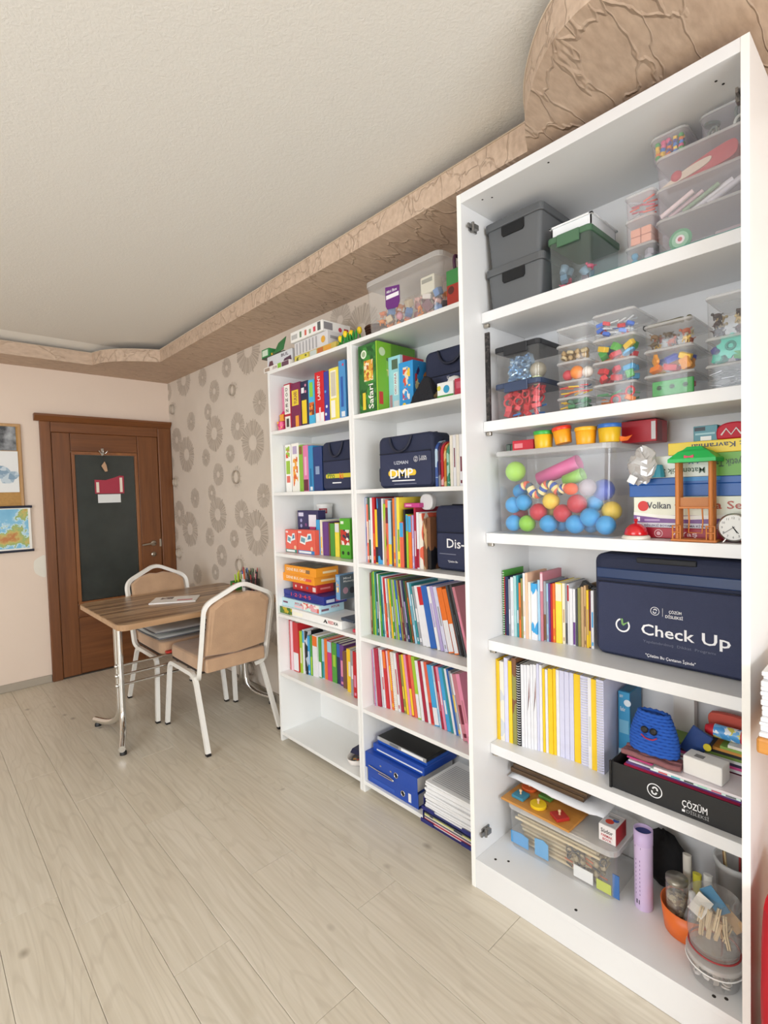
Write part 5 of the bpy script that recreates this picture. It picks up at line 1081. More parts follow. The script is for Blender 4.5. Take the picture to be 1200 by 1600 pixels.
def words(o, s, y, z, w, h, col=None, e=-.0052, bold=True, name='lettering'):
    b = B(); lettering(b, s, front(e, y, z), w, h, bold); b.build(name, M(col, .5, var=0) if col else INK, o)
# big Check Up bag in the wardrobe
X = 1.742
o, w, h = bag('large navy bag with white Check Up lettering in the wardrobe', X, .795, .330, ZT[3]+.0005, 1.270, .165, .72, handle=False)
C9 = (740, 840), 2.608
def L9(x, y): p = PXY(*C9, x, y, X-.006); return p.y-.795, p.z-(ZT[3]+.0005)
B().box(-.006, .0, -w+.008, -.008, h*.76, h*.86).build('glossy_band', M('#1d3560', .35, var=.1), o, bevel=.003, seg=1)
B().box(-.007, .002, -w+.15, -.14, h*.93, h*.985).build('handle_wrap', M('#15181f', .6), o, bevel=.004, seg=2)
y0, z0 = L9(683, 392); y1, _ = L9(900, 400); words(o, 'Check', y0, z0, abs(y1-y0), .036)
y0, z0 = L9(930, 418); y1, _ = L9(1048, 418); words(o, 'Up', y0, L9(683, 392)[1], abs(y1-y0), .036)
yc, zc = L9(607, 357); b = B(); n = 26; r_ = .0235
for i in range(n):
    a0, a1 = PI*.62+2*PI*.80*i/n, PI*.62+2*PI*.80*(i+1)/n
    b.add([(-.0052, yc-rr*math.cos(a), zc+rr*math.sin(a)) for rr, a in ((r_, a0), (r_, a1), (r_*.78, a1), (r_*.78, a0))], [(0, 1, 2, 3)])
b.build('round_mark', INK, o)
b = B(); b.add([(-.0053, yc-u, zc+v) for u, v in ((-.004, .004), (.002, -.002), (.022, .016), (.002, .006), (.001, .022), (-.006, .022))], [(0, 1, 2, 3, 4, 5)]); b.build('tick_mark', M('#7aa860', .5, var=0), o)
yc, zc = L9(738, 300); logo(o, yc, zc, .0135)
y0, z0 = L9(769, 322); B().box(-.0054, -.0048, y0-.0008, y0, z0, z0+.026).build('divider', INK, o)
y0, z0 = L9(795, 309); words(o, 'ÇÖZÜM', y0, z0, .036, .009); y0, z0 = L9(781, 327); words(o, 'DİSLEKSİ', y0, z0, .050, .009)
y0, z0 = L9(690, 425); words(o, 'Yapılandırılmış  Dikkat  Programı', y0, z0, .205, .0085, '#6c7286', bold=False)
y0, z0 = L9(700, 483); words(o, '"Çözüm Bu Çantanın İçinde"', y0, z0, .145, .0095)
# DMP bag
X = 1.645
p0, p1 = at(592, 722, X=X), at(678, 722, X=X); pt = at(625, 680, X=X)
o, w, h = bag('navy bag with white and yellow DMP lettering', X, p0.y, p1.y, ZS[2]+.0005, pt.z, .12, .66)
CD = (580, 670), 8.0
def LD(x, y): p = PXY(*CD, x, y, X-.006); return p.y-p0.y, p.z-ZS[2]
y0, z0 = LD(285, 478); y1, _ = LD(460, 460); words(o, 'UZMAN', y0, z0+.010, abs(y1-y0), .015, '#c8ccd8')
yb1, zb = LD(215, 575); yb2, _ = LD(560, 545); B().prism(rrect(yb2, yb1, zb-.013+.004, zb+.013+.004, .0125, 4), -.0056, -.0048, 'x').build('yellow_bar', M('#efc93a', .5), o)
y0, z0 = LD(240, 632); y1, _ = LD(525, 600); words(o, 'DMP', y0, z0+.003, abs(y1-y0), .043, e=-.0062)
y0, z0 = LD(262, 672); y1, _ = LD(545, 650); B().box(-.0054, -.0048, y1, y0, z0+.004, z0+.009).build('caption_line', INK, o); y0, z0 = LD(290, 708); y1, _ = LD(565, 690); B().box(-.0054, -.0048, y1, y0, z0+.004, z0+.0065).build('caption_line', M('#8a90a4', .5), o)
yc, zc = LD(555, 388); logo(o, yc, zc+.004, .0125); y0, z0 = LD(600, 405); B().box(-.0054, -.0048, y0-.001, y0, z0, z0+.026).build('divider', INK, o)
y0, z0 = LD(622, 362); words(o, 'ÇÖZÜM', y0, z0, .028, .008); y0, z0 = LD(610, 392); words(o, 'DİSLEKSİ', y0, z0, .038, .008)
B().prism(rrect(0.001, .022, h*.12, h*.42, .01, 3), .02, .10, 'x').build('side_pocket', M('#12172a', .7), o, bevel=.004, seg=2)
# Dis- bag
X = 1.700
p0 = at(681, 850, X=X); pt = at(700, 790, X=X)
o, w, h = bag('navy bag lettered Dis beside the tall books, half hidden by the wardrobe', X, p0.y, 1.203, ZS[3]+.0005, pt.z, .17, .58, handle=False)
CE = (545, 630), 5.715
def LE(x, y): p = PXY(*CE, x, y, X-.006); return p.y-p0.y, p.z-ZS[3]
y0, z0 = LE(875, 1290); words(o, 'Dis-', y0, z0, abs(LE(1030, 1290)[0]-y0), .040)
y0, z0 = LE(810, 1345); B().box(-.0054, -.0048, y0-.09, y0, z0, z0+.0035).build('caption_line', M('#7a8094', .5), o); y0, z0 = LE(885, 1420); words(o, '"Çözüm Bu', y0, z0, .052, .008)
# Pro bag
X = 1.665
p0 = at(504, 735, X=X); pt = at(525, 689, X=X)
o, w, h = bag('small navy bag with yellow and orange Pro lettering', X, p0.y, 1.966, ZS[2]+.0005, pt.z, .13, .60, handle=True)
def LP(x, y): p = PXY(*C1, x, y, X-.006); return p.y-p0.y, p.z-ZS[2]
yb1, zb = LP(672, 1385); B().prism(rrect(-w+.010, yb1, zb-.010, zb+.012, .009, 3), -.0056, -.0048, 'x').build('yellow_bar', M('#d8c83a', .5), o)
y0, z0 = LP(690, 1405); words(o, 'Pro', y0, z0, .062, .032, '#3f7a3a', e=-.0062)
y0, z0 = LP(805, 1402); words(o, 'ki', y0, z0, .030, .032, '#e0582c', e=-.0062); y0, z0 = LP(735, 1450); B().box(-.0054, -.0048, max(y0-.075, -w+.012), y0, z0, z0+.006).build('caption_line', INK, o)
# bag on the top shelf
X = 1.725
p0 = at(664, 590, X=X); pt = at(690, 545, X=X)
o, w, h = bag('plain navy bag behind the small toys on the upper shelf', X, p0.y, 1.203, ZS[1]+.0005, pt.z, .15, .5)
y0 = -(p0.y-at(700, 593, X=X).y); words(o, 'U', y0, at(700, 593, X=X).z-ZS[1], .010, .014)
# ------------------------------------------------------------------ boxes on the upper shelf of the middle bookcase
C10 = (540, 380), 5.715
GB1 = 'boxes on the upper shelf of the middle bookcase'
X = 1.630; y, w, h = pb(*C10, X, 118, 288, 895, ZS[1])
y = min(y, 1.918)
gbox('safari_game', 'large green Safari game box on the upper shelf', 'game box', X, y, ZS[1]+.0005, w, h, .255, '#2c6a30', [('f','r',.94,1.0,0,1,'#9cc832'),('f','r',.06,.9,.04,.96,PR(('#2c6a30','#3f8a38','#1f5426'),40)),('f','c',.30,.86,.020,'#e6eeda'),('f','c',.30,.86,.013,'#9ab08a'),('f','r',.30,.78,.46,.76,PR(('#d8a03a','#f0e0c0','#b8602c','#e8d060'),60)),('f','t','Safari',.76,.05,.36,.26,'#f4efe8','up'),('f','r',.20,.36,.05,.30,'#e6c83a'),
  ('s','r',.0,1,0,1,'#7ab52e'),('s','r',.35,1,.0,1.0,'#5a8f2a'),('s','c',.12,.86,.020,'#c8dcb0'),('s','r',.02,.12,.10,.28,'#c8342c'),('s','r',.22,.5,.5,.78,PR(('#8ab84a','#d8c87a','#5a7a3a'),30))], GB1)
ysr = y-w-.002
Xl = at(540+378/5.715, 560, Y=ysr).x
y2 = at(540+488/5.715, 570, X=Xl).y; zt_ = at(540+430/5.715, 380+1010/5.715, X=Xl).z
gbox('pale_blue_game', 'pale blue tall game box beside the Safari box', 'game box', Xl, ysr, ZS[1]+.0005, ysr-y2-.001, zt_-ZS[1], .16, '#9ed4e2', [('f','r',.3,.8,.76,.94,'#5a6a5a'),('f','r',.45,.8,.28,.70,'#d6eef2'),('f','t','OKU ANLA',.66,.30,.38,.16,'#b04a5a','up'),('f','r',.08,.3,.04,.30,'#b88a94'),('f','r',.4,.85,.03,.18,'#cfd8da'),('s','r',0,1,.0,1,'#bcd8e0'),('s','r',.1,1,.86,1,'#c8303a')], GB1)
y3 = at(540+600/5.715, 570, X=Xl-.012).y; zt_ = at(540+560/5.715, 380+1050/5.715, X=Xl-.012).z
gbox('bright_blue_game', 'bright blue game box with cartoon pictures', 'game box', Xl-.012, y2-.001, ZS[1]+.0005, y2-y3-.002, zt_-ZS[1], .13, '#2f96d8', [('f','r',.3,.8,.46,.88,PR(('#e8d8c0','#d8503c','#2f96d8','#f0c83c'),50)),('f','r',.25,.75,.18,.42,PR(('#c83a4a','#f0e8e0','#2f96d8'),50)),('f','c',.35,.06,.012,'#f2cf3a'),('s','r',0,1,0,1,'#2b86c6'),('s','r',.1,.6,.1,.9,PR(('#2b86c6','#b83a3a','#e0d8a0','#3a2a5a'),36)),('s','c',.75,.66,.030,'#d88a3c')], GB1)
tr = thing('black_pouch', 'black cloth pouch slumped in front of the plain navy bag', 'pouch', (1.628, at(540+560/5.715, 625, X=1.63).y, ZS[1]+.0005))
b = B(); b.add([(0, 0, 0), (0, -.145, 0), (.07, -.145, 0), (.07, -.02, 0), (.012, -.02, .03), (.012, -.085, .115), (.012, -.12, .10), (.012, -.140, .03), (.055, -.05, .04), (.055, -.10, .10), (.055, -.135, .04)], [(3, 2, 1, 0), (0, 1, 7, 6, 5, 4), (1, 2, 10, 7), (2, 3, 8, 9, 10), (3, 0, 4, 8), (4, 5, 9, 8), (5, 6, 9), (6, 7, 10, 9)]); b.build('pouch_body', M('#17181f', .85, bump=.3, bscale=90), tr, bevel=.008, seg=2)
ps = at(540+770/5.715, 620, X=1.63).y
mo = thing('moss_ornament', 'small brown moss ornament next to the black pouch', 'ornament', (1.655, ps-.012, ZS[1]+.0005)); r = random.Random(8)
b = B()
for i in range(12): b.ball((r.uniform(-.012, .012), r.uniform(-.014, .014), r.uniform(.010, .026)), r.uniform(.008, .011), 8)
b.build('moss', M('#5c4c2c', .9, var=.3, scale=80), mo)
ya_ = at(540+818/5.715, 610, X=1.63).y
gbox('monster_box', 'little white box with a blue round sticker and green base', 'box', 1.630, ya_, ZS[1]+.0005, .085, .062, .05, '#eef0ee', [('f','r',0,1,.0,.16,'#4a9a4a'),('f','c',.58,.52,.016,'#2f9ac6'),('f','c',.12,.65,.010,'#d8d04a')], GB1)
cu = thing('white_dome', 'white rounded lid standing behind the little sticker box', 'lid', (1.695, at(540+990/5.715, 600, X=1.695).y+.012, ZS[1]+.0005)); B().lathe([(.034, 0), (.036, .03), (.034, .075), (.024, .092), (.0001, .098)], n=22, sx=.6).build('dome_body', M('#eceae8', .5), cu)
gbox('red_tin', 'small dark red tin beside the sticker box', 'tin', 1.634, ya_-.088, ZS[1]+.0005, .045, .066, .04, '#b8324a', [('f','r',.2,.8,.4,.8,'#c86074')])
# round-corner picture books beside the DMP bag, white books behind
GR = 'round cornered picture books beside the DMP bag'
yb = at(545+775/5.715, 720, X=1.66).y-.006; zt_ = at(545+790/5.715, 630+330/5.715, X=1.66).z
cols = [('#3d5a9c', '#b8d0e4'), ('#4a3048', '#8a8a90'), ('#b82838', '#e8b0b0'), ('#c8762c', '#e0c080'), ('#3f8f74', '#a0d0c0'), ('#7aa83c', '#d0e0a0')]
y_ = yb
for i, (c, c2) in enumerate(cols):
    t_ = (.0135, .010, .013, .011, .013, .010)[i]; h_ = zt_-ZS[2]-.003*i; q = [(0, 0), (.19, 0)]+[(.19-.12+.12*math.cos(a), h_-.12+.12*math.sin(a)) for a in [k*PI/2/7 for k in range(8)]]+[(0.0, h_)]
    q = [(.0, 0), (.17, 0), (.17, h_-.05)]+[(.12+.05*math.cos(a), h_-.05+.05*math.sin(a)) for a in [k*PI/2/5 for k in range(1, 6)]]+[(.05+.05*math.cos(a), h_-.05+.05*math.sin(a)) for a in [PI/2+k*PI/2/5 for k in range(6)]]
    o = thing('board_book', '%s round cornered picture book, %s beside the DMP bag' % (cname(c), ORD[i]), 'book', (1.650+.004*i, y_, ZS[2]+.0005), (0, 0, .0), GR)
    B().prism(q[::-1], -t_+.0004, 0, 'y').build('book_block', PR((c, c, c2), 24), o)
    y_ -= t_+.0006
xb_ = 1.655; yk = y_-.003; i = 0
while yk-.016 > 1.2 and i < 4:
    book('book', '%s white book standing behind the round cornered picture books' % ORD[i], 'white books on the second shelf of the middle bookcase', 1.655, yk, ZS[2]+.0005, .015, zt_-ZS[2]+.012, .2, 0, ['white', 'maroon'] if i % 2 else ['ivory', 'grey']); yk -= .0165; i += 1
# white case and pink box lying on the books of the third shelf
hb_ = at(545+640/5.715, 630+975/5.715, X=1.66).z
wc = thing('white_case', 'white rounded plastic case on top of the tall books', 'case', (1.70, at(545+635/5.715, 790, X=1.70).y, hb_+.009)); B().prism(rrect(-.075, 0, 0, .072, .03, 5), 0, .03, 'x').build('case_body', M('#dcdcde', .4), wc, bevel=.005, seg=2)
pk_ = at(545+485/5.715, 630+940/5.715, X=1.665)
hx = at(545+520/5.715, 630+985/5.715, X=1.66).z
gbox('pink_box', 'small magenta box lying on the books of the third shelf', 'box', 1.672, pk_.y, max(pk_.z, hx)+.004, .095, .020, .06, '#c8408a', [('f','r',.1,.5,.3,.7,'#e8a0c8')])
# --- big tub on top of the middle bookcase
X = 1.635
yl, yr = at(573, 490, X=X).y+.014, at(688, 440, X=X).y
zt_ = at(562, 447, X=X).z
tub('big clear toy tub with purple sticker on top of the middle bookcase', X, yl, yr, ZS[0]+.0005, zt_, .235, '#eeeef2', .13, '#ffffff', .024, taper=.06, r=.035, name='toy_tub')
fill('the big toy tub', X+.006, yl-.012, yr+.012, ZS[0]+.002, .2, .030, 2, [('animal', '#f0903c'), ('animal', '#e8824a'), ('brick', '#4a4e54'), ('shell', '#e8a0b0'), ('gear', '#7a3a4a'), ('cube', '#5a8ac8'), ('cube', '#d8c4a0'), ('brick', '#e8e0d8'), ('animal', '#d8a8a0')], seed=93, wall=.02, nx=2)
w_ = yl-yr
sk = thing('tub_sticker', 'purple and white shop sticker on the big toy tub', 'sticker', (X-.0018+.004, yl-w_*.40, ZS[0]+.085))
B().prism([(-.045, 0.02), (-.03, -.002), (.035, .004), (.045, .02), (.045, .105), (-.045, .092)][::-1], -.0006, .0006, 'x').build('sticker_sheet', M('#6a2a7c', .5), sk)
B().box(-.0012, -.0007, -.040, .040, .048, .066).build('white_band', M('#f0eef2', .5), sk)
b = B(); lettering(b, 'Mini Box', front(-.0012, .036, .074), .066, .013, True); b.build('lettering', INK, sk)
wb_ = thing('white_toy_bus', 'white toy house box high inside the big tub', 'toy', (X+.05, yl-w_*.72, ZS[0]+.115)); B().box(0, .06, -.055, .025, 0, .075).build('bus_body', M('#e8e4d0', .5), wb_, bevel=.006); B().box(-.0008, 0, -.045, .015, .045, .062).build('bus_window', M('#9a9a8a', .4), wb_)
rg = gbox('red_green_pack', 'red and green pack beside the big toy tub', 'pack', 1.66, yr-.012, ZS[0]+.0005, .075, .155, .12, '#a83428', [('f','r',0,1,.62,1,'#3f8a4a'),('f','c',.3,.48,.016,'#5a2a24')])
tag(B().tube(smooth([(0, .02, 0), (-.02, .02, .005), (-.02, .02, .05), (0, .02, .055)], 4), .007, 8).build('purple_clip', M('#4a2440', .5)), 'dark purple clip standing on the red and green pack', 'clip').location = (1.70, yr-.060, ZS[0]+.164)
# ------------------------------------------------------------------ third compartment: ball tub and game stack
Z2 = ZT[2]+.0005; X = 1.630
tub('large clear tub full of play balls with a milky lid', X, 1.128, .684, Z2, 1.640, .262, '#f2f2f4', .05, '#ffffff', .020, taper=.05, r=.03, name='ball_tub')
CB = (755, 640), 5.0
BL, RD, YE, LM = '#2f9fe0', '#c8283e', '#f2cf4a', '#8fd03a'
r = random.Random(12); row_seen = {}
for (x, y, rr, c, lay, lab) in [(205,745,31,BL,0,'sky blue play ball, upper one by the tub side wall'),(318,725,31,BL,0,'sky blue play ball under the striped snake toy'),(432,800,32,RD,0,'red play ball between the blue balls under the snake'),(530,715,30,YE,0,'yellow play ball in the middle of the tub'),(620,810,32,RD,0,'red play ball below the yellow one in the tub'),(733,735,33,RD,0,'red play ball beside the orange fish head in the tub'),(868,735,29,BL,1,'sky blue play ball set back under the navy ball'),(835,842,33,BL,0,'sky blue play ball resting on two others near the bell end'),(225,890,31,BL,0,'lowest sky blue play ball by the tub side wall'),(345,900,31,LM,0,'lime green play ball at the bottom of the tub'),(510,905,32,BL,0,'sky blue bottom play ball next to the lime one'),(618,915,30,BL,1,'sky blue bottom play ball set back between two others'),(720,915,33,BL,0,'sky blue bottom play ball in the middle of the tub'),(845,930,30,BL,1,'sky blue bottom play ball set back near the bell end'),(958,922,32,BL,0,'sky blue bottom play ball in the tub corner by the bell'),(1003,792,33,YE,1,'pale yellow play ball in the tub corner by the bell'),(940,628,37,'#3f5ac0',1,'large navy blue play ball high in the tub'),(815,608,29,'#a89aa4',0,'grey patterned play ball beside the navy one'),(232,485,38,'#a8dc5a',0,'large fuzzy lime ball high in the tub'),(280,815,29,'#a83450',1,'dark red play ball deep between the blue ones'),(530,800,28,'#c8b860',1,'dull yellow play ball deep in the tub'),(225,640,29,BL,1,'sky blue play ball set back below the fuzzy lime ball')]:
    Xb = 1.630+.016+rr/1000+(.058 if lay else .004)
    p = PXY(*CB, x, y, Xb); o = bpy.data.objects.new('play_ball', toy_mesh('ball', rr/1000, c)); COL.objects.link(o)
    o.location = (Xb, min(p.y, 1.108-rr/1000), max(p.z, Z2+.004+rr/1000)); tag(o, lab, 'ball', 'play balls in the large tub')
def pipe(name, lab, c, pts, ra, Xp):
    P = [PXY(*CB, x, y, Xp) for x, y in pts]; o = thing(name, lab, 'toy tube', P[0]); Q = [p-P[0] for p in P]
    b = B(); n = 16; d_ = (Q[-1]-Q[0]).normalized(); u = d_.cross(Vector((1, 0, 0))).normalized(); v = d_.cross(u); vs = []
    for p, r_ in ((Q[0], ra), (Q[-1], ra*1.08), (Q[-1], ra*.9), (Q[0], ra*.82)):
        for i in range(n): a = 2*PI*i/n; vs.append(p+u*math.cos(a)*r_+v*math.sin(a)*r_)
    b.add(vs, [(k*n+i, k*n+(i+1) % n, ((k+1) % 4)*n+(i+1) % n, ((k+1) % 4)*n+i) for k in range(4) for i in range(n)], True); b.build('tube_wall', M(c, .4, var=.04), o)
    return o
pipe('pink_tube', 'pink plastic tube slanting across the ball tub', '#e86aa8', [(440, 545), (750, 410)], .026, 1.735)
pipe('green_tube', 'short lime green tube below the pink tube in the tub', '#8fc84a', [(640, 560), (780, 505)], .022, 1.70)
sn = thing('striped_snake', 'striped soft snake toy with an orange head among the balls', 'soft toy', (0, 0, 0))
pts = [PXY(*CB, x, y, 1.664) for x, y in ((300, 610), (350, 590), (400, 660), (450, 650), (490, 590), (540, 590), (590, 640), (630, 610), (655, 620))]
sn.location = pts[0]; path = [Vector(p)-Vector(pts[0]) for p in smooth([tuple(p) for p in pts], 3)]; cc = ['#3f62b8', '#f0dc9a', '#e8705a', '#5a6a78', '#f2e6b0']
for i in range(len(path)-1): B().tube([path[i], path[i+1]+(path[i+1]-path[i])*.06], .0155, 10).build('stripe', M(cc[i % 5], .7), sn)
B().ball(path[-1]+Vector((0, -.014, 0)), .021, 14, sy=1.25).build('head', M('#f2683c', .6), sn)
# on the lid
ZL = 1.6405
GD = 'dough tubs standing on the ball tub lid'
def dough(x0, x1, yt, lidc, bodyc, lab, Xd, tilt=0, h_=None):
    xm = (x0+x1)/2; p = PXY(*CB, xm, 280, Xd); ra = abs(PXY(*CB, x0, 230, Xd).y-PXY(*CB, x1, 230, Xd).y)/2*.94; h = h_ or (PXY(*CB, xm, yt, Xd).z-ZL)
    o = thing('dough_tub', lab, 'tub', (Xd, p.y, ZL+(.010 if tilt else 0)), (tilt, 0, 0), GD)
    B().lathe([(ra*.82, 0), (ra*.84, .002), (ra*.94, h*.78), (ra*.90, h*.80)], n=24).build('tub_body', M(bodyc, .35, var=.03), o)
    B().lathe([(ra*.98, h*.78), (ra, h*.80), (ra, h*.97), (ra*.95, h), (.0001, h)], n=24).build('tub_lid', M(lidc, .35, var=.03), o)
dough(398, 548, 168, '#3fae4a', '#e8b81e', 'yellow dough tub with a green lid', 1.675); dough(556, 704, 128, '#e23c28', '#f0a01c', 'tilted orange dough tub with a red lid', 1.672, -.16, .058)
dough(716, 890, 138, '#f4b424', '#f2a81c', 'plain yellow dough tub between the red and blue lids', 1.670); dough(892, 1082, 112, '#2f6ab8', '#e0b41e', 'yellow dough tub with a blue lid', 1.672)
p = PXY(*CB, 228, 300, 1.68); gbox('red_carton', 'small red carton with white print on the ball tub lid', 'carton', 1.680, p.y, ZL, abs(p.y-PXY(*CB, 392, 300, 1.68).y), .038, .06, '#c8283a', [('f','r',.1,.5,.25,.7,'#e88a90')])
p = PXY(*CB, 95, 310, 1.70); gbox('dark_card_pack', 'dark green and black card pack leaning by the red carton', 'pack', 1.70, min(p.y, 1.118), ZL, .060, .030, .05, '#24322c', [('f','r',.05,.3,.1,.9,'#5a6a60'),('f','r',.4,.55,.1,.9,'#3f6a50')])
p = PXY(*CB, 1068, 255, 1.67); o = thing('orange_scrap', 'crumpled orange paper scrap at the lid corner', 'paper scrap', (1.672, p.y-.012, ZL)); b = B(); b.add([(0, .012, 0), (0, -.012, .002), (.01, -.022, .018), (.012, 0, .014), (.004, .016, .018), (.02, 0, .001)], [(0, 1, 3), (1, 2, 3), (3, 4, 0), (0, 5, 1), (1, 5, 2), (2, 5, 4, 3), (4, 5, 0)]); b.build('scrap', M('#f0762c', .6), o)
C11 = (960, 640), 5.714
gbox('red_case', 'glossy red case with a white banded end behind the tubs', 'case', 1.775, at(971, 680, X=1.775).y, ZL, .110, .072, .10, '#b81c2c', [('s','r',.1,.5,.05,.95,'#8a1a2a'),('f','r',.86,.98,.1,.9,'#d8d4d4')])
# game stack
GS = 'game boxes stacked behind the toy tower'
XG = 1.690
def gs(lab, name, x0, yt, zb, col, items, Xg=XG, d=.20, lid=0, yr=.322):
    a = PXY(*C11, x0, yt, Xg); gbox(name, lab, 'game box', Xg, a.y, zb+.0006, a.y-yr, a.z-zb-.0006, d, col, items, GS, lid=lid); return a.z
z1 = gs('red box with a white emblem and 7 Yaş at the bottom of the stack', 'age_seven_box', 205, 1048, Z2, '#a8122c', [('f','o',.20,.45,.012,'#e8c8cc'),('f','c',.20,.45,.006,'#d8a8b0'),('f','t','7 Yaş',.32,.25,.22,.42,'#f0d4d8')])
z2 = gs('white and purple reading set box with a red apple', 'reading_set', 172, 782, z1, '#e6e8d4', [('f','r',0,1,0,.14,'#d8d8e4'),('f','r',0,1,.15,.40,'#7a4f92'),('f','p',[(0,.40),(.25,.30),(.5,.27),(.75,.32),(1,.42),(1,.5),(.7,.42),(.45,.38),(.2,.42),(0,.50)],'#f2f2ea'),('f','c',.09,.70,.016,'#d0281f'),('f','t','Volkan',.125,.62,.21,.22,'#3a3a44'),('f','t','Okuma Seti',.37,.62,.60,.24,'#b04a30'),('f','r',.03,.06,.2,.34,'#e8dcee'),('f','r',.1,.24,.21,.27,'#b89cc8'),('f','t','DİSLEKSİ BOYAMA ALIŞTIRMA KİTAPLARI',.10,.03,.6,.07,'#5a4a6a')])
z3 = gs('plain blue box in the middle of the stack', 'blue_box', 128, 622, z2, '#1c5aa8', [('f','r',.40,.75,.8,1,'#2f86c8')], lid=.02)
z4 = gs('white and green magnetic maths box lying upside down', 'maths_set', 300, 425, z3, '#e4e8e0', [('f','r',.62,1,0,1,'#6aa83a'),('f','t','Manyetik Ta',.995,.70,.34,.32,'#2c4a2a','flip'),('f','t','Matematik Seti',.56,.40,.50,.26,'#3a5a3a','flip'),('f','t','4 Yaş +',.52,.80,.26,.24,'#4a7ab0','flip')])
z5 = gs('yellow opposites game box lying upside down on top', 'opposites_game', 478, 305, z4, '#f0cf24', [('f','t','Zıt Kavramlar',.98,.78,.72,.42,'#3a3a44','flip')])
tb_ = PXY(*C11, 705, 200, 1.72)
gbox('teal_carton', 'small teal carton with a barcode on the yellow game box', 'carton', 1.720, tb_.y, z5+.0006, .062, .046, .05, '#4a8a98', [('f','r',.05,.5,.68,.92,'#1f2c34'),('f','r',.3,.75,.05,.32,'#e8ecec'),('f','r',.08,.9,.42,.54,'#9ac4cc'),('s','r',.1,.5,.6,.9,'#223038')])
rw = thing('red_purse', 'red round purse with a white zigzag beside the teal carton', 'purse', (1.735, tb_.y-.105, z5+.0006)); B().prism(smooth([(.042, 0), (.042, .03), (.02, .046), (-.02, .046), (-.03, .03), (-.03, 0)], 3)[::-1], -.03, .03, 'x').build('purse_body', M('#c01c34', .6), rw, bevel=.004, seg=1)
b = B(); b.tube([(-.0315, .03-.012*i, .012+.018*(i % 2)) for i in range(5)], .0025, 5); b.build('zigzag', M('#f0e8e8', .6), rw)
# crumpled clear bag and teal cup
sb = thing('crumpled_bag', 'crumpled silvery plastic bag hanging over the blue box', 'plastic bag', (1.655, PXY(*C11, 250, 500, 1.655).y, PXY(*C11, 250, 500, 1.655).z)); r = random.Random(21); b = B(); nU, nV = 14, 12; vs = []
for iv in range(nV+1):
    for iu in range(nU):
        a = 2*PI*iu/nU; th = PI*iv/nV; k = r.uniform(.78, 1.08); vs.append((.014*math.cos(a)*math.sin(th)*k*1.1, .046*math.sin(a)*math.sin(th)*k, -.052*math.cos(th)*k+.010*math.sin(a*3)))
b.add(vs, [(iv*nU+iu, iv*nU+(iu+1) % nU, (iv+1)*nU+(iu+1) % nU, (iv+1)*nU+iu) for iv in range(nV) for iu in range(nU)]); b.build('bag_film', CLEAR('#e4e2e0', .38, .5, .1, 'film'), sb)
B().box(-.020, -.0185, -.012, .012, -.060, -.036, Matrix.Rotation(.5, 4, 'X')).build('paper_tag', M('#e8e8ea', .6), sb)
tc_ = PXY(*C11, 398, 360, 1.668); cu = thing('teal_cup', 'small teal plastic cup lying upside down by the yellow box', 'cup', (1.668, tc_.y, z4+.001), (0, 0, 0)); B().lathe([(.024, 0), (.024, .004), (.020, .020), (.015, .036), (.012, .038), (.0001, .038)], n=10, smooth=False).build('cup_body', M('#2f8296', .5), cu)
cu.location = (1.668, PXY(*C11, 430, 360, 1.668).y+.012, z3+.002); cu.scale = (.8, .8, 1.0)
# toy tower
tw = thing('toy_tower', 'orange plastic toy tower with swing and green roof', 'toy tower', (1.640, .457, Z2)); OR = M('#c87a3a', .5, var=.06)
B().box(-.020, .030, -.058, .058, 0, .007).build('tower_base', OR, tw, bevel=.002, seg=1)
for sy in (-1, 1):
    for sx in (-.008, .022): B().tube([(sx, sy*.042, .007), (sx, sy*.042, .232)], .0062, 8).build('post', OR, tw)
B().box(-.012, .026, -.046, .046, .094, .100).build('platform', OR, tw, bevel=.001, seg=1)
for s in (-1, 1):
    b = B(); yy = s*.053; b.tube([(-.016, yy, .007), (-.016, yy, .045), (-.016, yy-s*.022, .045)], .0026, 5); b.tube([(-.016, yy, .026), (-.016, yy-s*.018, .026)], .0024, 5); b.tube([(-.016, yy-s*.020, .007), (-.016, yy-s*.020, .045)], .0024, 5); b.build('fence', OR, tw)
B().box(-.006, -.004, -.040, .040, .100, .126).build('railing', M('#b8763e', .5), tw)
b = B(); b.tube([(-.014, .012, .094), (-.015, .010, .06), (-.016, .012, .026), (-.016, -.022, .026), (-.015, -.024, .06), (-.014, -.022, .094)], .0022, 5); b.build('swing', OR, tw)
GRN = M('#1fb052', .45, var=.05); b = B(); lv = [(.060, .040, .226), (.060, .040, .236), (.038, .026, .256), (.026, .018, .262), (.018, .013, .270)]; vs = []
for hy, hx, z in lv: vs += [(.007-hx, -hy, z), (.007+hx, -hy, z), (.007+hx, hy, z), (.007-hx, hy, z)]
b.add(vs, [(k*4+i, k*4+(i+1) % 4, k*4+4+(i+1) % 4, k*4+4+i) for k in range(4) for i in range(4)]+[(3, 2, 1, 0), (16, 17, 18, 19)]); b.build('roof', GRN, tw)
B().prism([(-.012, 0), (-.012, .010), (0, .006), (.012, .010), (.012, 0), (0, .003)][::-1], -.002, .002, 'x').build('roof_bow', M('#c83a5a', .5), tw).location = (-.030, .006, .236)
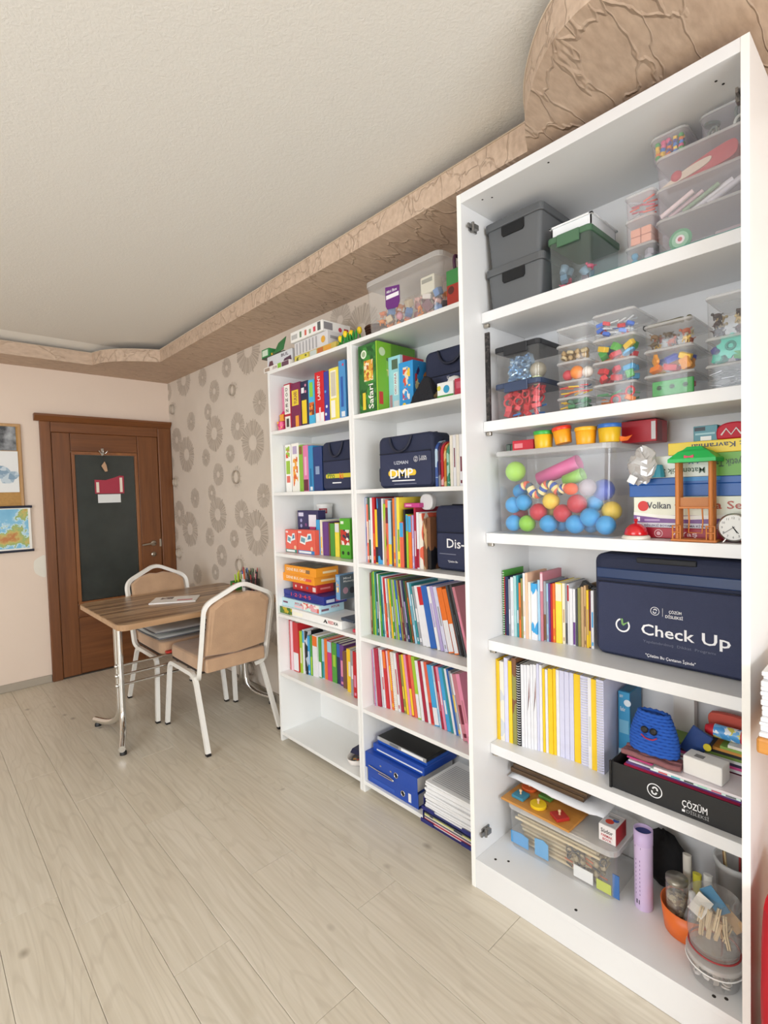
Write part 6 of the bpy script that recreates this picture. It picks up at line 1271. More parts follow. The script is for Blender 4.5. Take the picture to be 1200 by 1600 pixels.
# desk bell and alarm clock
be = thing('desk_bell', 'red desk bell on a white base beside the ball tub', 'bell', (1.650, .622, Z2)); B().lathe([(.040, 0), (.041, .004), (.037, .010), (.030, .011)], n=28).build('bell_base', M('#e6ded2', .5), be)
B().lathe([(.033, .012), (.034, .016), (.029, .032), (.016, .044), (.005, .047)], n=28).build('bell_dome', M('#cc1420', .2, var=.02, coat=.5), be); B().lathe([(.004, .046), (.004, .054), (.006, .056), (.006, .060), (.0001, .062)], n=12).build('bell_button', M('#b81420', .3), be)
ck = thing('alarm_clock', 'round silver alarm clock beside the toy tower', 'clock', (1.650, .365, Z2)); rot = Matrix.Translation((0, 0, .042)) @ Matrix.Rotation(-PI/2, 4, 'Y'); CR = .038
B().lathe([(CR*.9, -.03), (CR, -.02), (CR*1.02, .004), (CR*.9, .006)], n=32, X=rot).build('clock_case', M('#c8c8c6', .25, .9, var=0), ck); B().lathe([(CR*.90, .0), (CR*.90, .0062)], n=32, X=rot).build('clock_face', M('#e6e6e2', .5), ck)
for i in range(12):
    a = 2*PI*i/12; b = B(); s_ = str(12 if i == 0 else i); vs, fs, wt0 = text_geo(s_); k = .0085; yy = -math.sin(a)*CR*.70; zz_ = .042+math.cos(a)*CR*.70
    b.add([(-.0066, yy+wt0*k/2-v.x*k, zz_-.003+v.y*k) for v in vs], fs); b.build('numeral', BLACK, ck)
for a, l, w in ((-2.2, .030, .0012), (2.5, .020, .0018), (-2.0+4.6, .017, .0022)): B().box(-.0075, -.0070, -w/2, w/2, -.004, l, Matrix.Translation((0, 0, .042)) @ Matrix.Rotation(a, 4, 'X')).build('hand', BLACK, ck)
for s in (-1, 1): B().tube([(-.004, s*.018, .010), (-.006, s*.024, 0.001)], .003, 6).build('foot', CHROME, ck)
# black clip on top of the books beside the big bag
bz_ = PXY((755, 860), 6.0, 960, 385, 1.80).z
bc = thing('black_clip', 'black plastic clip lying on the book tops beside the big bag', 'clip', (1.795, PXY((755, 860), 6.0, 960, 320, 1.795).y, PXY((755, 860), 6.0, 960, 350, 1.795).z)); B().box(-.012, .012, -.020, .018, -.012, .022, Matrix.Rotation(.5, 4, 'X')).build('clip_body', BLACK, bc, bevel=.003); B().tube([(0, -.02, .0), (.004, -.05, .004), (.01, -.055, -.01)], .008, 8).build('clip_arm', M('#2a2a2e', .5), bc)
# ------------------------------------------------------------------ fifth compartment
Z4_ = ZT[4]+.0005
gbox('appliance_box', 'tall blue appliance box with a white foot beside the exercise books', 'box', 1.800, .7445, Z4_, .040, .262, .10, '#3f9ac8', [('f','r',0,1,0,.22,'#c8dce4'),('f','r',.15,.6,.03,.12,'#8a98a0'),('f','t','3800W',.14,.92,.30,.04,'#e0f0f6'),('f','t','Redur',.2,.74,.42,.06,'#eaf4f8'),('f','c',.8,.86,.012,'#e6f0f4'),('f','r',.1,.9,.44,.62,'#7abbd8'),('s','r',0,1,0,1,'#2f7fae'),('s','r',0,1,0,.22,'#2f7a78'),('t','r',.1,.9,.1,.9,'#2c6a8c')])
bb = thing('magazine_box', 'black cardboard box with white ÇÖZÜM DİSLEKSİ print full of magazines', 'box', (1.642, .702, Z4_)); w = .702-.335; h = .086; dd = .235; BK = M('#1b1b1c', .5, var=.05)
B().box(0, .003, -w, 0, 0, h).build('front_wall', BK, bb); B().box(dd-.003, dd, -w, 0, 0, h).build('back_wall', BK, bb); B().box(.003, dd-.003, -.003, 0, 0, h+.004).build('end_wall', BK, bb); B().box(.003, dd-.003, -w, -w+.003, 0, h).build('end_wall', BK, bb); B().box(.003, dd-.003, -w+.003, -.003, 0, .003).build('box_floor', BK, bb); B().box(-.006, .004, -.001, .006, 0, h+.002).build('corner_edge', M('#101011', .5), bb)
ly, lz = PXY(*((940, 1060), 5.333), 440, 938, 1.64).y-.702, PXY(*((940, 1060), 5.333), 440, 938, 1.64).z-Z4_
logo(bb, ly, lz, .022, -.0008); y0, z0 = PXY((940, 1060), 5.333, 668, 1035, 1.64).y-.702, PXY((940, 1060), 5.333, 668, 1035, 1.64).z-Z4_
words(bb, 'ÇÖZÜM', y0, z0-.010, .066, .020, e=-.0008); words(bb, 'DİSLEKSİ', y0-.012, z0-.026, .058, .010, '#a8a8a8', e=-.0008, bold=False); B().box(-.0009, -.0003, y0-.008, y0, z0-.026, z0-.019).build('white_dash', INK, bb)
GM = 'magazines lying in the black box'
mz = Z4_+.0035; r = random.Random(31)
front_c = ['#8a8c90', '#3a3a44', '#b8c8d0', '#6a4a7a', '#d8d8dc', '#4a6a8a', '#a02848', '#c8c8cc', '#e8e8ea', '#5a3a6a', '#c4203c', '#c8b8d8', '#d03058', '#6a4a8a', '#e8e8ec', '#d84a88']
z_ = mz
for i, c in enumerate(front_c):
    t_ = .0062 if i < 8 else .0052
    o = thing('magazine', '%s magazine in the black box, %s from the bottom' % (cname(c), ORD[i]), 'magazine', (1.650+r.uniform(0, .003)+(.008*(i-11) if i > 11 else 0), .690-.004*(i % 3)-(.02 if i > 8 else 0), z_), group=GM)
    B().box(0, .205, -.335+(.02 if i > 8 else 0), 0, 0, t_).build('cover', M(c, .4, var=.06), o); z_ += t_+.0003
for i, (c, y0, w_) in enumerate((('#cfe4e0', .585, .235), ('#e8e0e4', .575, .23))):
    o = thing('magazine', ['mint and white magazine with colour blocks on the front edge', 'pale pink leaflet on top of the magazines in the black box'][i], 'magazine', (1.6465, y0, z_), group=GM)
    B().box(0, .12, -w_, 0, 0, .0065).build('cover', M(c, .4), o)
    if i == 0:
        for k, cc_ in enumerate(('#c8505a', '#4aa8b8', '#3a3a40', '#a8d8c8', '#c85a78', '#6a6a70')): B().box(-.0006, -.0001, -w_*(.10+.15*k)-.025, -w_*(.10+.15*k), .001, .0055).build('colour_block', M(cc_, .4), o)
    z_ += .0068
zh = z_
bc_ = ['#f0f0f2', '#e05a9a', '#3a3450', '#e4e4e8', '#7a9a4a', '#26262a', '#c88a3c', '#8aa84a', '#e8e4d8']
z_ = zh
for i, c in enumerate(bc_):
    o = thing('magazine', '%s magazine at the back of the pile in the black box, layer %s' % (cname(c), ORD[i]), 'magazine', (1.775, .660-.02*i-(.09 if i > 4 else 0), z_), group='back pile in the black box')
    B().box(0, .095, -(.30-.02*i-(.06 if i > 4 else 0)), 0, 0, .0085).build('cover', M(c, .45, var=.08), o); z_ += .0088
zt4 = z_
wb2 = thing('white_carton', 'small white carton lying on the magazines', 'carton', (1.672, .502, zh+.0005), (0, 0, -.10)); B().box(0, .060, -.105, 0, 0, .055).build('carton_body', M('#eceae6', .45, var=.03), wb2, bevel=.004); B().box(.015, .035, -.05, -.025, .0551, .0556).build('printed_mark', M('#8a8884', .5), wb2)
rc = thing('red_pencil_case', 'red pencil case with a blue and white printed band', 'pencil case', (1.785, .475, zt4+.0005)); B().tube([(.02, 0, .020), (.02, -.02, .021), (.02, -.11, .021), (.02, -.135, .020)], .02, 14, rad=[.013, .020, .020, .014]).build('case_body', M('#c01c2c', .5), rc); B().tube([(.02, -.024, .021), (.02, -.094, .021)], .0206, 14).build('printed_band', PR(('#4a9ad8', '#e8eef4', '#7ab8e8', '#d8d060'), 50), rc)
co = thing('coral_pouch', 'coral red flat pouch behind the pencil case', 'pouch', (1.845, .475, zt4+.0005)); B().prism(smooth([(.0, 0), (.005, .05), (-.03, .062), (-.10, .060), (-.14, .050), (-.14, 0)], 3)[::-1], 0, .025, 'x').build('pouch_body', M('#c85444', .7, var=.08), co, bevel=.005)
# crocheted pouch
cp = thing('crochet_pouch', 'blue crocheted pouch with button eyes on a pink scarf', 'pouch', (1.690, .588, zh+.026)); b = B(); rows = 13
for k in range(rows):
    t_ = k/(rows-1); hw = .075*(1-.42*t_**1.6)*(1-.10*(1-t_)**3); dp_ = .030*(1-.35*t_); zz_ = .006+.0098*k; n = 30; path = []
    for i in range(n):
        a = 2*PI*i/n; bump_ = .0022*math.sin(a*15+(PI if k % 2 else 0)); path.append(((dp_+bump_)*math.cos(a)+.0, (hw+bump_)*math.sin(a), zz_+.0016*math.cos(a*15+(PI if k % 2 else 0))))
    b.tube(path, .0062, 6, closed=True)
b.build('crochet_rows', M('#2358b4', .9, var=.22, scale=120), cp)
B().lathe([(.065, .010), (.030*1.9, .06), (.040, .12), (.0001, .128)], n=20, sx=.40, sy=1.0).build('lining', M('#1c4694', .9), cp)
for s in (-1, 1): B().lathe([(.011, 0), (.011, .003), (.006, .005)], n=14, X=Matrix.Translation((-.032, s*.013+.004, .078)) @ Matrix.Rotation(-PI/2, 4, 'Y')).build('button', BLACK, cp)
B().tube(smooth([(-.036, .026, .062), (-.038, .012, .054), (-.038, -.008, .054), (-.036, -.020, .062)], 4), .0022, 5).build('red_stitch', M('#b02c4a', .8), cp)
sc_ = thing('pink_scarf', 'crumpled dusty pink scarf under the crocheted pouch', 'scarf', (1.690, .590, zh+.0005)); b = B(); r = random.Random(3)
for k in range(6): b.tube(smooth([(-.030+.010*k+r.uniform(-.004, .004), .085-.034*j, .009+r.uniform(-.001, .006)) for j in range(6)], 3), .0085, 7)
b.build('scarf_folds', M('#8a5a5c', .9, var=.25, scale=60), sc_)
bcard = thing('blue_card_sleeve', 'navy blue card sleeve with two yellow round tokens', 'card sleeve', (1.758, .520, zh+.072), (.45, 0, 0)); B().box(0, .008, -.06, .0, -.04, .05).build('sleeve', M('#1f3f7c', .5), bcard, bevel=.002, seg=1)
for yy, zz_ in ((-.052, -.02), (-.06, .018)): B().lathe([(.011, 0), (.011, .004)], n=16, X=Matrix.Translation((-.002, yy, zz_)) @ Matrix.Rotation(-PI/2, 4, 'Y')).build('token', M('#d8c42c', .5), bcard)
gw = thing('gift_bag', 'white paper gift bag with black cord handles behind the crocheted pouch', 'gift bag', (1.86, .585, Z4_+.088+.112)); B().box(0, .03, -.062, .0, -.10, .098).build('bag_body', M('#dcdad6', .6), gw)
for yy in (-.012, -.050): B().tube(smooth([(-.001, yy, .085), (-.003, yy-.006, .110), (-.001, yy-.012, .085)], 4), .0018, 5).build('cord', BLACK, gw)
# ------------------------------------------------------------------ lowest compartment of the wardrobe
Z5_ = .1125; X = 1.655
tub('big clear craft box with wooden strips and blue cards inside', X, 1.118, .700, Z5_, .285, .235, '#f4f2ee', .08, '#ffffff', .022, taper=.04, r=.03, name='craft_box')
r = random.Random(17); GC = 'things inside the big clear craft box'
z_ = Z5_+.006
for i, c in enumerate(('#cbb48c', '#bfa57c', '#d6c7a4', '#a88f6a', '#c4b490', '#b8a07a', '#8a7458', '#d0bf9c', '#cdbb98', '#c8b088')):
    o = thing('wooden_strip', '%s bundle of wooden strips in the craft box, layer %s' % (cname(c), ORD[i]), 'wood strips', (1.700+.010*(i % 3), 1.085-.012*(i % 2), z_), group=GC); B().box(0, .12-.01*(i % 3), -.30+.03*(i % 2), 0, 0, .0095).build('strip', WOOD(c, '#e0d0ac', 'y', 8, .7), o, bevel=.002, seg=1); z_ += .0102
for i in range(6):
    o = thing('wooden_dowel', '%s pale dowel lying across the craft box top' % ORD[i], 'dowel', (1.676+.018*i, 1.09, z_+.004), (0, 0, 0), 'dowels in the craft box'); B().tube([(0, 0, 0), (0, -.33+.02*i, .001)], .0048, 8).build('dowel', WOOD('#d8c49a', '#ead9b4', 'y'), o)
for i, (px, py, w_, h_, c, lab) in enumerate(((812, 1330, .075, .050, '#4aa0dc', 'blue shaped card standing at the front of the craft box'), (846, 1345, .055, .068, '#58aae0', 'taller blue card beside the first one in the craft box'), (911, 1376, .070, .042, '#f2f2f0', 'white paper card at the front of the craft box'), (943, 1390, .050, .034, '#c8d43c', 'lime green card at the front corner of the craft box'), (962, 1378, .022, .080, '#3f6fb0', 'narrow blue card in the corner of the craft box'))):
    p = at(px, py, X=1.674); o = thing('paper_card', lab, 'card', (1.6745, p.y+w_/2, Z5_+.006), group='cards in the craft box'); q = [(0, 0), (-w_, 0), (-w_, h_*.85), (-w_*.6, h_), (0, h_*.9)] if i < 2 else [(0, 0), (-w_, 0), (-w_, h_), (0, h_*1.0)]; B().prism(q, 0, .003, 'x').build('card', M(c, .5), o)
fill('the big craft box', 1.672, .905, .735, Z5_+.004, .06, .014, 3, [('ring', '#6a5a48'), ('strip', '#3a3a3c'), ('shell', '#a89878'), ('brick', '#8a8a84'), ('strip', '#d0744a'), ('ring', '#4a4a4a'), ('animal', '#7a705c')], seed=101, nx=1, wall=.008)
# shape puzzle on the lid
ZP = .2855
pz = thing('shape_puzzle', 'wooden shape puzzle board lying on the craft box lid', 'puzzle', (1.650, 1.140, ZP), (0, 0, -.02)); B().box(0, .155, -.285, 0, 0, .009).build('puzzle_board', WOOD('#b87a34', '#cf9448', 'y', 5), pz, bevel=.002, seg=1)
def knob(o, x, y, z): B().lathe([(.004, 0), (.0035, .008), (.006, .012), (.005, .017), (.0001, .018)], (x, y, z), 10).build('knob', M('#d8b48c', .5), o)
for (x, y, kind, c, nm) in ((.055, -.055, 'sq', '#3f86a0', 'teal_square'), (.050, -.135, 'c', '#e8c41e', 'yellow_disc'), (.045, -.225, 'd', '#b02a24', 'red_diamond'), (.125, -.050, 'c', '#d8602c', 'orange_disc'), (.125, -.13, 'sq', '#5a8a3c', 'green_square')):
    n = {'sq': 4, 'd': 4, 'c': 24}[kind]; a0 = {'sq': PI/4, 'd': .25, 'c': 0}[kind]; rr = {'sq': .036, 'd': .036, 'c': .030}[kind]
    o = B().prism([(x+rr*math.cos(a0+2*PI*i/n), y+rr*math.sin(a0+2*PI*i/n)) for i in range(n)], .0092, .021).build(nm, M(c, .45), pz, bevel=.0015, seg=1); knob(o, x, y, .021)
# white bag and brown trays on top of the puzzle
zb = ZP+.009+.012+.024
wbg = thing('white_folder_bag', 'white plastic carrier bag lying flat on the shape puzzle', 'carrier bag', (1.712, 1.148, zb), (-.0, 0, 0)); b = B(); NU, NV = 16, 8; vs = []; r = random.Random(5)
for s in (0, 1):
    for iv in range(NV+1):
        for iu in range(NU+1):
            u, v = iu/NU, iv/NV; k = min(1, 8*min(u, 1-u)+.15)*min(1, 6*min(v, 1-v)+.2); vs.append((.19*v+r.uniform(-.002, .002), -.385*u, .018+(s-.5)*.034*k+r.uniform(-.0014, .0014)+.004*math.sin(u*7)))
n0 = (NU+1)*(NV+1); fs = []
for iv in range(NV):
    for iu in range(NU):
        a = iv*(NU+1)+iu; fs += [(a, a+NU+1, a+NU+2, a+1), (n0+a, n0+a+1, n0+a+NU+2, n0+a+NU+1)]
rim = [i for i in range(NU+1)]+[iv*(NU+1)+NU for iv in range(1, NV+1)]+[NV*(NU+1)+i for i in range(NU-1, -1, -1)]+[iv*(NU+1) for iv in range(NV-1, 0, -1)]
for a in range(len(rim)): p, q = rim[a], rim[(a+1) % len(rim)]; fs.append((p, q, q+n0, p+n0))
b.add(vs, fs, True); b.build('bag_skin', M('#e6e7ea', .3, var=.03), wbg)
for i, (dz, lab) in enumerate(((.043, 'lower dark brown wooden tray on the white carrier bag'), (.062, 'upper dark brown wooden tray on the white carrier bag'))):
    o = thing('brown_tray', lab, 'tray', (1.716, 1.135-.012*i, zb+dz), group='brown trays'); B().box(0, .19, -.30, 0, 0, .008).build('tray_floor', WOOD('#3c2c1e', '#5a4430', 'y'), o); ringb = B(); ringb.box(0, .19, -.008, 0, .008, .017); ringb.box(0, .19, -.30, -.292, .008, .017); ringb.box(0, .008, -.292, -.008, .008, .017); ringb.box(.182, .19, -.292, -.008, .008, .017); ringb.build('tray_edge', WOOD('#4a3624', '#6a5238', 'y'), o)
# finger paint carton on the lid
fp = gbox('paint_carton', 'small white finger paint carton at the craft box corner', 'carton', 1.690, .770, ZP, .058, .058, .085, '#e9e4e2', [('f','t','Südor',.14,.56,.70,.24,'#3a3032'),('f','t','PARMAK',.16,.32,.66,.15,'#c02838'),('f','t','BOYA',.24,.10,.5,.15,'#c02838'),('s','r',0,1,0,1,'#b03038'),('t','r',.06,.94,.05,.9,'#c9c7c8'),('t','c',.45,.35,.014,'#d8452c'),('t','c',.7,.55,.010,'#3a5aa8'),('t','r',.2,.8,.6,.75,'#9a9896')])
# spray can
cn_ = thing('spray_can', 'tall lilac aerosol can with a dark blue top', 'spray can', (1.715, .633, Z5_)); B().lathe([(.027, 0), (.028, .004), (.028, .215), (.0275, .222)], n=26).build('can_body', M('#d2bde0', .35, var=.03), cn_); B().lathe([(.029, .215), (.029, .262), (.026, .262), (.025, .235), (.0001, .234)], n=26).build('can_cap', M('#c9b2da', .35), cn_); B().lathe([(.0255, .250), (.0001, .251)], n=26).build('cap_inside', M('#27408a', .4), cn_)
f = lambda r_, z0: (lambda u, v: (-math.cos(u/r_-.5)*r_, -math.sin(u/r_-.5)*r_*1.0, z0+v))
fz = f(.0284, 0); b = B()
for k in range(9): b.add([fz(-.002+.0*k, .05+.014*k), fz(.014, .05+.014*k), fz(.014, .056+.014*k), fz(-.002, .056+.014*k)], [(0, 1, 2, 3)])
b.build('printed_lines', M('#8a6aa0', .5), cn_)
b = B(); b.add([fz(.0, .02), fz(.012, .02), fz(.012, .034), fz(.0, .034)], [(0, 1, 2, 3)]); b.build('barcode', M('#4a4458', .5), cn_)
b = B(); b.add([fz(-.006, .205), fz(.016, .205), fz(.016, .211), fz(-.006, .211)], [(0, 1, 2, 3)]); b.build('dark_stripe', M('#3a2f5a', .5), cn_)
# orange bowl with jars
cx, cy = 1.715, .500; ob = thing('orange_bowl', 'bright orange cut off bucket holding jars and tubes', 'bucket', (cx, cy, Z5_)); B().lathe([(.060, 0), (.068, .004), (.078, .085), (.0755, .085), (.066, .008), (.0001, .006)], n=36).build('bowl_body', M('#e8702a', .4, var=.04), ob)
def jar(name, lab, x, y, z, ra, h, lidc, fillc, lidh=.012, tint='#ffffff'):
    o = thing(name, lab, 'jar', (x, y, z)); B().lathe([(ra*.94, 0), (ra, .004), (ra, h*.86), (ra*.9, h*.92)], n=22).build('glass', CLEAR(tint, .10, .2, .05), o)
    if fillc: B().lathe([(ra*.86, .004), (ra*.92, .008), (ra*.92, h*.62), (.0001, h*.64)], n=18).build('filling', PR(tuple(fillc), 90), o)
    if lidc: B().lathe([(ra*1.02, h*.90), (ra*1.03, h*.90+lidh*.3), (ra*1.02, h*.90+lidh), (.0001, h*.90+lidh)], n=22).build('lid', lidc if not isinstance(lidc, str) else M(lidc, .35), o)
    return o
jar('glass_jar', 'glass jar with a metal lid in the orange bucket', cx-.012, cy+.030, Z5_+.0085, .031, .155, M('#9a958a', .3, .7), ('#8a7a64', '#b8a888', '#6a5a4a'))
sp = thing('spray_bottle', 'small clear spray bottle with a white nozzle in the orange bucket', 'spray bottle', (cx-.036, cy-.020, Z5_+.0085)); B().lathe([(.020, 0), (.022, .004), (.022, .068), (.016, .088), (.010, .094)], n=20).build('bottle', CLEAR('#eef2f6', .22), sp); B().lathe([(.0185, .004), (.0195, .05), (.0001, .052)], n=16).build('liquid', M('#b8c4cc', .2), sp); b = B(); b.lathe([(.0125, .094), (.0135, .098), (.0125, .116), (.010, .122)], n=16); b.build('collar', M('#c8c8c8', .3, .6), sp); B().lathe([(.010, .122), (.0105, .135), (.0085, .146), (.0001, .149)], n=16).build('nozzle', M('#ecebe8', .4), sp)
for i, (dx, dy, c, h_, lab) in enumerate(((.030, -.015, '#c8c03a', .165, 'olive yellow paint tube in the orange bucket'), (.018, -.048, '#d8d8d4', .185, 'white paint tube in the orange bucket'), (.048, .018, '#cfcac0', .20, 'pale wooden ruler in the orange bucket'))):
    o = thing('paint_tube', lab, 'tube', (cx+dx, cy+dy, Z5_+.009), (0, .0, 0)); B().lathe([(.007, 0), (.011, .012), (.012, h_*.6), (.013, h_)], n=12, sx=.6).build('tube_body', M(c, .5), o)
# white bucket with brushes behind
wbk = thing('brush_bucket', 'translucent white bucket with brushes behind the orange bucket', 'bucket', (1.835, .400, Z5_)); B().lathe([(.046, 0), (.050, .004), (.058, .195), (.062, .196), (.062, .215), (.057, .215), (.052, .19), (.045, .008), (.0001, .006)], n=30).build('bucket_body', CLEAR('#f2f2f0', .55, .1, .2), wbk)
for i, (dx, dy, lx, ly_, hh, c, c2) in enumerate(((-.02, .012, -.012, .02, .275, '#c8b48a', '#2a2a2c'), (.01, -.010, .01, -.018, .262, '#1f1f22', '#141416'), (.0, .025, .008, .02, .24, '#a87a4a', '#5a4a3a'), (.02, -.005, .02, .004, .26, '#b83a3a', '#2a2a2a'), (-.018, -.015, -.014, -.02, .235, '#3a6a8a', '#c8b080'))):
    o = thing('paint_brush', '%s handled paint brush in the white bucket' % cname(c), 'brush', (1.835+dx*.8, .400+dy*.8, Z5_+.010), group='brushes in the white bucket'); p1_ = Vector((lx*.9, ly_*.9, hh-.03)); p2_ = Vector((lx, ly_, hh)); B().tube([(0, 0, 0), p1_], .0032, 6).build('handle', M(c, .5), o); B().tube([p1_, p2_], .005, 6, rad=[.004, .006]).build('bristles', M(c2, .8), o)
# dark cloth bag and small tins at the back
dc = thing('black_cloth_bag', 'black cloth bag slumped in the back corner behind the spray can', 'bag', (1.855, .615, Z5_)); b = B(); b.ball((0, 0, .090), .088, 18, sx=.55, sy=.85, sz=1.15); r = random.Random(6); b.v = [(x*r.uniform(.8, 1.05), y*r.uniform(.82, 1.05), z*r.uniform(.88, 1.0)) for x, y, z in b.v]; b.build('bag_body', M('#141416', .9, var=.2, bump=.3, bscale=40), dc)
dc.location.z = Z5_+.012
dc2 = thing('dark_pouch', 'dark crumpled pouch in the back corner beside the post', 'pouch', (1.790, .345+.012, Z5_+.001)); 
b = B(); b.prism(smooth([(-.02, 0), (-.025, .10), (0, .20), (.02, .21), (.022, .10), (.02, 0)], 3)[::-1], -.03, .015, 'x'); b.build('pouch_body', M('#1a1b22', .85, bump=.2, bscale=50), dc2)
dc2.location = (1.765, .343, Z5_)
# clear bowl stack with clothes pegs
jx, jy = 1.600, .402; JR = .068
lb_ = thing('round_container', 'round clear container with a white rim under the peg jar', 'container', (jx, jy, Z5_)); B().lathe([(JR*.80, 0), (JR*.86, .004), (JR, .062), (JR*.97, .066)], n=32).build('container_body', CLEAR('#ffffff', .10, .25, .06), lb_); B().lathe([(JR*1.02, .060), (JR*1.04, .063), (JR*1.04, .071), (JR*1.0, .073), (.0001, .073)], n=32).build('container_lid', CLEAR('#f8f6f4', .35, .15, .1), lb_); B().tube([(JR*1.03*math.cos(2*PI*i/30), JR*1.03*math.sin(2*PI*i/30), .050) for i in range(30)], .0022, 5, closed=True).build('white_band', M('#efeeec', .5), lb_)
fill('the round container', jx-.052, jy+.052, jy-.052, Z5_+.002, .104, .011, 2, [('disc', '#b8a090'), ('nut', '#e8e4e0'), ('ring', '#8a8480'), ('disc', '#d8d0c8'), ('card', '#c8c0b8')], seed=111, nx=4, wall=.006)
jb = thing('peg_jar', 'clear rounded jar full of clothes pegs beside the post', 'jar', (jx+.004, jy+.002, Z5_+.0740)); B().lathe([(JR*.74, 0), (JR*.86, .006), (JR*.98, .045), (JR*.98, .075), (JR*.90, .120), (JR*.93, .145), (JR*.95, .15)], n=32).build('jar_body', CLEAR('#ffffff', .07, .3, .04), jb); B().tube([(JR*.92*math.cos(2*PI*i/30), JR*.92*math.sin(2*PI*i/30), .012) for i in range(30)], .0025, 5, closed=True).build('red_band', M('#a83a3c', .5), jb)
r = random.Random(77); PEG = None
for i in range(22):
    a = r.uniform(0, 6.28); rr = r.uniform(.006, .042); x_, y_ = -.030+ (i % 6)*.011, .040-(i//6)*.020
    b = B(); b.box(-.004, .004, -.0045, -.001, -.030, .030); b.box(-.004, .004, .001, .0045, -.030, .030); b.tube([(0, -.004, .006), (0, .004, .006)], .003, 6)
    if PEG is None: PEG = b.mesh('clothes_peg', WOOD('#cdb288', '#e6d2ac', 'z', 12, .7))
    o = bpy.data.objects.new('clothes_peg', PEG); COL.objects.link(o); o.location = (jx+.004+x_+.008, jy+.002+y_-.012, Z5_+.0740+.062+.035*(i % 3 == 0)+r.uniform(0, .012)); o.rotation_euler = (r.uniform(-.35, .35), r.uniform(-.35, .35), r.uniform(-1, 1)); tag(o, 'wooden clothes peg, %s row from the front, %s along, in clear jar' % (ORD[i % 6], ORD[i//6]), 'clothes peg', 'clothes pegs in the clear jar')
for i, (lab, c, y_, z_, ro) in enumerate((('white folded card sticking up from the peg jar', '#dcd8d0', .030, .125, .45), ('blue price card sticking up from the peg jar', '#4a7a9a', -.002, .150, -.75), ('tan cork tile sticking out of the peg jar', '#c8a47c', -.036, .110, -.9))):
    o = thing('card_piece', lab, 'card', (jx-.020+.014*i, jy+y_, Z5_+.0740+z_), (ro, 0, 0)); B().box(0, .002, -.020, .020, -.035, .035).build('card', M(c, .5), o, bevel=.0006, seg=1)
# ------------------------------------------------------------------ lowest shelf of the middle bookcase: binders and trays
ZB = ZS[6]+.0005; GBN = 'blue lever arch binders'; BLU = M('#1f4aa8', .35, var=.05); BLD = M('#163a8c', .4, var=.05)
def binder(lab, X, yl, z, w, h, d, rz=0, hole=True, holeu=.72):
    o = thing('ring_binder', lab, 'binder', (X, yl, z), (0, 0, rz), GBN)
    B().box(0, .003, -w, 0, 0, h).build('spine', BLU, o, bevel=.001, seg=1); B().box(.003, d, -w, 0, 0, .003).build('cover_board', BLD, o); B().box(.003, d, -w, 0, h-.003, h).build('cover_board', BLU, o); B().box(.012, d-.012, -w+.008, -.008, .006, h-.008).build('paper_block', M('#e2e0da', .8, var=.08, scale=90), o)
    if hole:
        rot_ = Matrix.Translation((-.001, -w*holeu, h*.5)) @ Matrix.Rotation(-PI/2, 4, 'Y'); B().lathe([(.0135, 0), (.0135, .002), (.0105, .002), (.0105, 0)], n=22, X=rot_).build('finger_ring', CHROME, o); B().lathe([(.0104, 0), (.0104, .0008)], n=20, X=rot_).build('finger_hole', M('#0c0c10', .8, var=0), o)
    return o
o1 = binder('lowest blue lever arch binder lying on its side', 1.632, 1.916, ZB, .345, .072, .265); B().box(-.001, -.0002, -.345*.87, -.345*.82, .012, .052).build('label_slip', M('#e8e8ea', .6), o1); B().box(-.001, -.0002, -.345*.56, -.345*.08, .014, .030).build('spine_strip', M('#2a56b4', .3), o1)  # label slip and a slightly lighter blue strip on the spine
o2 = binder('upper blue lever arch binder with two slots and chrome lever', 1.622, 1.921, ZB+.0735, .355, .078, .27, 0, True, .62)
for u in (.30, .50): B().prism(rrect(-.355*u-.012, -.355*u+.0, .040, .047, .003, 3), -.0012, -.0002, 'x').build('label_slot', M('#cfd2d6', .25, .9), o2)
B().tube(smooth([(-.003, -.03, .018), (-.005, -.10, .016), (-.006, -.17, .016), (-.006, -.205, .010), (-.004, -.19, .004), (-.003, -.10, .004)], 4), .0028, 6).build('lever', CHROME, o2)
o3 = thing('document_folder', 'bright blue document folder with a white band on the binders', 'folder', (1.652, 1.895, ZB+.1525), group='folders on the binders'); B().box(0, .235, -.345, 0, 0, .040).build('folder_body', BLU, o3, bevel=.004, seg=2); B().box(-.001, -.0002, -.335, -.03, .013, .020).build('white_band', M('#dfe4ee', .3), o3)
o4 = thing('clip_file', 'black clip file with a clear spine on top of the binders', 'folder', (1.672, 1.880, ZB+.1932), group='folders on the binders'); B().box(0, .22, -.330, 0, 0, .016).build('file_body', M('#1e52b4', .35), o4, bevel=.002, seg=1); B().box(0, .22, -.330, 0, .0162, .034).build('file_cover', M('#17171a', .35), o4, bevel=.003, seg=1); B().box(-.003, 0, -.328, -.002, .015, .033).build('clear_spine', M('#c2c6cc', .15, .5), o4); B().box(-.004, -.003, -.31, -.17, .018, .030).build('spine_slip', M('#eceef0', .3), o4); B().box(-.004, -.003, -.15, -.09, .018, .030).build('spine_slip', M('#6a6e76', .3), o4)
TN = CLEAR('#3a4a9c', .55, .15, .15, 'tray'); GP = 'letter trays on the lowest shelf of the middle bookcase'
ty_, tw_ = 1.512, .292
zt = ZB
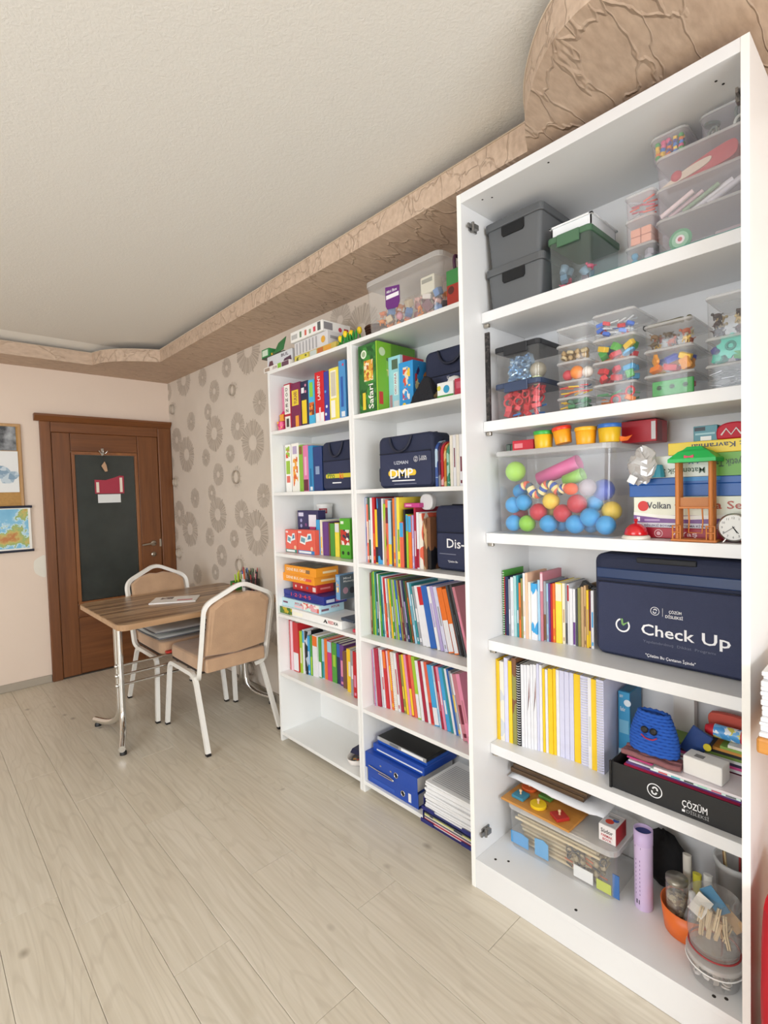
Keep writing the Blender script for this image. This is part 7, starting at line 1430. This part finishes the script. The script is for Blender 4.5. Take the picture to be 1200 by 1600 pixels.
def tray(lab, z, X):
    o = thing('letter_tray', lab, 'letter tray', (X, ty_, z), group=GP); NV_ = M('#1c2470', .3, var=.05); B().box(.0, .27, -tw_, 0, 0, .0025).build('tray_floor', NV_, o)
    for y0, y1 in ((-.003, 0), (-tw_, -tw_+.003)): B().box(.012, .27, y0, y1, .0025, .050).build('tray_side', NV_, o)
    B().box(.267, .27, -tw_+.003, -.003, .0025, .050).build('tray_back', NV_, o); B().box(-.002, .002, -.07, 0, .0, .016).build('tray_lip', NV_, o); B().box(-.002, .002, -tw_, -tw_+.07, 0, .016).build('tray_lip', NV_, o)
tray('lowest navy letter tray with magazines', ZB, 1.585); tray('middle navy letter tray with white papers', ZB+.0515, 1.592); 
z_ = ZB+.003; r = random.Random(41)
for i, c in enumerate(('#e4e0dc', '#b83a48', '#e8c8cc', '#5a5a5c', '#d8d4d0', '#a8bc3c', '#46485a')):
    o = thing('magazine', '%s magazine in the lowest letter tray, layer %s' % (cname(c), ORD[i]), 'magazine', (1.592+r.uniform(0, .006), ty_-.008-r.uniform(0, .004), z_), group='magazines in the lowest letter tray'); B().box(0, .22, -tw_+.026, 0, 0, .005).build('cover', M(c, .4, var=.05) if c != '#a8bc3c' else PR(('#a8bc3c', '#3a3c40', '#c8cc6a'), 26), o); z_ += .0053
def pile(lab, X, y, z, n, w, d, sk, seed, grp):
    r = random.Random(seed)
    for i in range(n):
        o = thing('paper_sheaf', '%s, sheaf %s from below' % (lab, ORD[i]), 'paper', (X+r.uniform(-.006, .006)+sk*i, y-r.uniform(0, .012), z), (0, 0, r.uniform(-.03, .03) if sk else 0), grp); t_ = r.uniform(.006, .010); b = B(); b.box(0, d, -w, 0, 0, t_); b.build('sheets', M('#e9e9ea', .7, var=.05, scale=70), o); z += t_+.0004
    return z, o
z_, _ = pile('white papers in the middle tray', 1.602, ty_-.005, ZB+.0548, 5, tw_-.025, .225, 0, 3, 'papers in the middle tray')
z_, top = pile('loose white papers heaped on the trays', 1.600, ty_-.006, ZB+.103, 8, tw_-.022, .225, .002, 9, 'papers heaped on the trays')
for i in range(14): B().box(.020+.012*i, .0235+.012*i, -tw_+.06+.01*(i % 3), -.02, .0102, .0104).build('printed_line', M('#9a9aa0', .6, var=0), top)
# ------------------------------------------------------------------ on the table
mg = thing('magazine', 'open white magazine with a dark photo lying on the table', 'magazine', (1.345, 3.59, TZ+.0005), (0, 0, -.55)); B().box(-.15, .15, -.105, .105, 0, .008).build('page_block', M('#eeecea', .5, var=.03), mg, bevel=.001, seg=1); B().box(-.142, .142, -.098, .098, .0082, .0086).build('cover_page', M('#f2f1f0', .3, var=.02), mg); B().box(-.10, -.02, .01, .08, .0087, .009).build('cover_photo', PR(('#4a4648', '#7a6a66', '#c8c0bc'), 40), mg); B().box(.02, .12, -.06, -.03, .0087, .009).build('cover_title', M('#c8606a', .5), mg)
hx, hy = 1.838, 3.40
ph = thing('pencil_holder', 'black wire mesh pencil holder at the wall end of the table', 'pencil holder', (hx, hy, TZ+.0005)); b = B(); HW, HH = .038, .100
for k in range(9):
    z = .002+HH*k/8; b.tube([(-HW, -HW, z), (HW, -HW, z), (HW, HW, z), (-HW, HW, z)], .0013, 4, closed=True)
for k in range(13):
    u = -HW+2*HW*k/12
    for p in ((u, -HW), (u, HW), (-HW, u), (HW, u)): b.tube([(p[0], p[1], .002), (p[0], p[1], HH)], .0011, 4)
b.build('mesh_wall', M('#1b1b1d', .5), ph); B().box(-HW, HW, -HW, HW, 0, .002).build('holder_base', M('#1b1b1d', .5), ph); B().tube([(-HW, -HW, HH), (HW, -HW, HH), (HW, HW, HH), (-HW, HW, HH)], .003, 6, closed=True).build('holder_rim', M('#1b1b1d', .4), ph)
def pen(lab, x, y, c, capc, h, lx, ly_, rad=.0045, grp='pens and pencils on the table'):
    o = thing('pencil', lab, 'pencil', (x, y, TZ+.0035), group=grp); p = Vector((lx, ly_, h)); B().tube([(0, 0, 0), p*.84], rad, 7).build('barrel', M(c, .4), o); B().tube([p*.84, p], rad, 7, rad=[rad*1.05, rad*.6]).build('tip', M(capc, .4), o)
r = random.Random(55)
for i in range(10):
    c, cc_ = [('#2a2a2c', '#1a1a1c'), ('#b8324a', '#2a2a2c'), ('#3a3a3e', '#5a7a4a'), ('#d0808a', '#2a2a2c'), ('#26262a', '#b83a3a'), ('#8a8a90', '#3a3a3c'), ('#5a4a3a', '#2c2c2c'), ('#2f6a4a', '#1e1e20'), ('#c0a0a4', '#2a2a2e'), ('#1f1f22', '#d8d0c0')][i]
    pen('%s dark tipped pencil, %s in the mesh holder' % (cname(c), ORD[i]), hx-.022+.011*(i % 5), hy-.016+.030*(i//5), c, cc_, r.uniform(.155, .185), .010*(i % 5-2), r.uniform(-.012, .012))
cu = thing('white_mug', 'white printed cup holding highlighters beside the mesh holder', 'cup', (1.846, 3.505, TZ+.0005)); B().lathe([(.030, 0), (.033, .003), (.036, .092), (.0335, .092), (.031, .006), (.0001, .004)], n=26).build('cup_body', M('#e9e8e6', .35), cu)
b = B(); fz = lambda u, v: (-math.cos(u/.0362+.6)*.0366, -math.sin(u/.0362+.6)*.0366, v); b.add([fz(-.014, .03), fz(-.005, .03), fz(.005, .03), fz(.014, .03), fz(.014, .07), fz(.005, .07), fz(-.005, .07), fz(-.014, .07)], [(0, 1, 6, 7), (1, 2, 5, 6), (2, 3, 4, 5)]); b.build('printed_picture', M('#8a8e92', .5), cu)
for i, (c, cc_) in enumerate((('#e8e040', '#d8d820'), ('#9ad040', '#7ab830'), ('#d03a4a', '#a82838'), ('#f0f0ee', '#3a6ab8'), ('#f07a4a', '#d85a30'), ('#3f7ac0', '#2a5a9a'), ('#e8c83a', '#c8a820'))):
    a = 2*PI*i/7; pen('%s highlighter pen in the white cup' % cname(c), 1.846+.014*math.cos(a), 3.505+.014*math.sin(a), c, cc_, .150+.012*(i % 3), .014*math.cos(a), .014*math.sin(a), .0068, 'highlighters in the white cup')
gbx = thing('green_pen_box', 'low green and red pen box with lime pens on the table', 'pen box', (1.850, 3.640, TZ+.0005)); b = B(); b.box(-.045, .045, -.045, -.042, 0, .060); b.box(-.045, .045, .042, .045, 0, .060); b.box(-.045, -.042, -.042, .042, 0, .060); b.box(.042, .045, -.042, .042, 0, .060); b.box(-.042, .042, -.042, .042, 0, .003); b.build('box_walls', M('#3a8a3c', .5), gbx); B().box(-.0456, -.0451, -.044, .010, .004, .050).build('red_side', M('#b8303c', .5), gbx)
for i, c in enumerate(('#b8e040', '#c8e83a', '#e8d83a', '#8ac83a', '#d83a4a')): pen('%s marker, %s from the wall side in the green pen box' % (cname(c), ORD[4-i]), 1.826+.013*i, 3.632-.012*(i % 2), c, c, .115+.012*(i % 3), .006*(i-2), -.012+.006*i, .0065, 'markers in the green pen box')
# folder on the table rods
tag(B().box(-.085, .085, -.017, .017, 0, .014).build('red_pen_box', M('#c8382c', .5), bevel=.002, seg=1), 'narrow red box resting on the table cross rods', 'box').location = (1.315, 3.490, .4645)
# ------------------------------------------------------------------ beside the wardrobe
ds = thing('pine_side_table', 'orange pine side table beside the wardrobe', 'table', (1.66, .0, 0)); PINE = WOOD('#c07a30', '#d89a4c', 'y', 5)
B().box(-.24, .24, -.45, .272, .868, .905).build('table_top', PINE, ds, bevel=.006)
for sx in (-1, 1):
    for y0 in (-.42, ): B().box(sx*.21-.02, sx*.21+.02, y0-.02, y0+.02, 0, .867).build('leg', PINE, ds, bevel=.002, seg=1)
B().box(.19, .23, .225, .265, 0, .867).build('leg', PINE, ds, bevel=.002, seg=1)
z_ = .9055; r = random.Random(66)
for i in range(13):
    o = thing('paper_bundle', 'white paper bundle on the pine side table, %s from below' % ORD[i], 'paper', (1.424+.002*i+r.uniform(0, .008), .270-r.uniform(0, .004), z_), (0, 0, -r.uniform(.0, .05)), 'white papers on the pine side table'); t_ = r.uniform(.007, .014); B().box(r.uniform(0, .012), .25, -.30, 0, 0, t_).build('sheets', M('#ececee', .7, var=.04, scale=60), o, bevel=.002, seg=1); z_ += t_+.0006
rb = thing('red_bag', 'red fabric bag on the floor beside the wardrobe', 'bag', (1.53, .152, 0)); b = B(); NU, NV = 28, 12; vs = []; r = random.Random(14)
for iv in range(NV+1):
    v = iv/NV
    for iu in range(NU):
        a = 2*PI*iu/NU; k = (1-.10*v**3)*(1+.05*math.sin(a*5+v*4)); sx = abs(math.cos(a))**.45*(1 if math.cos(a) > 0 else -1); sy = abs(math.sin(a))**.45*(1 if math.sin(a) > 0 else -1); vs.append((.13*sx*k, .122*sy*k, .002+.50*v+.02*math.sin(a*2)*v))
b.add(vs, [(iv*NU+iu, iv*NU+(iu+1) % NU, (iv+1)*NU+(iu+1) % NU, (iv+1)*NU+iu) for iv in range(NV) for iu in range(NU)], True); b.add(vs, [tuple(range(NU-1, -1, -1)), tuple(range(NV*NU, NV*NU+NU))]); b.build('bag_body', M('#b80c20', .6, var=.1, scale=8), rb)
for s in (-1, 1): B().tube(smooth([(s*.03, -.05, .50), (s*.035, -.04, .58), (s*.035, .04, .58), (s*.03, .05, .50)], 5), .008, 8).build('handle', M('#a00c1c', .6), rb)
